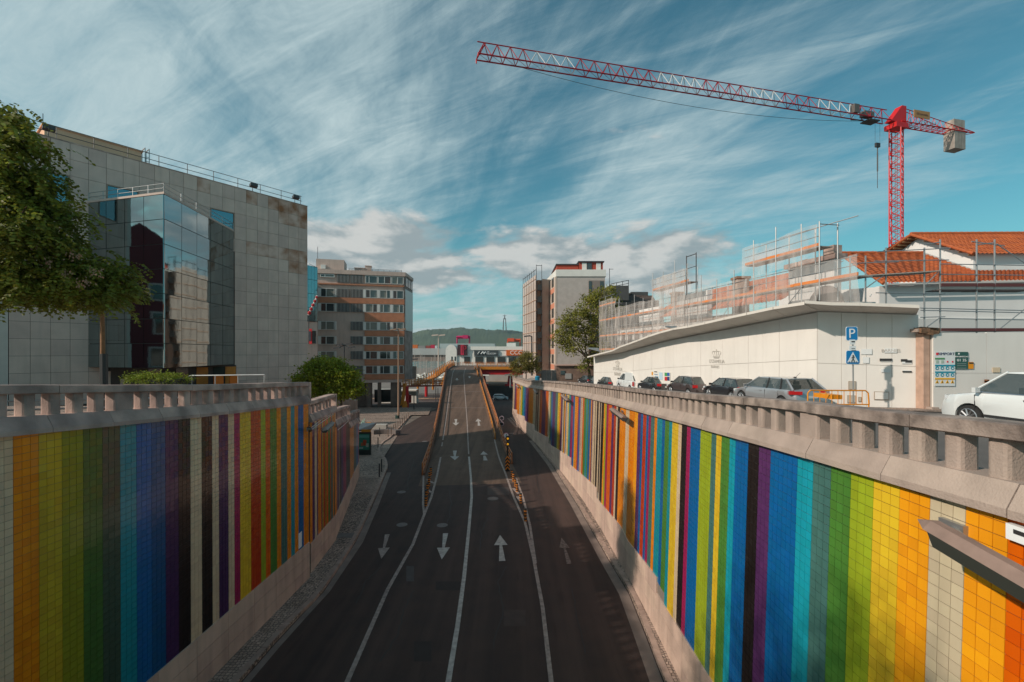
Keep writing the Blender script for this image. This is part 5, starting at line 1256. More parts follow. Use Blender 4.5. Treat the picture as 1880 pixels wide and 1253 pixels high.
# ================================================================ CARS
tyre_m = mat('tyre', (.02, .02, .02), .85); rim_m = mat('alloy_rim', (.42, .42, .43), .3, metal=.9); black_pl = mat('black_plastic', (.025, .025, .027), .55)
lamp_r = mat('tail_lamp', (.45, .01, .012), .15, coat=.8); lamp_w = mat('head_lamp', (.55, .58, .6), .08, coat=1); plate_m = mat('number_plate', (.68, .68, .66), .5)
car_glass = mat('car_glass', (.04, .055, .055), .04, spec=1.0, coat=.6, alpha=.72); seat_m = mat('seat_fabric', (.03, .028, .028), .8); chrome = mat('chrome', (.6, .6, .62), .12, metal=1)
def paintm(n, c, met=.0): return mat('car_paint_' + n, c, .32, metal=met, coat=1.0, spec=.6)
def car(name, label, loc, heading, body, Ln=4.4, Wd=1.78, Ht=1.46, kind='wagon', group='cars parked along the upper street', plate='57-NX-23'):
    """local: +Y forward, X right"""
    root = thing(name, label, 'car' if kind != 'pickup' else 'van', loc, heading, group); hl = Ln / 2; hw = Wd / 2
    wf, wb = hl - .86, -hl + .80; rw = .325; sill = .22; belt = Ht * .62
    prof = dict(wagon=[(hl, .52), (hl - .08, .66), (hl - .35, .76), (hl - 1.15, belt), (-hl + .9, belt + .05), (-hl + .1, belt + .06), (-hl + .02, .78), (-hl, .5)],
                hatch=[(hl, .52), (hl - .08, .66), (hl - .35, .75), (hl - 1.05, belt), (-hl + .8, belt + .05), (-hl + .12, belt + .03), (-hl + .02, .8), (-hl, .5)],
                saloon=[(hl, .5), (hl - .08, .64), (hl - .35, .74), (hl - 1.2, belt), (-hl + 1.1, belt + .04), (-hl + .12, belt + .02), (-hl + .02, .8), (-hl, .5)],
                suv=[(hl, .55), (hl - .07, .75), (hl - .3, .9), (hl - .95, belt), (-hl + .8, belt + .05), (-hl + .08, belt + .04), (-hl + .02, .85), (-hl, .5)],
                pickup=[(hl, .6), (hl - .06, .78), (hl - .3, .9), (hl - .85, belt), (-hl + .8, belt), (-hl + .05, belt), (-hl + .02, .85), (-hl, .5)])[kind]
    pr = sorted([(y, z) for y, z in prof])
    ysn = sorted(set([round(y, 3) for y, _ in pr] + [round(c + rw * 1.16 * math.cos(math.pi * k / 10), 3) for c in (wf, wb) for k in range(11)] + [-hl + .35, hl - .5, -.4, .3, .0]))
    def plan(y):   # half width taper at ends
        e = max(0, (abs(y) - (hl - .55)) / .55); return hw * (1 - .17 * e * e)
    def zbot(y):
        z = sill + (.06 if abs(y) > hl - .1 else 0)
        for c in (wf, wb):
            d_ = abs(y - c)
            if d_ < rw * 1.16 + .001: z = max(z, rw + math.sqrt(max(0, (rw * 1.16) ** 2 - d_ * d_)))
        return z
    b = B(); ring = []
    for y in ysn:
        zt = pw(pr, y); w_ = plan(y); zb = zbot(y); zm = lerp(zb, zt, .45)
        half = [(w_ * .96, zb), (w_ * 1.0, zm), (w_ * .985, lerp(zb, zt, .8)), (w_ * .93, zt - .015), (w_ * .60, zt + .02), (0, zt + .03)]
        pts = half + [(-x, z) for x, z in reversed(half[:-1])]
        ring.append(len(b.v)); b.v += [(x, y, z) for x, z in pts]
    n = 11
    for i in range(len(ysn) - 1):
        a, c = ring[i], ring[i + 1]
        for j in range(n - 1): b.f.append((a + j, a + j + 1, c + j + 1, c + j)); b.m.append(0)
        b.f.append((a + n - 1, a, c, c + n - 1)); b.m.append(0)
    b.f.append(tuple(ring[0] + j for j in range(n))); b.m.append(0); b.f.append(tuple(ring[-1] + j for j in reversed(range(n)))); b.m.append(0)
    obj('body', b, body, root, local=True, smooth=2)
    # greenhouse
    gh_ = dict(wagon=(hl - 1.1, hl - 1.95, -hl + .75, -hl + .12), hatch=(hl - 1.0, hl - 1.75, -hl + .75, -hl + .22), saloon=(hl - 1.15, hl - 1.95, -hl + 1.45, -hl + .75), suv=(hl - .9, hl - 1.6, -hl + .6, -hl + .1), pickup=(hl - .8, hl - 1.45, hl - 2.3, hl - 2.32))[kind]
    y0, y1, y2, y3 = gh_; bz = belt + .02; wr, wb_ = hw * .70, hw * .90
    def gpt(y, up, sx):
        return (sx * (wr if up else wb_), y, (Ht - .05 if up else bz))
    g = B()
    for sx in (1, -1): g.face([gpt(y0, 0, sx), gpt(y1, 1, sx), gpt(y2, 1, sx), gpt(y3, 0, sx)])
    obj('side_glass', g, car_glass, root, local=True)
    g = B(); g.face([gpt(y0, 0, 1), gpt(y0, 0, -1), gpt(y1, 1, -1), gpt(y1, 1, 1)]); obj('windscreen', g, car_glass, root, local=True)
    g = B(); g.face([gpt(y3, 0, -1), gpt(y3, 0, 1), gpt(y2, 1, 1), gpt(y2, 1, -1)]); obj('rear_window', g, car_glass, root, local=True)
    for sx in (-.42, .42):
        for ys in ((y1 - .25, y1 - 1.15) if kind != 'pickup' else (y1 - .35,)):
            st = B(); st.box(sx * hw * 1.0 - .22, sx * hw * 1.0 + .22, ys - .1, ys + .05, .5, bz + .16); st.box(sx * hw - .13, sx * hw + .13, ys - .1, ys, bz + .18, bz + .34); obj('seat', st, seat_m, root, local=True)
    r = B(); e = .03; nn = 6; k0 = 0
    cols_ = [y1 + .06, lerp(y1, y2, .2), lerp(y1, y2, .5), lerp(y1, y2, .8), y2 - .03]; hts = [Ht - .045, Ht - .01, Ht, Ht - .01, Ht - .04]
    for i, (y, z) in enumerate(zip(cols_, hts)): r.v += [(wr + .03, y, Ht - .075), (wr, y, z - .01), (wr * .5, y, z + .01), (-wr * .5, y, z + .01), (-wr, y, z - .01), (-wr - .03, y, Ht - .075)]
    for i in range(4):
        for j in range(5): q = i * 6 + j; r.f.append((q, q + 1, q + 7, q + 6)); r.m.append(0)
    r.f.append((0, 1, 2, 3, 4, 5)); r.m.append(0); r.f.append((29, 28, 27, 26, 25, 24)); r.m.append(0)
    obj('roof', r, body, root, local=True, smooth=2)
    for sx in (1, -1):
        pl = B(); 
        pl.bar(Vector(gpt(y0, 0, sx)), Vector(gpt(y1, 1, sx)) + Vector((0, 0, .01)),   .028, 5); pl.bar(Vector(gpt(y3, 0, sx)), Vector(gpt(y2, 1, sx)), .055 if kind != 'pickup' else .04, 5)
        obj('pillar', pl, body, root, local=True)
        pl = B(); ym = lerp(y0, y3, .48)
        pl.bar(Vector(gpt(ym, 0, sx * 1.005)), Vector(gpt(lerp(y1, y2, .40), 1, sx * 1.005)), .04, 5)
        if kind in ('wagon', 'suv'): ym2 = lerp(y0, y3, .76); pl.bar(Vector(gpt(ym2, 0, sx * 1.005)), Vector(gpt(lerp(y1, y2, .84), 1, sx * 1.005)), .045, 5)
        obj('window_pillar', pl, black_pl, root, local=True)
        tr = B(); tr.bar(Vector(gpt(y0, 0, sx * 1.01)), Vector(gpt(y3, 0, sx * 1.01)), .018, 4); obj('window_trim', tr, chrome if kind == 'suv' or kind == 'wagon' else black_pl, root, local=True)
        mr = B(); mr.obox((sx * (hw + .07), y0 - .22, bz + .06), (1, -.15 * sx, 0), (.1, 1, 0), (0, 0, 1), .085, .05, .065); mr.bar((sx * hw * .9, y0 - .2, bz), (sx * (hw + .04), y0 - .2, bz + .03), .025, 5); obj('wing_mirror', mr, black_pl if kind in ('pickup', 'hatch') else body, root, local=True)
        for yd in ((lerp(y0, y3, .38), lerp(y0, y3, .72)) if kind != 'pickup' else (y1 - .2,)):
            hd_ = B(); hd_.obox((sx * (hw * .985), yd, bz - .13), (0, 1, 0), (1, 0, 0), (0, 0, 1), .10, .02, .018); obj('door_handle', hd_, body if kind != 'suv' else chrome, root, local=True)
        for yd in ((y0 - .12, lerp(y0, y3, .47), lerp(y0, y3, .74)) if kind != 'pickup' else (y0 - .1, y2 + .02)):
            ln = B(); ln.obox((sx * (hw * .992), yd, lerp(sill, bz, .55)), (0, 1, 0), (1, 0, 0), (0, 0, 1), .006, .008, (bz - sill) * .36); obj('door_gap', ln, black_pl, root, local=True)
        mo = B(); mo.obox((sx * (hw * 1.0), 0, .42), (0, 1, 0), (1, 0, 0), (0, 0, 1), hl - 1.25, .012, .03); obj('side_moulding', mo, black_pl, root, local=True)
        hl_ = B(); hl_.obox((sx * hw * .72, hl - .20, .66 if kind != 'suv' else .80), (1, -.45 * sx, 0), (.45 * sx, 1, .2), (0, 0, 1), .17, .10, .055); obj('headlight', hl_, lamp_w, root, local=True)
        tl_ = B()
        if kind == 'wagon': tl_.obox((sx * hw * .80, -hl + .13, .86), (1, .55 * sx, 0), (-.5 * sx, 1, 0), (0, 0, 1), .26, .12, .075)
        elif kind == 'pickup': tl_.obox((sx * hw * .93, -hl + .04, .82), (1, 0, 0), (0, 1, 0), (0, 0, 1), .08, .06, .2)
        else: tl_.obox((sx * hw * .82, -hl + .09, .84), (1, .5 * sx, 0), (-.5 * sx, 1, 0), (0, 0, 1), .17, .10, .10)
        obj('tail_light', tl_, lamp_r, root, local=True)
        for yc in (wf, wb):
            t_ = B(); x0 = sx * (hw - .21); x1 = sx * (hw - .005); t_.lathe([(rw * .72, min(x0, x1)), (rw * .97, min(x0, x1) + .01), (rw, min(x0, x1) + .05), (rw, max(x0, x1) - .05), (rw * .97, max(x0, x1) - .01), (rw * .72, max(x0, x1))], (0, yc, rw), 20, 'X')
            ty = obj('wheel', t_, tyre_m, root, local=True)
            rm = B(); xo = sx * (hw + .0); 
            for s_ in range(10):
                a_ = 2 * math.pi * s_ / 10; rm.bar((xo, yc + .04 * math.cos(a_), rw + .04 * math.sin(a_)), (xo, yc + rw * .66 * math.cos(a_ + .08), rw + rw * .66 * math.sin(a_ + .08)), .022, 4)
            for s_ in range(16):
                a_, c_ = 2 * math.pi * s_ / 16, 2 * math.pi * (s_ + 1) / 16; rm.bar((xo, yc + rw * .68 * math.cos(a_), rw + rw * .68 * math.sin(a_)), (xo, yc + rw * .68 * math.cos(c_), rw + rw * .68 * math.sin(c_)), .016, 4)
            rmo = obj('rim', rm, rim_m, ty, local=True)
    bp = B(); bp.box(-hw * .8, hw * .8, -hl - .02, -hl + .1, .30, .42); obj('rear_bumper_trim', bp, black_pl, root, local=True)
    bp = B(); bp.box(-hw * .6, hw * .6, hl - .1, hl + .01, .30, .50); obj('grille', bp, black_pl, root, local=True)
    und = B(); und.box(-hw * .8, hw * .8, -hl + .15, hl - .15, .16, .5); obj('underbody', und, black_pl, root, local=True)
    pt = B(); pt.box(-.26, .26, -hl - .035, -hl - .02, .62, .73); po = obj('number_plate', pt, plate_m, root, local=True)
    if kind in ('wagon', 'saloon'):
        an = B(); an.bar((0, y2 + .25, Ht), (0, y2 - .05, Ht + .22), .008, 4); an.box(-.03, .03, y2 + .2, y2 + .32, Ht - .01, Ht + .03); obj('antenna', an, black_pl, root, local=True)
    if kind == 'pickup':
        c = B(); z0, z1 = belt, Ht + .12; yb0, yb1 = -hl + .1, y2 - .02
        c.hexa([(-hw * .93, yb0, z0), (hw * .93, yb0, z0), (hw * .93, yb1, z0), (-hw * .93, yb1, z0), (-hw * .85, yb0 + .55, z1), (hw * .85, yb0 + .55, z1), (hw * .85, yb1, z1), (-hw * .85, yb1, z1)]); obj('cargo_body', c, body, root, local=True)
        c = B(); c.obox((0, yb0 + .20, z0 + .30), (1, 0, 0), (0, .82, .93), (0, -.93, .82), hw * .80, .36, .02); obj('rear_hatch_glass', c, car_glass, root, local=True)
    return root
wagon_p = paintm('grey', (.40, .41, .43), .5); white_cp = paintm('white', (.70, .73, .73)); black_cp = paintm('black', (.014, .014, .018)); brown_cp = paintm('brown', (.10, .075, .075), .5)
silver_cp = paintm('silver', (.5, .5, .5), .5); dkgrey = paintm('darkgrey', (.05, .055, .06), .5)
def place(x, Y, dz=0.0): return Vector((PX(x, Y), Y, zur(Y) + dz))
R_ = math.radians
car('parked_car', 'silver grey estate car with wide red tail lights parked behind the orange barrier', Vector((13.1, 22.6, zur(22.6))), R_(8), wagon_p, 4.55, 1.84, 1.50, 'wagon')
car('parked_car', 'white car cut by the right edge of the picture, parked ahead of the gate hoarding', Vector((13.45, 11.1, zur(12.2) + .03)), R_(4), white_cp, 4.5, 1.82, 1.62, 'suv')
car('parked_car', 'black three door hatchback parked directly ahead of the grey estate car', place(1343, 28.4), R_(7), black_cp, 4.1, 1.7, 1.40, 'hatch')
car('parked_car', 'dark brown grey hatchback with sunlit rear between the black hatchback and the black saloon', place(1266, 33.8), R_(8), brown_cp, 4.2, 1.76, 1.5, 'hatch')
car('parked_car', 'black saloon with boot towards the camera below the coloured notice board', place(1204, 39.5), R_(8), black_cp, 4.4, 1.75, 1.42, 'saloon')
car('parked_van', 'small white van with a grey rear hatch, the only white vehicle in the parked row', place(1160, 45.5), R_(9), white_cp, 4.4, 1.75, 1.75, 'pickup')
car('parked_car', 'dark hatchback parked just beyond the white van', place(1119, 51), R_(9), dkgrey, 4.1, 1.72, 1.42, 'hatch')
car('parked_car', 'very dark small car second beyond the white van', place(1099, 56), R_(10), black_cp, 4.0, 1.7, 1.40, 'hatch')
car('parked_car', 'last dark car of the row, below the brown shed', place(1080, 61), R_(12), dkgrey, 4.0, 1.7, 1.40, 'hatch')
c_ = car('passing_car', 'small white car driving on the cross avenue between viaduct and striped wall', Vector((PX(919, 126), 126, zr(126) + .01)), R_(-90), white_cp, 4.3, 1.8, 1.62, 'suv', group=None)
# ================================================================ PEDESTRIAN BARRIER, SIGN POSTS
bar_y = mat('barrier_orange', (.80, .28, .01), .45, 4, .15)
pbz = zur(16.8)
pbar = thing('crowd_barrier', 'orange tube crowd barrier standing behind the estate car', 'barrier', (PX(1538, 16.7), 16.7, pbz))
x0, x1 = PX(1483, 16.7), PX(1594, 16.7); zt_, zb_ = PZ(717, 16.7), PZ(743, 16.7)
b = B()
pts = [(x0, 16.7, zb_), (x0, 16.7, zt_ - .1), (x0 + .1, 16.7, zt_), (x1 - .1, 16.7, zt_ - .01), (x1, 16.7, zt_ - .1), (x1 + .03, 16.7, zb_)]
b.path(pts, .026, 6); b.bar((x0, 16.7, zb_), (x1 + .03, 16.7, zb_), .024, 6); obj('frame', b, bar_y, pbar)
for k in range(9):
    x = lerp(x0, x1, (k + 1) / 10); b = B(); b.bar((x, 16.7, zb_), (x, 16.7, zt_), .012, 5); obj('upright', b, bar_y, pbar)
b = B(); b.box(lerp(x0, x1, .40), lerp(x0, x1, .58), 17.68, 16.72, lerp(zb_, zt_, .36), lerp(zb_, zt_, .66)); obj('plate', b, bar_y, pbar)
for x in (x0 + .02, x1 + .02): b = B(); b.bar((x, 16.7, zb_), (x, 16.7, pbz), .024, 6); b.bar((x, 16.4, pbz + .02), (x, 17.0, pbz + .02), .022, 5); obj('foot', b, bar_y, pbar)
bollm = mat('grey_bollard', (.12, .12, .12), .6)
sb = mat('sign_blue', (.0, .20, .50), .35, coat=.4); sw = mat('sign_white2', (.80, .82, .82), .4)
SY = 20.2
ps = thing('traffic_sign', 'blue parking sign above a blue pedestrian crossing sign on a thin grey post', 'sign', (PX(1567, SY), SY, zur(SY)))
b = B(); b.bar((PX(1567, SY), SY, zur(SY)), (PX(1565.5, SY), SY, PZ(603, SY)), .03, 8); obj('post', b, steel, ps)
def rsq(b, xc, yc, w_, h_, Y, th=.02, tilt=0.0):
    c = P(xc, yc, Y); k = []
    hw_, hh_ = w_ / 2, h_ / 2; r = .05
    for (sx, sy) in ((-1, -1), (1, -1), (1, 1), (-1, 1)):
        k += [(sx * hw_, sy * (hh_ - r)), (sx * (hw_ - r), sy * hh_)] if sx * sy > 0 else [(sx * (hw_ - r), sy * hh_), (sx * hw_, sy * (hh_ - r))]
    ca, sa = math.cos(tilt), math.sin(tilt)
    b.prism([c + Vector((x * ca - y * sa, 0, x * sa + y * ca)) for x, y in k], (0, th, 0))
def panel_sign(xc, yc, w_, h_, tilt, parent):
    b = B(); rsq(b, xc, yc, w_, h_, SY - .06, .02, tilt); o = obj('sign_plate', b, sw, parent)
    b = B(); rsq(b, xc, yc, w_ - .035, h_ - .035, SY - .066, .008, tilt); obj('sign_face', b, sb, parent); return P(xc, yc, SY - .075)
q = panel_sign(1564, 613, .52, .62, .02, ps); text('lettering', 'P', .60, sw, ps, q + Vector((0, 0, -.01)), (1, 0, .02))
q = panel_sign(1566, 656.5, .62, .62, -.01, ps)
b = B(); b.prism([q + Vector((-.25, 0, -.22)), q + Vector((.25, 0, -.22)), q + Vector((0, 0, .24))], (0, .004, 0)); obj('triangle', b, sw, ps)
b = B(); b.ball(q + Vector((.0, -.01, .08)), .028, 8); b.bar(q + Vector((0, -.008, .05)), q + Vector((-.01, -.008, -.07)), .022, 5); b.bar(q + Vector((-.01, -.008, -.07)), q + Vector((-.07, -.008, -.17)), .016, 5); b.bar(q + Vector((-.01, -.008, -.07)), q + Vector((.06, -.008, -.17)), .016, 5); b.bar(q + Vector((0, -.008, .04)), q + Vector((-.07, -.008, -.03)), .012, 5); b.bar(q + Vector((0, -.008, .04)), q + Vector((.07, -.008, -.02)), .012, 5)
for k in range(4): b.box(q.x - .19 + k * .105, q.x - .14 + k * .105, q.y - .012, q.y - .004, q.z - .21, q.z - .185)
obj('walking_figure', b, frame_d, ps)
b = B(); a = P(1559, 628, SY - .05); b.box(a.x, a.x + .26, SY - .07, SY - .05, a.z - .12, a.z + .10); obj('small_plate', b, sw, ps)
b = B(); a = P(1558.5, 641, SY - .05); b.box(a.x, a.x + .30, SY - .07, SY - .05, a.z - .08, a.z + .14); obj('small_plate', b, sw, ps)
b = B(); a = P(1561, 627.5, SY); b.box(a.x, a.x + .15, SY - .08, SY - .072, a.z - .03, a.z + .02); b.box(a.x, a.x + .15, SY - .08, SY - .072, a.z - .32, a.z - .30); b.box(a.x, a.x + .2, SY - .08, SY - .072, a.z - .40, a.z - .385); obj('print', b, frame_d, ps)
# ================================================================ LUMINAIRES ON THE WALLS
lum_m = mat('luminaire_brown', (.30, .20, .16), .5, 5, .25); lum_g = mat('luminaire_glass', (.06, .065, .055), .15, coat=.5)
def luminaire(label, a, c, wall_pt, w_=.15, h_=.17, group='wall lamps'):
    a, c = Vector(a), Vector(c); d = (c - a).normalized(); up = Vector((0, 0, 1)); sd_ = d.cross(up).normalized(); L_ = (c - a).length / 2; m_ = (a + c) / 2
    root = thing('wall_lamp', label, 'lamp', m_, 0, group)
    def sec(p, s): return [p + sd_ * x * s + up * z * s for x, z in ((-w_, 0), (-w_ * .35, h_ * .42), (w_ * .35, h_ * .42), (w_, 0))]
    b = B(); r0 = sec(a + d * .12, .8); r1 = sec(a + d * .2, 1); r2 = sec(c, 1)
    tip = a
    for A_, B_ in ((r1, r2),):
        for i in range(4): j = (i + 1) % 4; b.face([A_[i], B_[i], B_[j], A_[j]])
    for i in range(4): j = (i + 1) % 4; b.face([tip, r1[i], r1[j]])
    b.face(r2); obj('housing', b, lum_m, root)
    low = lambda p: [p + sd_ * x - up * z for x, z in ((-w_ * .95, .006), (-w_ * .5, h_ * .8), (w_ * .5, h_ * .8), (w_ * .95, .006))]
    b = B(); A_, B_ = low(a + d * .24), low(c)
    for i in range(4): j = (i + 1) % 4; b.face([A_[i], A_[j], B_[j], B_[i]])
    b.face(A_); b.face(list(reversed(B_))); obj('diffuser', b, lum_g, root)
    b = B(); b.bar(m_ + up * .02, Vector(wall_pt), .025, 6); b.obox(wall_pt, (0, 1, 0), (1, 0, 0), up, .14, .03, .06); obj('bracket', b, steel, root)
    return root
def onwall(x, y, off, pth=PR, side=1):   # point offset from wall at image x
    lo, hi = 0.0, pth.len
    for _ in range(40):
        m_ = (lo + hi) / 2; p, t = pth.at(m_); n = nrm(t, side); q = p + n * off; xi = CX + F * q.x / q.y
        if (xi > x) == (side > 0): lo = m_
        else: hi = m_
    return Vector((q.x, q.y, PZ(y, q.y)))
luminaire('large brown strip lamp close to the camera, over orange and beige tiles', onwall(1684, 953, .55), onwall(1960, 1110, .50), onwall(1750, 968, .05), .13, .2)
luminaire('strip lamp half way along the right wall above orange tiles', onwall(1122, 750, .55), onwall(1147, 768, .45), onwall(1143, 756, .03))
luminaire('strip lamp on the far half of the right wall, second from the far end', onwall(1031, 725, .5), onwall(1043, 736, .45), onwall(1040, 727, .03))
luminaire('strip lamp near the far curved part of the right wall', onwall(980, 715, .5), onwall(986, 722, .45), onwall(986, 716, .03))
luminaire('tiny lamp nearest the far end of the right wall', onwall(948, 707, .5), onwall(952, 712, .4), onwall(952, 708, .03))
cw = lambda x, y, o, p=PL2: onwall(x, y, o, p, -1)
luminaire('grey strip lamp on the left wall just past the step in the coping', cw(588, 792, .55), cw(609, 777, .45), cw(594, 788, .03))
luminaire('small lamp in the corner of the left wall step beside the orange stripe', onwall(566, 783, .4, PL1, -1), onwall(569, 790, .2, PL1, -1), onwall(566, 789, .02, PL1, -1), .09, .1)
cab = thing('cable', 'white cable sagging along the top of the left wall under the coping', 'cable', cw(590, 775, .05)); b = B()
b.path([cw(571, 790, .06), cw(580, 783, .07), cw(590, 776, .07), cw(600, 769, .07), cw(612, 761, .07)], .012, 5); b.path([cw(571, 786, .06), cw(590, 771, .07), cw(614, 758, .06)], .012, 5); obj('wire', b, sw, cab)
cab = thing('cable', 'white cable along the third section of the left wall', 'cable', onwall(630, 780, .05, PL3, -1)); b = B()
b.path([onwall(620, 790, .06, PL3, -1), onwall(631, 781, .07, PL3, -1), onwall(641, 772, .06, PL3, -1)], .012, 5); obj('wire', b, sw, cab)
ebx = thing('junction_box', 'white junction box under the coping at the right edge of the picture', 'box', onwall(1884, 985, .05)); b = B(); a = onwall(1886, 985, .05); n0 = Vector((-1, 0, 0)); b.obox(a, (0, 1, 0), (1, 0, 0), (0, 0, 1), .14, .05, .075); obj('case', b, sw, ebx)
b = B(); b.obox(a + Vector((-.052, 0, .02)), (0, 1, 0), (1, 0, 0), (0, 0, 1), .07, .003, .02); obj('label_strip', b, frame_d, ebx)
pn_ = thing('notice', 'small white paper plate on the last blue stripe of the near left wall', 'notice', onwall(551, 985, .03, PL1, -1)); b = B(); a = onwall(551, 992, .035, PL1, -1); b.obox(a, (0, 1, 0), (1, 0, 0), (0, 0, 1), .13, .01, .30); obj('plate', b, sw, pn_)
b = B()
for y in (857, 905, 912, 930): a = onwall(558 if y > 870 else 560, y, .02, PL1, -1); b.obox(a, (0, 1, 0), (1, 0, 0), (0, .3, 1), .03, .004, .12)
for y in (815, 820, 823): a = onwall(560.5, y, .02, PL1, -1); b.obox(a, (0, 1, 0), (1, 0, 0), (0, .5, 1), .035, .004, .05)
gf = obj('graffiti', b, mat('grey_marker', (.25, .25, .26), .7)); gf['label'] = 'pale scribbled marks down the last orange stripe of the near left wall'; gf['category'] = 'graffiti'
for (x, y, lb) in ((1222, 601, 'spotlight on the canopy edge half way along the hoarding'), (1079, 641, 'spotlight at the far tip of the hoarding canopy')):
    Y = 36.5 if x > 1200 else 54; q = P(x, y, Y); s_ = Y / 36.0
    t = thing('spotlight', lb, 'lamp', q, 0, 'canopy spotlights'); b = B(); b.hexa([q + Vector(v) * s_ for v in ((0, -.2, .02), (.95, -.2, -.22), (.95, .2, -.22), (0, .2, .02), (.02, -.18, .10), (.8, -.18, .08), (.8, .18, .08), (.02, .18, .10))]); obj('head', b, steel, t)
    b = B(); b.bar(q + Vector((.9, 0, -.1)) * s_, q + Vector((1.05, .1, -.75)) * s_, .05, 6); obj('arm', b, steel, t)
# ================================================================ VIADUCT
rail_o = mat('railing_orange', (.55, .20, .05), .55, 3, .3, c2=(.30, .10, .05)); side_b = mat('ramp_side_brown', (.20, .11, .07), .8, 1.5, .3)
cpts = [G(x, y, zramp) for x, y in ((865.5, 890), (861, 838), (858, 780), (855, 740), (852.5, 708), (851.3, 690))] + [Vector((PX(850.5, 111), 111, 0)), Vector((PX(852.5, 128), 128, 0)), Vector((PX(857, 142), 142, 0))]
Cv = Path([(p.x, p.y) for p in cpts], 10)
def lanes(off0, off1, zf, dz, d0, d1, step=2.0):
    rws = []; d = d0
    while d <= d1:
        p, t = Cv.at(d); n = Vector((-t.y, t.x)) * -1   # right
        rws.append([Vector((p.x + n.x * o, p.y + n.y * o, zf(p.y) + dz)) for o in (off0, 0, off1)]); d += step
    return rws
sdR = lambda d: lerp(3.3, 3.55, min(1, d / 20)); vd = bpy.data.objects.new('viaduct', None); col.objects.link(vd); vd.location = (-5, 50, -9.5)
vd['label'] = 'narrow two lane viaduct ramp with orange railings climbing away and turning right'; vd['category'] = 'viaduct'
ds = [1.5 * k for k in range(int((Cv.len) / 1.5) + 1)]
b = B(); prev = None
WL, WR = -3.75, 3.65
for d in ds:
    p, t = Cv.at(d); n = Vector((t.y, -t.x)); z = zramp(p.y) + .0
    q = [Vector((p.x + n.x * o, p.y + n.y * o, zramp(p.y + n.y * o) + .004)) for o in (WL, WR)]
    if prev: b.face([prev[0], prev[1], q[1], q[0]])
    prev = q
obj('deck', b, asph_d, vd)
b = B(); prev = None
for d in ds:
    p, t = Cv.at(d); n = Vector((t.y, -t.x)); z = zramp(p.y); zl = zr(p.y) - .1 if p.y < 78 else z - 1.0
    q = [Vector((p.x + n.x * WL, p.y + n.y * WL, z)), Vector((p.x + n.x * WR, p.y + n.y * WR, z)), Vector((p.x + n.x * (WR - .05), p.y + n.y * (WR - .05), zl)), Vector((p.x + n.x * (WL + .05), p.y + n.y * (WL + .05), zl))]
    if prev and abs(prev[2].z - q[2].z) < 2:
        for (a, c) in ((1, 2), (2, 3), (3, 0)): b.face([prev[a], q[a], q[c], prev[c]])
    elif prev: b.face([prev[0], prev[1], prev[2], prev[3]])
    prev = q
obj('ramp_sides', b, side_b, vd)
def railing(off, d0, d1, nr=3, h=1.0, base=True, step=2.0, m=rail_o):
    d = d0; k = 0
    while d < d1 - .1:
        e = min(d + step, d1); p, t = Cv.at(d); q, t2 = Cv.at(e); n = Vector((t.y, -t.x)); n2_ = Vector((t2.y, -t2.x))
        a = Vector((p.x + n.x * off, p.y + n.y * off, zramp(p.y))); c = Vector((q.x + n2_.x * off, q.y + n2_.y * off, zramp(q.y)))
        b = B()
        b.obox(a + Vector((0, 0, h / 2)), (1, 0, 0), (0, 1, 0), (0, 0, 1), .05, .05, h / 2)
        for i in range(nr): hh_ = h * (i + 1) / nr - .04; b.bar(a + Vector((0, 0, hh_)), c + Vector((0, 0, hh_)), .045, 5)
        obj('railing_bay', b, m, vd); d = e; k += 1
        b = B(); sgn = 1 if off > 0 else -1; w0, w1 = (n * (-sgn * .16)), (n * (sgn * .10)); b.hexa([a + Vector((w0.x, w0.y, 0)), a + Vector((w1.x, w1.y, 0)), c + Vector((w1.x, w1.y, 0)), c + Vector((w0.x, w0.y, 0)), a + Vector((w0.x, w0.y, .22)), a + Vector((w1.x, w1.y, .22)), c + Vector((w1.x, w1.y, .22)), c + Vector((w0.x, w0.y, .22))]); obj('deck_kerb', b, side_b, vd)
railing(WL + .05, 3.0, Cv.len, 3, 1.0); railing(WR - .05, 6.0, Cv.len - 5, 3, 1.0)
for (d0, d1) in ((16, 52), (60, 88)):
    railing(WR - .75, d0, min(d1, Cv.len - 6), 2, .75, m=orange_p)
# landing turning right
zd = zramp(145)
b = B(); lp = [(PX(829, 140), 140), (PX(873.5, 134), 134), (PX(873.5, 134) + 60, 134), (PX(873.5, 134) + 60, 146), (PX(850, 152), 151.5), (PX(834, 150), 148)]
b.prism([Vector((x, y, zd - .9)) for x, y in lp], (0, 0, .905)); obj('landing_deck', b, asph_d, vd)
b = B(); x0 = PX(873.5, 134); b.box(x0 + .3, x0 + 60, 133.7, 134, zd - .75, zd + .1); obj('fascia', b, orange_p, vd)
b = B(); b.box(x0 + 1, x0 + 60, 134.4, 135, zd - 2.3, zd - .9); b.box(x0 + 1, x0 + 60, 144, 144.6, zd - 2.6, zd - .9); obj('girder', b, red_p, vd)
for k in range(20):
    x = x0 + .3 + k * 1.5; b = B(); b.box(x - .04, x + .04, 133.8, 133.9, zd, zd + 1.05); b.bar((x, 133.85, zd + 1.0), (x + 1.5, 133.85, zd + 1.0), .05, 4); b.bar((x, 133.85, zd + .6), (x + 1.5, 133.85, zd + .6), .04, 4); obj('railing_bay', b, orange_p, vd)
fr = [Vector((PX(829, 140), 140, 0)), Vector((PX(831, 146), 146, 0)), Vector((PX(836, 150), 149.5, 0)), Vector((PX(845, 152), 151.8, 0)), Vector((PX(860, 150), 151, 0)), Vector((PX(880, 148), 149, 0)), Vector((PX(900, 147), 148, 0)), Vector((PX(920, 146.5), 147, 0)), Vector((PX(945, 146), 146.5, 0))]
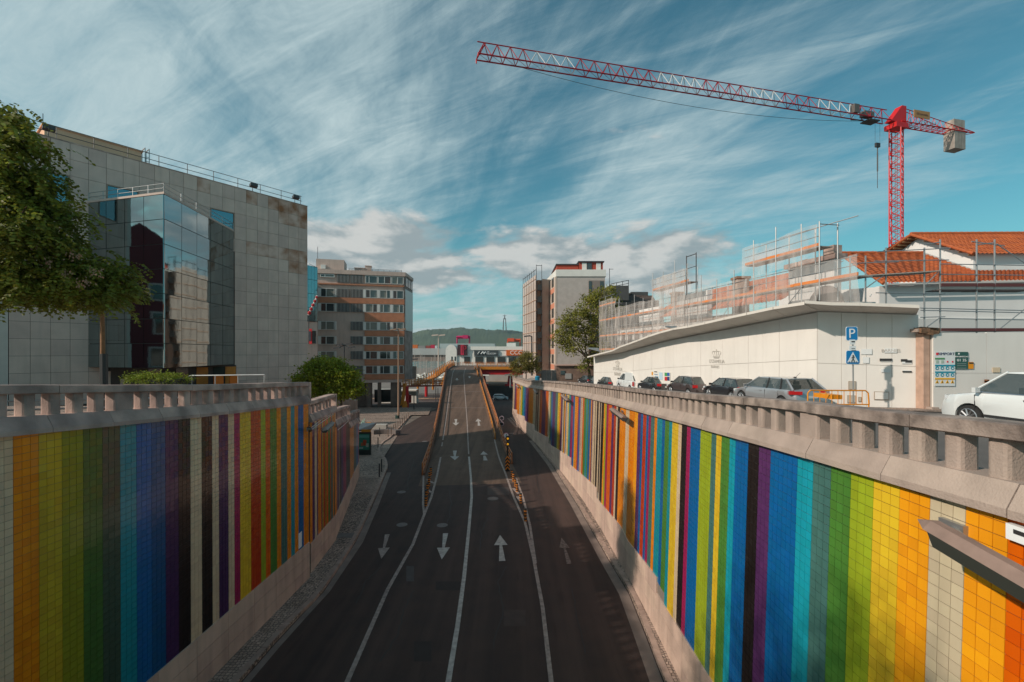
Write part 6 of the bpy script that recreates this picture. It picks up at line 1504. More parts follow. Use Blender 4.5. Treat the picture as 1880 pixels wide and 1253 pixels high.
for k in range(len(fr) - 1):
    b = B()
    for h in (.35, .7, 1.05): b.bar(fr[k] + Vector((0, 0, zd + h)), fr[k + 1] + Vector((0, 0, zd + h)), .06, 5)
    for j in range(3): q = fr[k].lerp(fr[k + 1], j / 3); b.bar(q + Vector((0, 0, zd)), q + Vector((0, 0, zd + 1.1)), .06, 4)
    obj('railing_bay', b, rail_o, vd)
for xc in (887.5, 936.5):
    X_ = PX(xc, 138); b = B(); zb0 = -9.9
    b.hexa([(X_ - .9, 137, zb0), (X_ + .9, 137, zb0), (X_ + .9, 139, zb0), (X_ - .9, 139, zb0), (X_ - .55, 137, zd - 2.8), (X_ + .55, 137, zd - 2.8), (X_ + .55, 139, zd - 2.8), (X_ - .55, 139, zd - 2.8)])
    b.box(X_ - 1.5, X_ + 1.5, 136.6, 139.4, zb0 - 1.2, zb0 + .3); obj('pier', b, red_p, vd)
for Yp in (88, 106, 124):
    p, t = Cv.at(Cv.len * (Yp - 41) / 101.0); b = B(); b.box(p.x - .5, p.x + .5, p.y - .5, p.y + .5, zr(p.y) - .3, zramp(p.y) - .95); obj('pier', b, red_p, vd)
# railway embankment
b = B(); b.box(-14, 80, 136, 165, -14.9, -10.15); struct('embankment', b, mat('dark_retaining', (.07, .06, .055), .9, .6, .3))
b = B(); b.box(-14, 80, 138, 165, -10.15, -10.08); struct('embankment_top', b, mat('sand_ballast', (.36, .24, .16), .9, .8, .3))
bw = thing('barrier_wall', 'long pale concrete barrier below the viaduct turn', 'wall', (20, 158, -10)); b = B(); b.box(-8, 80, 158, 158.6, -10.1, -7.6); obj('wall', b, mat('pale_concrete', (.42, .39, .36), .8, .5, .2), bw)
for k, (Yf, zf0) in enumerate(((133.5, None), (130.5, None))):
    fnc = thing('fence', ['dark rail fence in front of the railway bank', 'low dark fence beside the avenue under the viaduct'][k], 'fence', (4, Yf, zr(Yf))); b = B(); zz_ = zr(Yf)
    for h in (.6, 1.2): b.bar((-40, Yf, zz_ + h), (40, Yf, zz_ + h), .05, 4)
    obj('rail', b, steel_d, fnc); b = B()
    for j in range(33): b.bar((-40 + j * 2.5, Yf, zz_), (-40 + j * 2.5, Yf, zz_ + 1.25), .05, 4)
    obj('post', b, steel_d, fnc)
for (y, m_, Y) in ((724, 'a', 0), (745, 'b', 0)):
    pass
b = B(); 
for (xa, xb, Y0, Y1) in ((-30, -10.5, 118.0, 119.2), (-.6, 30, 118, 119.2), (-30, -10.5, 140.5, 141)): b.face([Vector((x, y, zr(y) + .012)) for x, y in ((xa, Y0), (xb, Y0), (xb, Y1), (xa, Y1))])
struct('avenue_marking', b, paint)
b = B(); b.box(-60, -12.2, 128.8, 131.5, -13.6, -13.2); struct('avenue_island', b, mat('island_sand', (.40, .25, .16), .85, .8, .3))
# ================================================================ FOOTBRIDGE
fb = thing('footbridge', 'orange footbridge with stairs on red columns at the left of the viaduct', 'footbridge', (-22, 100, -11))
d0, d1 = P(742, 708, 92), P(822, 707, 120)
def slabseg(a, c, w_, th, m, name):
    a, c = Vector(a), Vector(c); d = (c - a); n = Vector((-d.y, d.x, 0)).normalized() * w_; b = B(); T = Vector((0, 0, -th)); b.hexa([a - n + T, a + n + T, c + n + T, c - n + T, a - n, a + n, c + n, c - n]); return obj(name, b, m, fb)
slabseg(d0, d1, 1.0, .32, mat('rust_red_beam', (.30, .06, .03), .7), 'deck')
st0, st1, st2 = P(762, 706, 99), P(792, 693, 112), P(830, 668.5, 139)
slabseg(st0, st1, .9, .25, orange_p, 'stair_flight'); slabseg(st1, st2, .9, .35, orange_p, 'stair_flight'); slabseg(P(812, 704, 122), st2 - Vector((.9, 0, 0)), .35, .9, orange_p, 'stair_flight')
def rl(a, c, n_, m=orange_p, h=1.15):
    a, c = Vector(a), Vector(c)
    for k in range(n_):
        p, q = a.lerp(c, k / n_), a.lerp(c, (k + 1) / n_); b = B()
        for hh_ in (.45, .8, h): b.bar(p + Vector((0, 0, hh_)), q + Vector((0, 0, hh_)), .05, 4)
        b.bar(p, p + Vector((0, 0, h)), .10, 4); obj('railing_bay', b, m, fb)
rl(d0 + Vector((0, -1, 0)), d1 + Vector((0, -1, 0)), 9); rl(d0 + Vector((0, 1, 0)), d1 + Vector((0, 1, 0)), 9); rl(st0, st1, 6, h=1.3); rl(st1, st2, 12, h=1.4); rl(st1 + Vector((1.2, 0, 0)), st2 + Vector((.8, 0, 0)), 12, h=1.4)
for (x, yt, yb, Y, r) in ((747.5, 710, 752, 90, .32), (752.5, 725, 740, 103, .35), (782.6, 709, 728.5, 129, .42), (767, 700, 724, 112, .25), (795, 690, 716, 116, .25)):
    b = B(); b.bar(P(x, yb, Y), P(x, yt, Y), r, 8); obj('column', b, red_p if x != 767 and x != 795 else orange_p, fb)
b = B(); b.bar(P(738, 745, 90), P(744, 705, 92), .35, 4); b.bar(P(741, 756, 89), P(745, 738, 90), .5, 4); obj('stair_side', b, orange_p, fb)
# ================================================================ LAMPS, SIGNALS, BOLLARDS
def lamp_post(label, x, yb, yt, Y, arms, m=steel_d, group=None, zb=None):
    q = P(x, yb, Y); 
    if zb is not None: q.z = zb
    t = thing('street_lamp', label, 'street lamp', q, 0, group); top = P(x, yt, Y); s_ = Y / 60
    b = B(); b.bar(q, top, .11 * s_ + .03, 8, r2=.05 * s_ + .02); obj('pole', b, m, t)
    for (ax, ay) in arms:
        e = P(x + ax, yt + ay, Y - .3); b = B(); b.bar(top, e, .05 * s_, 5); obj('arm', b, m, t); b = B(); b.obox(e + Vector((.25 * s_ * (1 if ax > 0 else -1), 0, 0)), (1, 0, .12), (0, 1, 0), (0, 0, 1), .42 * s_, .16 * s_, .08 * s_); obj('lamp_head', b, m, t)
    return t
lamp_post('street lamp with four dark arms standing left of the orange brick block', 632, 745, 634, 62, [(-10, 5), (10, 4), (-5, -1), (6, -2)])
lamp_post('tall thin street lamp with brown pole in front of the apartment pillars', 731.5, 775, 604, 69, [(-6, 1.5), (4, 1)], mat('brown_pole', (.30, .19, .13), .6))
lb_ = thing('utility_box', 'dark green cylinder base box at the foot of the tall brown lamp pole', 'box', P(729.5, 770, 69)); b = B(); b.bar(P(729.5, 771, 68.9), P(729.5, 763, 68.9), .32, 8); obj('case', b, mat('dkgreen_box', (.02, .05, .04), .6), lb_)
lamp_post('single arm street lamp in front of the netted building', 976.5, 690, 618, 72, [(-5, -.5)], steel_d)
lamp_post('pale lamp pole with a flat double head near the containers', 805, 690, 616, 175, [(-3, -.2), (3, -.2)], mat('pale_pole', (.55, .45, .38), .6))
lamp_post('lamp post with two curved arms right of the apartment block', 752, 690, 659, 120, [(-3, 1), (6, 1)], steel_d)
lamp_post('thin grey post under the viaduct turn in front of the dark bank', 937, 712, 688, 128, [(-1, 0)], steel)
bol = mat('bollard_dark', (.035, .03, .03), .5)
def bollard(x, y, h, label, m=bol, r=.05, zf=zr, group='bollards along the pavement', Y=None):
    q = G(x, y, zf) + Vector((0, 0, .1)); b = B(); b.lathe([(r, 0), (r, h * .9), (r * .6, h)], q, 8); o = obj('bollard', b, m, None); b_ = o
    o['label'] = label; o['category'] = 'bollard'
    if group: o['group'] = group
bg_ = 'slim bollards between plaza and road'
bp_ = mat('bollard_brown', (.16, .10, .07), .6)
for i, (x, y) in enumerate(((714, 805.5), (720, 801), (724, 797), (728, 793), (732, 789), (736, 785), (740, 781.5), (744, 778), (748, 774.5), (752, 771))):
    bollard(x - 1.5, y, 1.0, ['nearest', 'second', 'third', 'fourth', 'fifth', 'sixth', 'seventh', 'eighth', 'ninth', 'farthest'][i] + ' slim bollard counted from the near end of the sunny plaza row', bp_, group=bg_, r=.045)
for x, y, lb in ((697, 803.5, 'lone bollard in the middle of the sunny plaza'), (694, 824, 'bollard at the inner curve of the parking bay'), (696.5, 879, 'nearest dark bollard on the cobbled pavement by the left kerb'), (700.5, 869.5, 'second dark bollard on the cobbled pavement, just beyond the nearest')):
    bollard(x, y, 1.05, lb, group=None, r=.05)
# ================================================================ BUS SHELTER, PLAZA
sh = thing('bus_shelter', 'bus shelter with a green advertising poster at the end of the left wall', 'bus shelter', G(668, 838))
sY = G(668, 838).y; zb = zr(sY) + .13; x0, x1 = PX(655, sY), PX(681, sY)
b = B(); b.box(x0 - .1, x1 + .0, sY - .1, sY + .12, PZ(836, sY), PZ(826, sY)); b.box(x0 - .1, x1, sY - .1, sY + .12, PZ(796.5, sY), PZ(793.5, sY)); b.box(x1 - .1, x1, sY - .1, sY + .12, PZ(826, sY), PZ(796.5, sY)); b.box(x0 - .1, x0, sY - .1, sY + .12, PZ(826, sY), PZ(796.5, sY)); obj('poster_frame', b, mat('shelter_dark', (.02, .03, .028), .4), sh)
b = B(); b.box(x0, x1 - .1, sY - .05, sY + .05, PZ(826, sY), PZ(796.5, sY)); obj('poster', b, mat('poster_green', (.03, .20, .14), .3, 3, .2, coat=.5), sh)
for (xa, xb, ya, yb, c) in ((667, 673, 808, 818, (.45, .06, .02)), (663, 668, 813, 819, (.35, .12, .05)), (672, 677, 814, 821, (.35, .38, .30)), (658, 678, 799, 804, (.10, .30, .25)), (659, 667, 822, 823.5, (.5, .55, .5))):
    b = B(); b.box(PX(xa, sY), PX(xb, sY), sY - .06, sY - .052, PZ(yb, sY), PZ(ya, sY)); obj('poster_print', b, mat('pp_%d_%d' % (xa, ya), c, .4), sh)
b = B(); b.hexa([P(655, 793, sY), P(681, 790, sY), P(691, 779, sY + 2.2), P(664, 779, sY + 2.2)] + [v + Vector((0, 0, .12)) for v in (P(655, 793, sY), P(681, 790, sY), P(691, 779, sY + 2.2), P(664, 779, sY + 2.2))]); obj('roof', b, mat('shelter_roof', (.10, .10, .11), .3, coat=.4), sh)
b = B(); b.box(PX(664, sY), PX(681, sY), sY - .12, sY - .05, PZ(793.3, sY), PZ(788.5, sY)); obj('header', b, orange_p, sh)
gY = G(676, 800).y
t = thing('ticket_machine', 'orange street cabinet beyond the bus shelter roof', 'cabinet', (PX(674, 56), 56, zr(56) + .12)); b = B(); b.box(PX(670, 56), PX(679, 56), 56, 56.6, PZ(784, 56) - .5, PZ(777, 56)); obj('case', b, orange_p, t); b = B(); b.box(PX(671.5, 56), PX(677.5, 56), 55.93, 55.99, PZ(782, 56), PZ(779, 56)); obj('screen', b, frame_d, t)
t = thing('bicycle', 'pale green and white bicycle parked behind the bus shelter', 'bicycle', P(666, 784, 54)); b = B(); 
for xc in (662.5, 669.5):
    c = P(xc, 779, 54)
    for k in range(12): a_, c_ = 2 * math.pi * k / 12, 2 * math.pi * (k + 1) / 12; b.bar(c + Vector((.3 * math.cos(a_), 0, .3 * math.sin(a_))), c + Vector((.3 * math.cos(c_), 0, .3 * math.sin(c_))), .02, 4)
obj('wheel', b, steel_d, t); b = B(); A_, B_, C_, D_ = P(662.5, 779, 54), P(665.3, 774, 54), P(668.3, 773.5, 54), P(669.5, 779, 54)
for (u, v) in ((A_, B_), (B_, C_), (C_, D_), (B_, P(666, 779.5, 54)), (P(666, 779.5, 54), C_), (C_, P(669, 770, 54)), (B_, P(665, 771.5, 54))): b.bar(u, v, .035, 5)
b.bar(P(668, 770, 54), P(670, 769.5, 54), .03, 5); obj('frame', b, mat('mint', (.35, .6, .5), .4), t)
for i, (x, y, Y, w_, lb) in enumerate(((694, 781, 58, 2.3, 'pale stone bench block behind the bus shelter on the plaza'), (706, 793, 53, 2.6, 'curved dark stone bench on the sunny plaza'))):
    t = thing('bench', lb, 'bench', P(x, y, Y)); q = P(x, y, Y); q.z = zr(Y) + .12; b = B()
    if i == 0: b.box(q.x - w_ / 2, q.x + w_ / 2, Y - .5, Y + .5, q.z, q.z + .55)
    else:
        for k in range(7): a_ = math.pi * (.1 + .8 * k / 7); c_ = math.pi * (.1 + .8 * (k + 1) / 7); A_ = Vector((q.x - 1.6 * math.cos(a_), Y + 1.0 * math.sin(a_), q.z)); B_ = Vector((q.x - 1.6 * math.cos(c_), Y + 1.0 * math.sin(c_), q.z)); b.obox((A_ + B_) / 2 + Vector((0, 0, .25)), B_ - A_, (B_ - A_).cross(Vector((0, 0, 1))), (0, 0, 1), (B_ - A_).length / 2, .3, .25)
    obj('seat_block', b, [mat('bench_pale', (.45, .42, .38), .8, 2, .2), mat('bench_dark', (.16, .13, .12), .8, 2, .2)][i], t)
# ramp island: signal, chevron board, flexible posts
q = G(932, 865); sY = q.y
tsn = thing('traffic_sign', 'orange chevron board with two amber lamps and a round sign at the ramp nose', 'traffic sign', (PX(931.5, sY), sY, zr(sY)))
blk = mat('signal_black', (.012, .012, .012), .4); chev = mat('chevron_orange', (.75, .22, .01), .4); amber = mat('amber_lamp', (.9, .40, .02), .3, emit=.35)
b = B(); b.bar((PX(932, sY), sY, zr(sY)), (PX(932, sY), sY, PZ(797, sY)), .07, 8); obj('post', b, blk, tsn)
b = B(); b.box(PX(928, sY), PX(935.6, sY), sY - .14, sY - .1, PZ(866, sY), PZ(839, sY)); obj('board', b, blk, tsn)
for k in range(4):
    yb = 864 - k * 6.4; c = P(931.8, yb - 3.5, sY - .16); b = B(); w_ = .165
    b.prism([c + Vector((-w_, 0, -.13)), c + Vector((0, 0, .06)), c + Vector((w_, 0, -.13)), c + Vector((w_, 0, -.02)), c + Vector((0, 0, .17)), c + Vector((-w_, 0, -.02))], (0, .01, 0)); obj('chevron', b, chev, tsn)
for yy in (804.5, 814.5):
    b = B(); b.box(PX(929.7, sY), PX(934.7, sY), sY - .25, sY - .05, PZ(yy + 4.6, sY), PZ(yy - 4.4, sY)); obj('signal_housing', b, blk, tsn); b = B(); b.lathe([(.085, -.30), (.085, -.255)], (PX(932.3, sY), sY, PZ(yy, sY)), 12, 'Y'); obj('signal_lens', b, amber, tsn)
b = B(); b.lathe([(.22, -.06), (.22, -.03)], (PX(929.3, sY), sY, PZ(799.5, sY)), 18, 'Y'); obj('round_sign', b, mat('sign_rim', (.55, .25, .28), .5), tsn); b = B(); b.lathe([(.165, -.07), (.165, -.061)], (PX(929.3, sY), sY, PZ(799.5, sY)), 18, 'Y'); obj('sign_face', b, sw, tsn)
b = B(); b.bar(P(929.2, 802, sY - .09), P(929.2, 797.5, sY - .09), .02, 4); b.bar(P(929.2, 797.3, sY - .09), P(930.8, 798.8, sY - .09), .018, 4); obj('arrow', b, frame_d, tsn)
q2 = P(922, 778, 62); ts2 = thing('traffic_sign', 'pole with two small round signs beside the right ramp railing', 'traffic sign', (PX(921.5, 57), 57, zr(57)))
b = B(); b.bar((PX(921, 57), 57, zr(57)), P(921.3, 764, 57), .05, 6); obj('post', b, steel, ts2)
for yy in (768, 778.5): b = B(); b.lathe([(.30, -.08), (.30, -.05)], P(921, yy, 57), 16, 'Y'); obj('round_sign', b, mat('sign_mauve', (.40, .30, .34), .5), ts2); b = B(); b.lathe([(.2, -.09), (.2, -.081)], P(921, yy, 57), 16, 'Y'); obj('sign_face', b, frame_d, ts2)
fxo = mat('flex_orange', (.60, .20, .03), .5); fxb = mat('flex_black', (.02, .018, .015), .6)
def flex(x, yb, yt, i, grp, lb):
    q = G(x, yb, ZM); h = PZ(yt, q.y) - q.z; t = thing('flexible_post', lb, 'post', q, 0, grp); n_ = 8
    for c, nm, st in ((fxo, 'orange_bands', 0), (fxb, 'black_bands', 1)):
        b = B()
        for k in range(st, n_, 2): b.bar(q + Vector((0, 0, h * k / n_)), q + Vector((0, 0, h * (k + 1) / n_)), .085, 8)
        obj(nm, b, c, t)
for i, (x, yb, yt) in enumerate(((939.5, 877, 863), (942.5, 884, 868), (946, 893, 879), (949, 903, 887), (956, 924, 906), (964.5, 957, 934))):
    flex(x, yb, yt, i, 'flexible posts on the right ramp island', ['flexible striped post closest to the chevron board', 'second flexible post from the chevron board', 'third flexible post from the chevron board', 'fourth flexible post from the chevron board, in mid island', 'second nearest flexible post on the right island', 'nearest lone flexible post between the merging lines of the right island'][i])
for i, (x, yb, yt) in enumerate(((791, 872, 858), (788.5, 882, 866), (787.5, 893, 877), (785, 906, 888), (783, 918, 900), (782, 929, 911))):
    flex(x, yb, yt, i, 'flexible posts on the left ramp island', ['flexible striped post at the foot of the left ramp railing', 'second flexible post from the left railing end', 'third flexible post from the left railing end', 'fourth flexible post on the left island', 'second nearest flexible post on the left island', 'nearest flexible post on the left island by the merging lines'][i])
# ================================================================ TREES
bark = mat('bark', (.13, .085, .055), .9, 6, .4, .6, 40)
def leafmat(n, c, c2, transl=.35):
    return mat(n, c, .55, .9, 1.0, island=.35, c2=c2, transl=transl, spec=.25)
def limb(b, a, c, r0, r1, seg=5, wob=.12):
    a, c = Vector(a), Vector(c); pts = [a]; L_ = (c - a).length
    for k in range(1, seg): t = k / seg; pts.append(a.lerp(c, t) + Vector((ru(-1, 1), ru(-1, 1), ru(-.3, 1))) * L_ * wob * .5 * math.sin(math.pi * t))
    pts.append(c)
    for k in range(seg): b.bar(pts[k], pts[k + 1], lerp(r0, r1, k / seg), 7, r2=lerp(r0, r1, (k + 1) / seg), caps=False)
    return pts
def leaf(b, p, d, s, up=None):
    d = d.normalized(); n = Vector((ru(-1, 1), ru(-1, 1), ru(-.2, 1))).normalized(); w_ = d.cross(n)
    if w_.length < .05: return
    w_ = w_.normalized() * s * .30; e = p + d * s; m_ = p + d * s * .5
    k = len(b.v); b.v += [tuple(p), tuple(m_ + w_), tuple(e), tuple(m_ - w_)]; b.f.append((k, k + 1, k + 2, k + 3)); b.m.append(0)
def crown_mesh(b, blobs, nclump, nleaf, size, spread, stems=None, flat_=.75, hollow=.55):
    cl = []
    tot = sum(r[0] * r[1] * r[2] for _, r in blobs)
    for c, r in blobs:
        for _ in range(max(1, int(nclump * (r[0] * r[1] * r[2]) / tot))):
            v = Vector((random.gauss(0, 1), random.gauss(0, 1), random.gauss(0, 1))).normalized() * (hollow + (1 - hollow) * R() ** .5)
            cl.append(Vector((c[0] + v.x * r[0], c[1] + v.y * r[1], c[2] + v.z * r[2])))
    for c in cl:
        sp_ = spread * ru(.6, 1.3)
        for _ in range(nleaf):
            o = Vector((random.gauss(0, sp_), random.gauss(0, sp_), random.gauss(0, sp_ * flat_))); d = Vector((ru(-1, 1), ru(-1, 1), ru(-.8, .5))) + o * .8
            leaf(b, c + o, d, size * ru(.7, 1.3))
    return cl
def sprays(b, cl, n, size, length, droop=.6):   # pinnate leaves: leaflets in two rows on a drooping stalk
    for c in cl:
        for _ in range(n):
            a = ru(0, 2 * math.pi); d = Vector((math.cos(a), math.sin(a), ru(-.3, .35))).normalized(); p = c + Vector((random.gauss(0, .16), random.gauss(0, .16), random.gauss(0, .12))); st = length * ru(.6, 1.1) / 7
            for k in range(7):
                d = (d + Vector((0, 0, -droop * .16))).normalized(); p = p + d * st; side = d.cross(Vector((0, 0, 1))).normalized()
                for sg in (1, -1): leaf(b, p, d * .55 + side * sg + Vector((0, 0, -.15)), size * ru(.8, 1.2))
def tree(name, label, base, forks, blobs, lm, ncl, nleaf, size, spread, r0, group=None, hollow=.55, flat_=.75):
    t = thing(name, label, 'tree', base, 0, group); base = Vector(base); b = B(); top = Vector(forks[0]); limb(b, base - Vector((0, 0, .1)), top, r0, r0 * .75, 4, .05)
    cb = B(); cl = crown_mesh(cb, blobs, ncl, nleaf, size, spread, hollow=hollow, flat_=flat_)
    for c, r in blobs:
        e = Vector(c); limb(b, top, e, r0 * .55, r0 * .2, 4, .15)
        near = sorted(cl, key=lambda q: (q - e).length)[:7]
        for q in near: limb(b, e, q, r0 * .18, r0 * .05, 3, .2)
    obj('trunk', b, bark, t, smooth=True); obj('crown', cb, lm, t); return t
lf_near = leafmat('leaf_warm_green', (.25, .25, .03), (.105, .125, .02)); lf_round = leafmat('leaf_bright', (.36, .36, .03), (.15, .18, .02)); lf_dark = leafmat('leaf_dark', (.30, .27, .045), (.13, .14, .028)); lf_hedge = leafmat('leaf_hedge', (.28, .32, .04), (.13, .17, .02))
# large tree entering from the left
T0 = Vector((PX(-170, 11), 11.5, -1.9))
bt = thing('tree', 'big feathery leaved tree reaching into the picture from the left edge', 'tree', T0)
wood_b = B(); fork = Vector((PX(-120, 11.5), 11.8, PZ(560, 11.5))); limb(wood_b, T0, fork, .26, .2, 5, .05)
spec_ = [(5, 222, 11.2, 45, 36), (35, 262, 11.0, 42, 26), (10, 330, 11, 70, 52), (70, 340, 11.5, 48, 36), (95, 398, 11.6, 42, 28), (20, 420, 10.8, 80, 55), (118, 448, 12, 38, 24), (0, 500, 11, 65, 40), (60, 495, 11.4, 80, 34), (148, 488, 12, 52, 30), (200, 490, 12.4, 36, 18), (185, 532, 12.2, 36, 20), (115, 525, 11.6, 45, 22), (20, 535, 11.0, 55, 16), (226, 510, 12.5, 18, 12)]
cl = []; lim = {}
for (x, y, Y, rx, ry) in spec_:
    c = P(x, y, Y); r = (rx / F * Y, rx / F * Y * .9, ry / F * Y); rx *= .86; ry *= .9; n_ = int(3 + rx * ry * .0105)
    pts = limb(wood_b, fork + Vector((0, 0, ru(0, 1.2))), c, .10, .035, 6, .10)
    for _ in range(n_):
        v = Vector((random.gauss(0, 1), random.gauss(0, 1), random.gauss(0, 1))).normalized() * (.25 + .8 * R()); q = Vector((c.x + v.x * r[0], c.y + v.y * r[1], c.z + v.z * r[2])); cl.append(q)
        if R() < .8: limb(wood_b, c, q, .026, .009, 3, .2)
obj('trunk', wood_b, bark, bt, smooth=True); cb = B(); sprays(cb, cl, 10, .11, .72, 1.0); obj('crown', cb, lf_near, bt)
podm = mat('pink_blossom', (.38, .22, .14), .7, transl=.3); pbm = B()
for (x, y) in ((85, 480), (120, 500), (150, 520), (60, 450), (135, 470), (175, 500)):
    for _ in range(30): c = P(x + random.gauss(0, 9), y + random.gauss(0, 5), 10.9 + ru(-.2, .5)); leaf(pbm, c, Vector((ru(-1, 1), ru(-1, 1), -1)), .07)
obj('blossom', pbm, podm, bt)
# supported young trunk
tY = 15.5; yt_ = thing('young_tree', 'slim brown trunk with a black lower sleeve in front of the glass bay', 'tree', (PX(192, tY), tY, railL1(tY) - 1.0))
b = B(); limb(b, (PX(192, tY), tY, railL1(tY) - 1.05), P(187, 560, tY), .085, .06, 5, .01); limb(b, P(187, 560, tY), P(165, 510, tY), .05, .02, 4); limb(b, P(187, 560, tY), P(205, 520, tY), .05, .02, 4); obj('trunk', b, mat('bark_orange', (.30, .15, .07), .85, 5, .35, .4, 40), yt_, smooth=True)
b = B(); b.bar((PX(192.5, tY), tY - .02, railL1(tY) - 1.0), P(190.5, 650, tY - .02), .115, 8); obj('sleeve', b, frame_d, yt_)
cb = B(); cl = crown_mesh(cb, [(P(175, 535, tY), (1.0, .8, .45)), (P(215, 530, tY), (.7, .6, .4)), (P(140, 545, tY), (.8, .7, .35))], 60, 2, .1, .2); sprays(cb, cl, 14, .09, .42); obj('crown', cb, lf_near, yt_)
# round tree over the end of the left wall
tY = 30.5; base = Vector((PX(628.5, tY), tY, -5.15))
tree('tree', 'dense rounded bright green tree over the far end of the left balustrade', base, [P(626, 728, tY)], [(P(575, 695, tY), (1.15, 1.2, .95)), (P(600, 682, tY), (1.2, 1.3, .9)), (P(630, 690, tY), (1.0, 1.1, .8)), (P(615, 712, tY), (1.3, 1.2, .75)), (P(645, 715, tY), (.85, .9, .65)), (P(585, 715, tY), (1.0, 1.0, .65)), (P(590, 672, tY), (.6, .7, .55))], lf_round, 420, 55, .15, .17, .09, hollow=.6)
# street tree at right, two masses
tY = 62
tree('tree', 'tall loose street tree beside the far end of the cream hoarding', Vector((PX(1083, tY), tY, zur(tY) - .05)), [P(1080, 660, tY)], [(P(1040, 605, tY), (2.2, 2.0, 1.9)), (P(1065, 590, tY), (2.2, 2.0, 2.2)), (P(1090, 565, tY), (2.3, 2.2, 2.4)), (P(1108, 545, tY), (2.0, 2.2, 1.6)), (P(1095, 620, tY), (2.0, 2.0, 2.0)), (P(1050, 635, tY), (2.0, 1.6, 1.3)), (P(1100, 650, tY), (1.7, 1.8, 1.5)), (P(1080, 668, tY), (1.8, 1.5, 1.0)), (P(1030, 618, tY), (1.4, 1.4, 1.2)), (P(1122, 560, tY), (1.6, 1.6, 1.5))], lf_dark, 330, 42, .26, .30, .2, hollow=.45)
tY = 66
tree('tree', 'small dark rounded tree beside the blue bin at the end of the right balustrade', Vector((PX(966, tY), tY, zur(tY) - .05)), [P(966, 686, tY)], [(P(955, 672, tY), (1.4, 1.3, 1.1)), (P(972, 662, tY), (1.3, 1.3, 1.1)), (P(980, 676, tY), (1.0, 1.0, .8)), (P(948, 683, tY), (.9, .9, .6)), (P(964, 652, tY), (.8, .8, .6))], leafmat('leaf_olive', (.28, .23, .06), (.13, .12, .03)), 210, 40, .17, .20, .1, hollow=.5)
# hedge
hg = thing('hedge', 'bright green clipped hedge on the pavement behind the left balustrade', 'hedge', P(277, 700, 19)); cb = B(); crown_mesh(cb, [(P(250 + k * 15, 697, 19), (.42, .5, .26)) for k in range(6)], 150, 45, .07, .10, hollow=.3); hz_ = B(); obj('foliage', cb, lf_hedge, hg)
b = B(); a = P(232, 712, 19); b.box(a.x, PX(332, 19), 18.7, 19.6, a.z - .8, PZ(696, 19)); obj('planter', b, frame_d, hg)
hr = thing('handrail', 'steel pedestrian handrail ramping up behind the left balustrade', 'handrail', P(410, 700, 18.5)); b = B(); Y = 19.5
b.path([P(332, 700, Y), P(350, 690, Y), P(486, 688.5, Y), P(486, 697, Y)], .03, 6); obj('rail', b, steel, hr); b = B()
for x in (352, 395, 437, 485): b.bar(P(x, 720, Y), P(x, 690, Y), .022, 5)
obj('post', b, steel, hr)
# horizontal street rails behind balusters at left
sr = thing('street_railing', 'low two bar steel rail on the pavement seen through the left balusters', 'railing', P(90, 740, 10)); b = B()
for dz in (.25, .5): b.bar((-16, 10.5, railL1(10) - 1 + dz), (-11, 15.5, railL1(15) - 1 + dz), .03, 5)
obj('rail', b, steel, sr); b = B()
for k in range(4): q = Vector((-16, 10.5, -1.8)).lerp(Vector((-11, 15.5, -2.1)), k / 3); b.bar(q, q + Vector((0, 0, .65)), .03, 5)
obj('post', b, steel, sr)
bb_ = thing('litter_bin', 'bright blue litter bin at the top of the striped wall near the small tree', 'bin', (PX(986.5, 64), 64, zur(64))); b = B(); b.lathe([(.28, 0), (.3, .1), (.34, 1.0), (.36, 1.05), (.25, 1.2)], (PX(986.5, 64), 64, zur(64) - .0), 12); obj('bin_body', b, mat('bin_blue', (.01, .20, .34), .4), bb_)
# ================================================================ CRANE
cr = thing('tower_crane', 'red and white lattice tower crane with a long jib over the building site', 'crane', Vector((57.4, 68, -3)))
red_c = mat('crane_red', (.60, .006, .006), .45); red_c2 = mat('crane_dark_red', (.40, .006, .018), .5); wht_c = mat('crane_white', (.62, .62, .62), .5); bal_c = mat('ballast_concrete', (.42, .36, .31), .85, 1.2, .3, vstreak=.5)
mc = Vector((57.4, 68, 0)); a0 = math.radians(38); hv = .68
ux = Vector((math.cos(a0), math.sin(a0), 0)); uy = Vector((-math.sin(a0), math.cos(a0), 0)); cor = [mc + ux * sx * hv + uy * sy * hv for sx, sy in ((-1, -1), (1, -1), (1, 1), (-1, 1))]
sec_h = 1.9; z = 3.0; k = 0
while z < 33.0:
    b = B(); z1 = min(z + sec_h, 33.2)
    for i in range(4):
        p, q = cor[i], cor[(i + 1) % 4]; b.bar(p + Vector((0, 0, z)), p + Vector((0, 0, z1)), .10, 4)
        b.bar(p + Vector((0, 0, z)), q + Vector((0, 0, z)), .045, 4); zm = (z + z1) / 2
        b.bar(p + Vector((0, 0, z)), q + Vector((0, 0, zm)), .045, 4); b.bar(q + Vector((0, 0, zm)), p + Vector((0, 0, z1)), .045, 4); b.bar(p + Vector((0, 0, zm)), q + Vector((0, 0, z)), .035, 4)
    obj('mast_section', b, red_c, cr); z = z1; k += 1
b = B(); b.bar(mc + Vector((.15, 0, 3)), mc + Vector((.15, 0, 33)), .05, 4); b.bar(mc + Vector((-.15, 0, 3)), mc + Vector((-.15, 0, 33)), .05, 4); obj('mast_ladder', b, mat('rust_steel', (.25, .12, .08), .7), cr)
jd = Vector((-62.1, -15.5, 0)).normalized(); jn = Vector((-jd.y, jd.x, 0)); JZ = 34.2; JH = 1.75; JW = .62; JL = 63.3
def jp(d, o, h): return mc + jd * d + jn * o + Vector((0, 0, JZ + h))
secs = [(862, 'r'), (972, 'w'), (1053, 'r'), (1128, 'r'), (1203, 'w'), (1285, 'r'), (1370, 'w'), (1430, 'r'), (1495, 'w'), (1570, 'r'), (1628, 'e')]
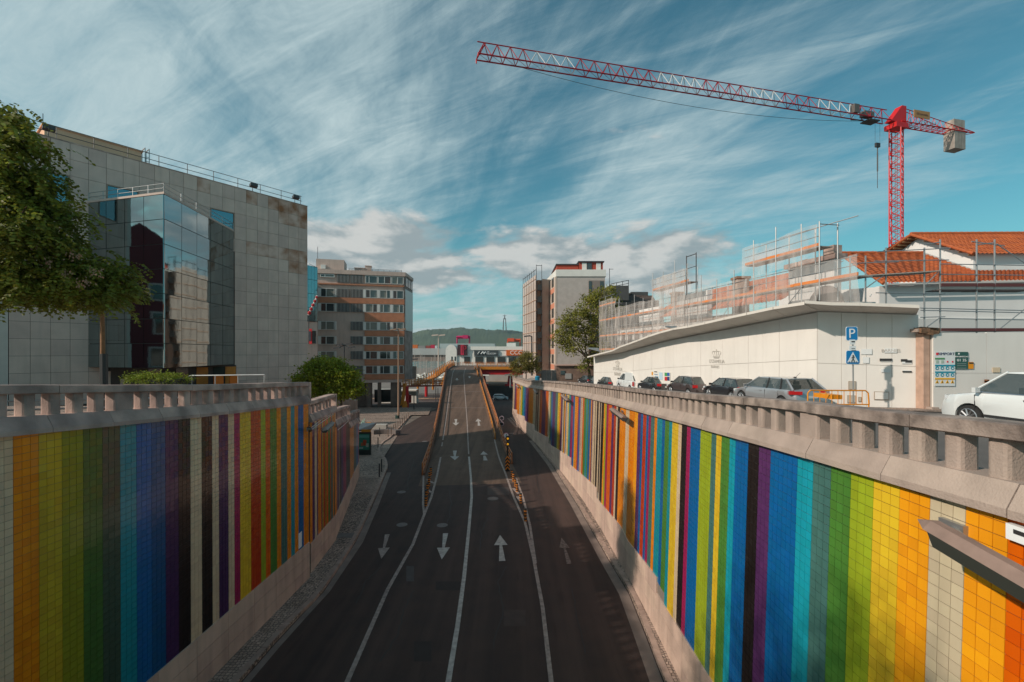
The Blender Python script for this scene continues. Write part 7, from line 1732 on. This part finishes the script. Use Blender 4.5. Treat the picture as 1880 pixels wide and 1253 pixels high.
def jx(x):
    u = (x - CX) / F; return (u * mc.y - mc.x) / (jd.x - u * jd.y)
for (xa, c), (xb, _) in zip(secs[:-1], secs[1:]):
    da, db = jx(xa), jx(xb); da = min(da, JL); n_ = max(3, round((da - db) / 1.75)); m_ = wht_c if c == 'w' else red_c2; b = B(); bc = B()
    for o in (-JW, JW): bc.bar(jp(db, o, 0), jp(da, o, 0), .10, 4)
    bc.bar(jp(db, 0, JH), jp(da, 0, JH), .08, 4)
    for k in range(n_):
        p0, p1 = lerp(db, da, k / n_), lerp(db, da, (k + 1) / n_); pm_ = (p0 + p1) / 2
        for o in (-JW, JW): b.bar(jp(p0, o, 0), jp(pm_, 0, JH), .048, 4); b.bar(jp(pm_, 0, JH), jp(p1, o, 0), .048, 4)
        b.bar(jp(p0, -JW, 0), jp(p0, JW, 0), .03, 4); b.bar(jp(p0, -JW, 0), jp(p1, JW, 0), .028, 4)
    obj('jib_chord', bc, red_c2, cr); obj('jib_lattice', b, m_, cr)
b = B(); b.bar(jp(JL, -JW, -.4), jp(JL, -JW, .1), .07, 4); b.bar(jp(JL, JW, -.3), jp(JL, JW, .1), .06, 4); b.bar(jp(JL, JW, 0), jp(JL, -JW, 0), .06, 4); b.bar(jp(JL, -JW, 0), jp(JL - 1, 0, JH), .05, 4); b.bar(jp(JL, JW, 0), jp(JL - 1, 0, JH), .05, 4); obj('jib_tip', b, red_c, cr)
# slewing unit, apex, counter jib
b = B(); b.obox(mc + Vector((0, 0, 33.6)), jd, jn, (0, 0, 1), 1.15, .9, .35); obj('slewing_ring', b, red_c, cr)
b = B(); b.prism([jp(1.6, -.5, .0), jp(-1.3, -.5, .0), jp(-1.3, -.5, 2.5), jp(-.5, -.5, 2.5)], jn * 1.0); obj('tower_head', b, red_c, cr)
b = B()
for o in (-.75, .75): b.bar(jp(0, o, 0), jp(-14.6, o, -.1), .10, 4); b.bar(jp(-1.2, o * .3, 2.3), jp(-14.8, o, .05), .07, 4)
for k in range(12):
    p0, p1 = -1.2 - k * 1.15, -1.2 - (k + 1) * 1.15
    for o in (-.75, .75):
        h0, h1 = lerp(2.3, .05, (-p0 - 1.2) / 13.6), lerp(2.3, .05, (-p1 - 1.2) / 13.6); b.bar(jp(p0, o, 0), jp(p1, o * lerp(.3, 1, k / 12), h1), .04, 4); b.bar(jp(p1, o, 0), jp(p1, o * lerp(.3, 1, k / 12), h1), .04, 4)
    b.bar(jp(p0, -.75, 0), jp(p0, .75, 0), .05, 4); b.bar(jp(p0, -.75, 0), jp(p1, .75, 0), .05, 4)
obj('counter_jib', b, red_c, cr)
for k in range(6):
    b = B(); p = -10.9 - k * .38; b.obox(mc + jd * p + Vector((0, 0, JZ - 1.35)), jd, jn, (0, 0, 1), .18, .75, 1.45); b.obox(mc + jd * (p - .1) + Vector((0, 0, JZ + 1.0)), jd, jn, (0, 0, 1), .18, .6, .75); obj('ballast_slab', b, bal_c, cr)
b = B(); c = jp(-3.6, 1.0, 1.25); b.obox(c, jd, (0, 0, 1), jn, 1.55, .55, .05); obj('name_board', b, mat('board_ochre', (.42, .20, .07), .6), cr)
text('lettering', 'GS noronha', .45, mat('board_ink', (.05, .03, .03), .6), cr, jp(-3.6, 1.08, 1.25), -jd)
b = B(); b.obox(jp(5.6, 0, .55), jd, jn, (0, 0, 1), .9, .4, .38); b.obox(jp(8.2, .35, .9), jd, jn, (0, 0, 1), .45, .3, .6); obj('winch', b, mat('winch_grey', (.12, .10, .09), .6), cr)
b = B(); b.obox(jp(5, 0, -.4), jd, jn, (0, 0, 1), 1.0, .7, .08); b.bar(jp(6.5, 0, -.35), jp(8.6, 0, -.55), .08, 4); obj('trolley', b, frame_d, cr)
tx = jp(jx(1611), 0, 0); b = B(); ztop = JZ - .4; hb = PZ(267, tx.y)
for o in (-.45, .45): q = tx + jd * o; b.bar((q.x, q.y, ztop), (tx.x + jd.x * o * .8, tx.y, hb + .2), .02, 4)
obj('hoist_rope', b, frame_d, cr)
b = B(); b.obox((tx.x, tx.y, hb), jd, jn, (0, 0, 1), .36, .15, .3); b.bar((tx.x, tx.y, hb), (tx.x, tx.y, PZ(281, tx.y)), .07, 5); b.bar((tx.x, tx.y, PZ(281, tx.y)), (tx.x, tx.y, PZ(315, tx.y)), .09, 5); b.bar((tx.x, tx.y, PZ(315, tx.y)), (tx.x, tx.y, PZ(346, tx.y)), .04, 5); obj('hook_block', b, frame_d, cr)
b = B(); A_ = jp(JL - 4, 0, -.3); C_ = jp(5, 0, -.3); pv = None
for k in range(25):
    t = k / 24; q = A_.lerp(C_, t) + Vector((0, 0, -4.2 * 4 * t * (1 - t) * (1 if True else 0) * .42))
    if pv is not None: b.bar(pv, q, .03, 3)
    pv = q
obj('slack_cable', b, frame_d, cr)
# ================================================================ FAR SIDE: MALL, PORT, HILLS
ml = thing('shopping_centre', 'long white quayside building with a dark and an orange shop sign above shop windows', 'building', (0, 212, -14.6))
Ym = 212
def mbx(name, x0, x1, y0, y1, m, o0=0.0, o1=20.0, parent=ml):
    b = B(); b.box(PX(x0, Ym), PX(x1, Ym), Ym + o0, Ym + o1, PZ(y1, Ym), PZ(y0, Ym)); return obj(name, b, m, parent)
mbx('wall', 838, 1040, 638, 704, white_p, .6, 25); mbx('parapet', 858, 1040, 636.5, 643, white_p, .2, 1)
b = B(); n_ = 12; xa, xb = PX(818, Ym), PX(838.5, Ym); zc = PZ(645, Ym); pts = [Vector((lerp(xa, xb, .5) + (xb - xa) / 2 * math.cos(math.pi * k / n_), Ym, zc + PZ(633, Ym) - PZ(645, Ym) - 0 if False else zc + (12 / F * Ym) * math.sin(math.pi * k / n_))) for k in range(n_ + 1)] + [Vector((xa, Ym, -14)), Vector((xb, Ym, -14))]
b.prism(pts, (0, 30, 0)); obj('vaulted_hall', b, white_p, ml)
mbx('sign_tower', 840, 858, 633, 652.5, mat('tower_dark', (.05, .02, .025), .5), -.5, 5); mbx('sign_stripe', 846, 852, 633.5, 652, mat('tower_red', (.5, .02, .06), .5), -.7, -.5); text('lettering', 'P', 5.2, mat('tower_pink', (.30, .015, .03), .5), ml, P(851.5, 642.5, Ym - .8), (1, 0, 0))
mbx('sign_board', 870.5, 915, 643.5, 652.8, mat('board_dark', (.045, .055, .06), .6), -.2, .6)
lw_ = mat('sign_letter_white', (.75, .78, .78), .6)
b = B(); z_ = [P(877, 650.5, Ym - .5), P(880.5, 645.8, Ym - .5), P(883, 650.3, Ym - .5), P(887, 646, Ym - .5), P(889, 650, Ym - .5), P(891.5, 646.2, Ym - .5)]
for k in (0, 2, 3, 4): b.bar(z_[k], z_[k + 1], .22, 4)
b.bar(z_[0], z_[1], .22, 4); obj('sign_emblem', b, lw_, ml)
text('lettering', 'AIR', .8, lw_, ml, P(896, 646.5, Ym - .5), (1, 0, 0)); text('lettering', 'TELECOM', 1.05, lw_, ml, P(901.5, 649.8, Ym - .5), (1, 0, 0))
mbx('sign_board', 929.5, 962, 643, 653.2, mat('board_orange', (.62, .12, .015), .6), -.2, .6); text('lettering', 'CCC', 2.5, lw_, ml, P(947.5, 648.2, Ym - .5), (1, 0, 0), sx=1.1)
for k in range(6):
    x = 852 + k * 20.4; mbx('shop_window', x, x + (14.5 if k else 11), 655.5, 667, glass_d, .3, .7)
for k in range(2): mbx('shop_window', 828.5 + k * 6, 831 + k * 6, 655, 663, glass_d, -.1, .2)
mbx('fascia', 870, 1040, 653.2, 655, mat('grey_fascia', (.3, .3, .3), .7), .2, .6); mbx('plinth', 815, 1040, 690, 706, mat('grey_base', (.35, .33, .31), .8), .1, .6)
wh = thing('warehouse', 'long low quay warehouse with a pale roof left of the white hall', 'building', (-45, 300, -14.7)); Ym = 300
mbx('wall', 757, 1010, 652, 664, mat('shed_brown', (.26, .20, .17), .8, .2, .3), 0, 30, wh); mbx('roof', 750, 1010, 640, 652, mat('shed_roof', (.42, .44, .43), .7, .1, .2), -1, 31, wh); mbx('clerestory', 805, 908, 631, 640, mat('shed_roof2', (.34, .40, .40), .6), 5, 20, wh)
for i, (x0, x1, c) in enumerate(((754, 768, (.50, .12, .02)), (768.5, 782, (.20, .20, .19)), (783, 791, (.25, .05, .04)), (791.5, 799, (.42, .01, .05)), (799.5, 803, (.5, .55, .55)))):
    o = thing('container', ['orange', 'grey', 'dark red', 'crimson', 'white'][i] + ' shipping container stack on the quay left of the white hall', 'container', (PX(x0, 305), 305, -4)); b = B(); b.box(PX(x0, 305), PX(x1, 305), 303, 308, PZ(641, 305), PZ(633.5 if i in (0, 3) else 635, 305)); obj('box', b, mat('cont%d' % i, c, .6), o)
def gantry(label, x0, x1, y0, y1, m, leg):
    Yg = 330; t = thing('port_crane', label, 'crane', P((x0 + x1) / 2, y1, Yg)); b = B()
    for x in (x0 + 1.2, x1 - 1.2): b.bar(P(x, y1, Yg), P(x, y0 + 2, Yg), .45, 4); b.bar(P(x, y1, Yg + 12), P(x, y0 + 2, Yg + 12), .4, 4)
    b.bar(P(x0, y0 + 3, Yg), P(x1, y0 + 3, Yg), .8, 4); b.bar(P(x0, y0 + 5, Yg + 12), P(x1, y0 + 5, Yg + 12), .6, 4); obj('frame', b, m, t)
    b = B(); b.box(PX(leg[0], Yg), PX(leg[1], Yg), Yg - 3, Yg + 6, PZ(y0 + 6, Yg), PZ(y0, Yg)); obj('machine_house', b, m, t); return t
gantry('magenta gantry crane rising behind the sign tower of the white hall', 838, 863, 616, 634, mat('magenta_crane', (.48, .01, .10), .5), (850, 860)); gantry('orange gantry crane behind the white building under the netted block', 931, 956, 621.5, 638, mat('orange_crane', (.58, .07, .02), .5), (932, 944))
t = thing('site_hut', 'white control cabin under the orange gantry crane', 'cabin', P(939, 634, 325)); b = B(); b.box(PX(930, 325), PX(947, 325), 324, 328, PZ(637, 325), PZ(630, 325)); obj('wall', b, white_p, t)
mast = mat('boat_mast', (.34, .30, .27), .6)
for i in range(30):
    x = 762 + i * 1.9 + ru(-.8, .8); Yb = ru(232, 285); zb = -14.4; h = ru(8, 14) 
    t = thing('sailboat', 'moored white sailboat among the bare masts beyond the avenue', 'boat', (PX(x, Yb), Yb, zb), 0, 'sailboats in the marina'); X_ = PX(x, Yb)
    b = B(); b.hexa([(X_ - .5, Yb - 3, zb), (X_ + .5, Yb - 3, zb), (X_ + .3, Yb + 4, zb), (X_ - .3, Yb + 4, zb), (X_ - 1.3, Yb - 4, zb + 1.1), (X_ + 1.3, Yb - 4, zb + 1.1), (X_ + .2, Yb + 5, zb + 1.3), (X_ - .2, Yb + 5, zb + 1.3)]); b.box(X_ - .7, X_ + .7, Yb - 2, Yb + 1.5, zb + 1.1, zb + 1.7); obj('hull', b, white_p, t)
    b = B(); b.bar((X_, Yb, zb + 1), (X_, Yb, zb + h), .13, 4); b.bar((X_ - .9, Yb, zb + h * .62), (X_ + .9, Yb, zb + h * .62), .07, 4); obj('mast', b, mast, t)
cols = [white_p, dkgrey, silver_cp, black_cp, white_p, mat('car_blue', (.03, .08, .14), .3, coat=1), silver_cp]
def smallcar(x, Y, m, lb, z=None):
    z = zr(Y) + .02 if z is None else z; X_ = PX(x, Y); t = thing('distant_car', lb, 'car', (X_, Y, z), 0, 'cars in the marina car park'); b = B()
    b.hexa([(X_ - .85, Y - 2.1, z + .3), (X_ + .85, Y - 2.1, z + .3), (X_ + .85, Y + 2.1, z + .3), (X_ - .85, Y + 2.1, z + .3), (X_ - .85, Y - 2.0, z + .85), (X_ + .85, Y - 2.0, z + .85), (X_ + .85, Y + 2.0, z + .75), (X_ - .85, Y + 2.0, z + .75)]); obj('body', b, m, t)
    b = B(); b.hexa([(X_ - .78, Y - 1.7, z + .85), (X_ + .78, Y - 1.7, z + .85), (X_ + .78, Y + 1.0, z + .8), (X_ - .78, Y + 1.0, z + .8), (X_ - .6, Y - 1.2, z + 1.4), (X_ + .6, Y - 1.2, z + 1.4), (X_ + .6, Y + .3, z + 1.4), (X_ - .6, Y + .3, z + 1.4)]); obj('cabin', b, car_glass, t)
    b = B()
    for sx in (-1, 1):
        for yy in (-1.3, 1.3): b.lathe([(.32, -.1), (.32, .1)], (X_ + sx * .8, Y + yy, z + .32), 8, 'X')
    obj('wheel', b, tyre_m, t)
for i, (x, Y) in enumerate(((772, 218), (777, 212), (783, 220), (789, 214), (795, 196), (801, 215), (807, 210), (813, 200), (798, 222), (768, 225), (786, 228))):
    smallcar(x, Y, cols[i % 7], 'car among the vehicles parked in front of the sailboat masts', -14.55)
mz = thing('advert_panel', 'dark panel post beside the right corner of the apartment block', 'sign', P(761, 695, 130)); b = B(); b.box(PX(757, 130), PX(763, 130), 130, 131, PZ(696, 130), PZ(673, 130)); obj('panel', b, mat('panel_black', (.03, .035, .035), .5), mz)
for i, (x, y, Y, h, lb) in enumerate(((760, 752, 84, 2.6, 'black signal pole at the plaza corner beside the red column'), (800, 735, 118, 3.4, 'thin dark pole under the footbridge deck'), (804, 730, 126, 2.6, 'second thin dark pole under the footbridge, nearer the ramp'))):
    t = thing('pole', lb, 'pole', P(x, y, Y)); q = P(x, y, Y); b = B(); b.bar((q.x, q.y, zr(Y)), (q.x, q.y, q.z + h), .09, 6); obj('shaft', b, steel_d, t)
bus = thing('bus', 'white bus with dark windows glimpsed between the apartment pillars', 'bus', P(706, 735, 108)); b = B(); b.box(PX(694, 108), PX(718, 108) + 6, 108, 110.5, PZ(742, 108), PZ(716, 108)); obj('body', b, white_p, bus); b = B(); b.box(PX(694, 108) - .02, PX(718, 108) + 6, 107.9, 108, PZ(726, 108), PZ(718.5, 108)); obj('window_band', b, glass_d, bus)
# hills and monument
hill_m = mat('hill_green', (.060, .085, .040), .95, .006, .5, c2=(.03, .05, .026))
prof = [(-900, 622), (300, 618), (560, 614), (700, 611), (757, 612), (775, 607), (790, 604), (820, 604), (850, 602.2), (880, 604), (905, 605.5), (930, 606), (950, 608), (965, 611), (1020, 615), (1200, 620), (1900, 626), (3000, 632)]
b = B(); NX, NYr = 500, 14
from mathutils import noise as mn
for j in range(NYr + 1):
    Yh = 2850 + 60 * j
    for i in range(NX + 1):
        x = lerp(100, 1700, i / NX); top = PZ(pw(prof, x), 3300); t = min(1, j / 8.0); s_ = t * t * (3 - 2 * t) if j <= 8 else 1 - (j - 8) * .03
        X_ = PX(x, Yh); z_ = lerp(-18, top, s_ ** .8); z_ += mn.fractal(Vector((X_ * .02, Yh * .02, 0)), 1, 2, 5) * 9 * t + mn.noise(Vector((X_ * .09, Yh * .07, 3))) * 4.5 * t
        b.v.append((X_, Yh, z_))
for j in range(NYr):
    for i in range(NX): k = j * (NX + 1) + i; b.f.append((k, k + 1, k + NX + 2, k + NX + 1)); b.m.append(0)
struct('hills', b, hill_m)
mo = thing('monument', 'statue with open arms on a tall four legged pedestal on the far hill', 'monument', P(926.5, 607, 3200)); Yq = 3200; mst = mat('monument_stone', (.10, .095, .09), .9); c = P(926.5, 607, Yq); H = PZ(585, Yq) - PZ(609, Yq); b = B(); zb = PZ(609, Yq)
for sx in (-1, 1):
    for sy in (-1, 1): b.hexa([(c.x + sx * 11 - 4, Yq + sy * 9 - 3, zb), (c.x + sx * 11 + 4, Yq + sy * 9 - 3, zb), (c.x + sx * 11 + 3, Yq + sy * 9 + 3, zb), (c.x + sx * 11 - 3, Yq + sy * 9 + 3, zb), (c.x + sx * 6.5 - 2.8, Yq + sy * 5 - 3, zb + H), (c.x + sx * 6.5 + 2.8, Yq + sy * 5 - 3, zb + H), (c.x + sx * 6.5 + 2.8, Yq + sy * 5 + 3, zb + H), (c.x + sx * 6.5 - 2.8, Yq + sy * 5 + 3, zb + H)])
b.box(c.x - 10, c.x + 10, Yq - 8, Yq + 8, zb + H - 6, zb + H); obj('pedestal', b, mst, mo)
b = B(); zs = zb + H; b.lathe([(4.5, 0), (3.4, 10), (3.6, 18), (2.0, 21), (1.6, 23)], (c.x, Yq, zs), 8); b.ball((c.x, Yq, zs + 25), 2.2, 8); b.bar((c.x - 13, Yq, zs + 19.5), (c.x + 13, Yq, zs + 19.5), 1.5, 6); obj('statue', b, mst, mo)
# maroon town house, seen mirrored in the glass bay
mh = thing('town_house', 'maroon town house mirrored in the left face of the glass bay', 'building', (-44, 16, -2)); mar = mat('maroon_render', (.16, .035, .045), .85, .4, .15)
hx = Vector((-.349, .938, 0)); hc = Vector((-43, 18.0, 0)); hn = Vector((.938, .349, 0))
def hp(s, o, z): q = hc + hx * s + hn * o; return Vector((q.x, q.y, z))
b = B(); b.prism([hp(-7, 0, -3), hp(7, 0, -3), hp(7, 0, 7.5), hp(0, 0, 12.5), hp(-7, 0, 7.5)], hn * -10); obj('wall', b, mar, mh)
for s in (-4.5, -1.5, 1.5, 4.5):
    for z in (-1.2, 1.9, 5.0):
        b = B(); wallbox(b, s - .65, s + .65, 0, .08, z - .15, z + 1.9, fp=hp); f = obj('window', b, mat('pale_surround', (.5, .45, .42), .8), mh); b = B(); wallbox(b, s - .45, s + .45, .08, .11, z, z + 1.7, fp=hp); obj('pane', b, glass_d, f)

# trees behind the viewpoint whose shade falls on the lower right wall
tree('tree', 'street tree on the left pavement beside the viewpoint, shading the nearest right tiles', Vector((-12.8, -2.5, -1.4)), [Vector((-12.7, -2.4, 2.0))], [((-12.5, -2.6, 4.6), (2.6, 2.6, 2.4)), ((-11.8, .6, 4.2), (2.3, 2.3, 2.2)), ((-13.2, -1.2, 6.6), (2.2, 2.4, 1.6)), ((-12.6, 3.2, 2.9), (1.9, 1.9, 1.5))], lf_near, 170, 34, .20, .45, .16, hollow=.3)

# ================================================================ HAZE
hm = bpy.data.materials.new('haze_air'); hm.use_nodes = True; t = hm.node_tree; t.nodes.remove(t.nodes['Principled BSDF'])
pv_ = t.nodes.new('ShaderNodeVolumePrincipled'); pv_.inputs['Color'].default_value = (.62, .78, .85, 1); pv_.inputs['Density'].default_value = 0.00009; pv_.inputs['Anisotropy'].default_value = .2
t.links.new(pv_.outputs[0], t.nodes['Material Output'].inputs['Volume'])
b = B(); b.box(-6100, 6100, -60, 9100, -25, 260); hz = obj('haze', b, hm, kind='stuff')
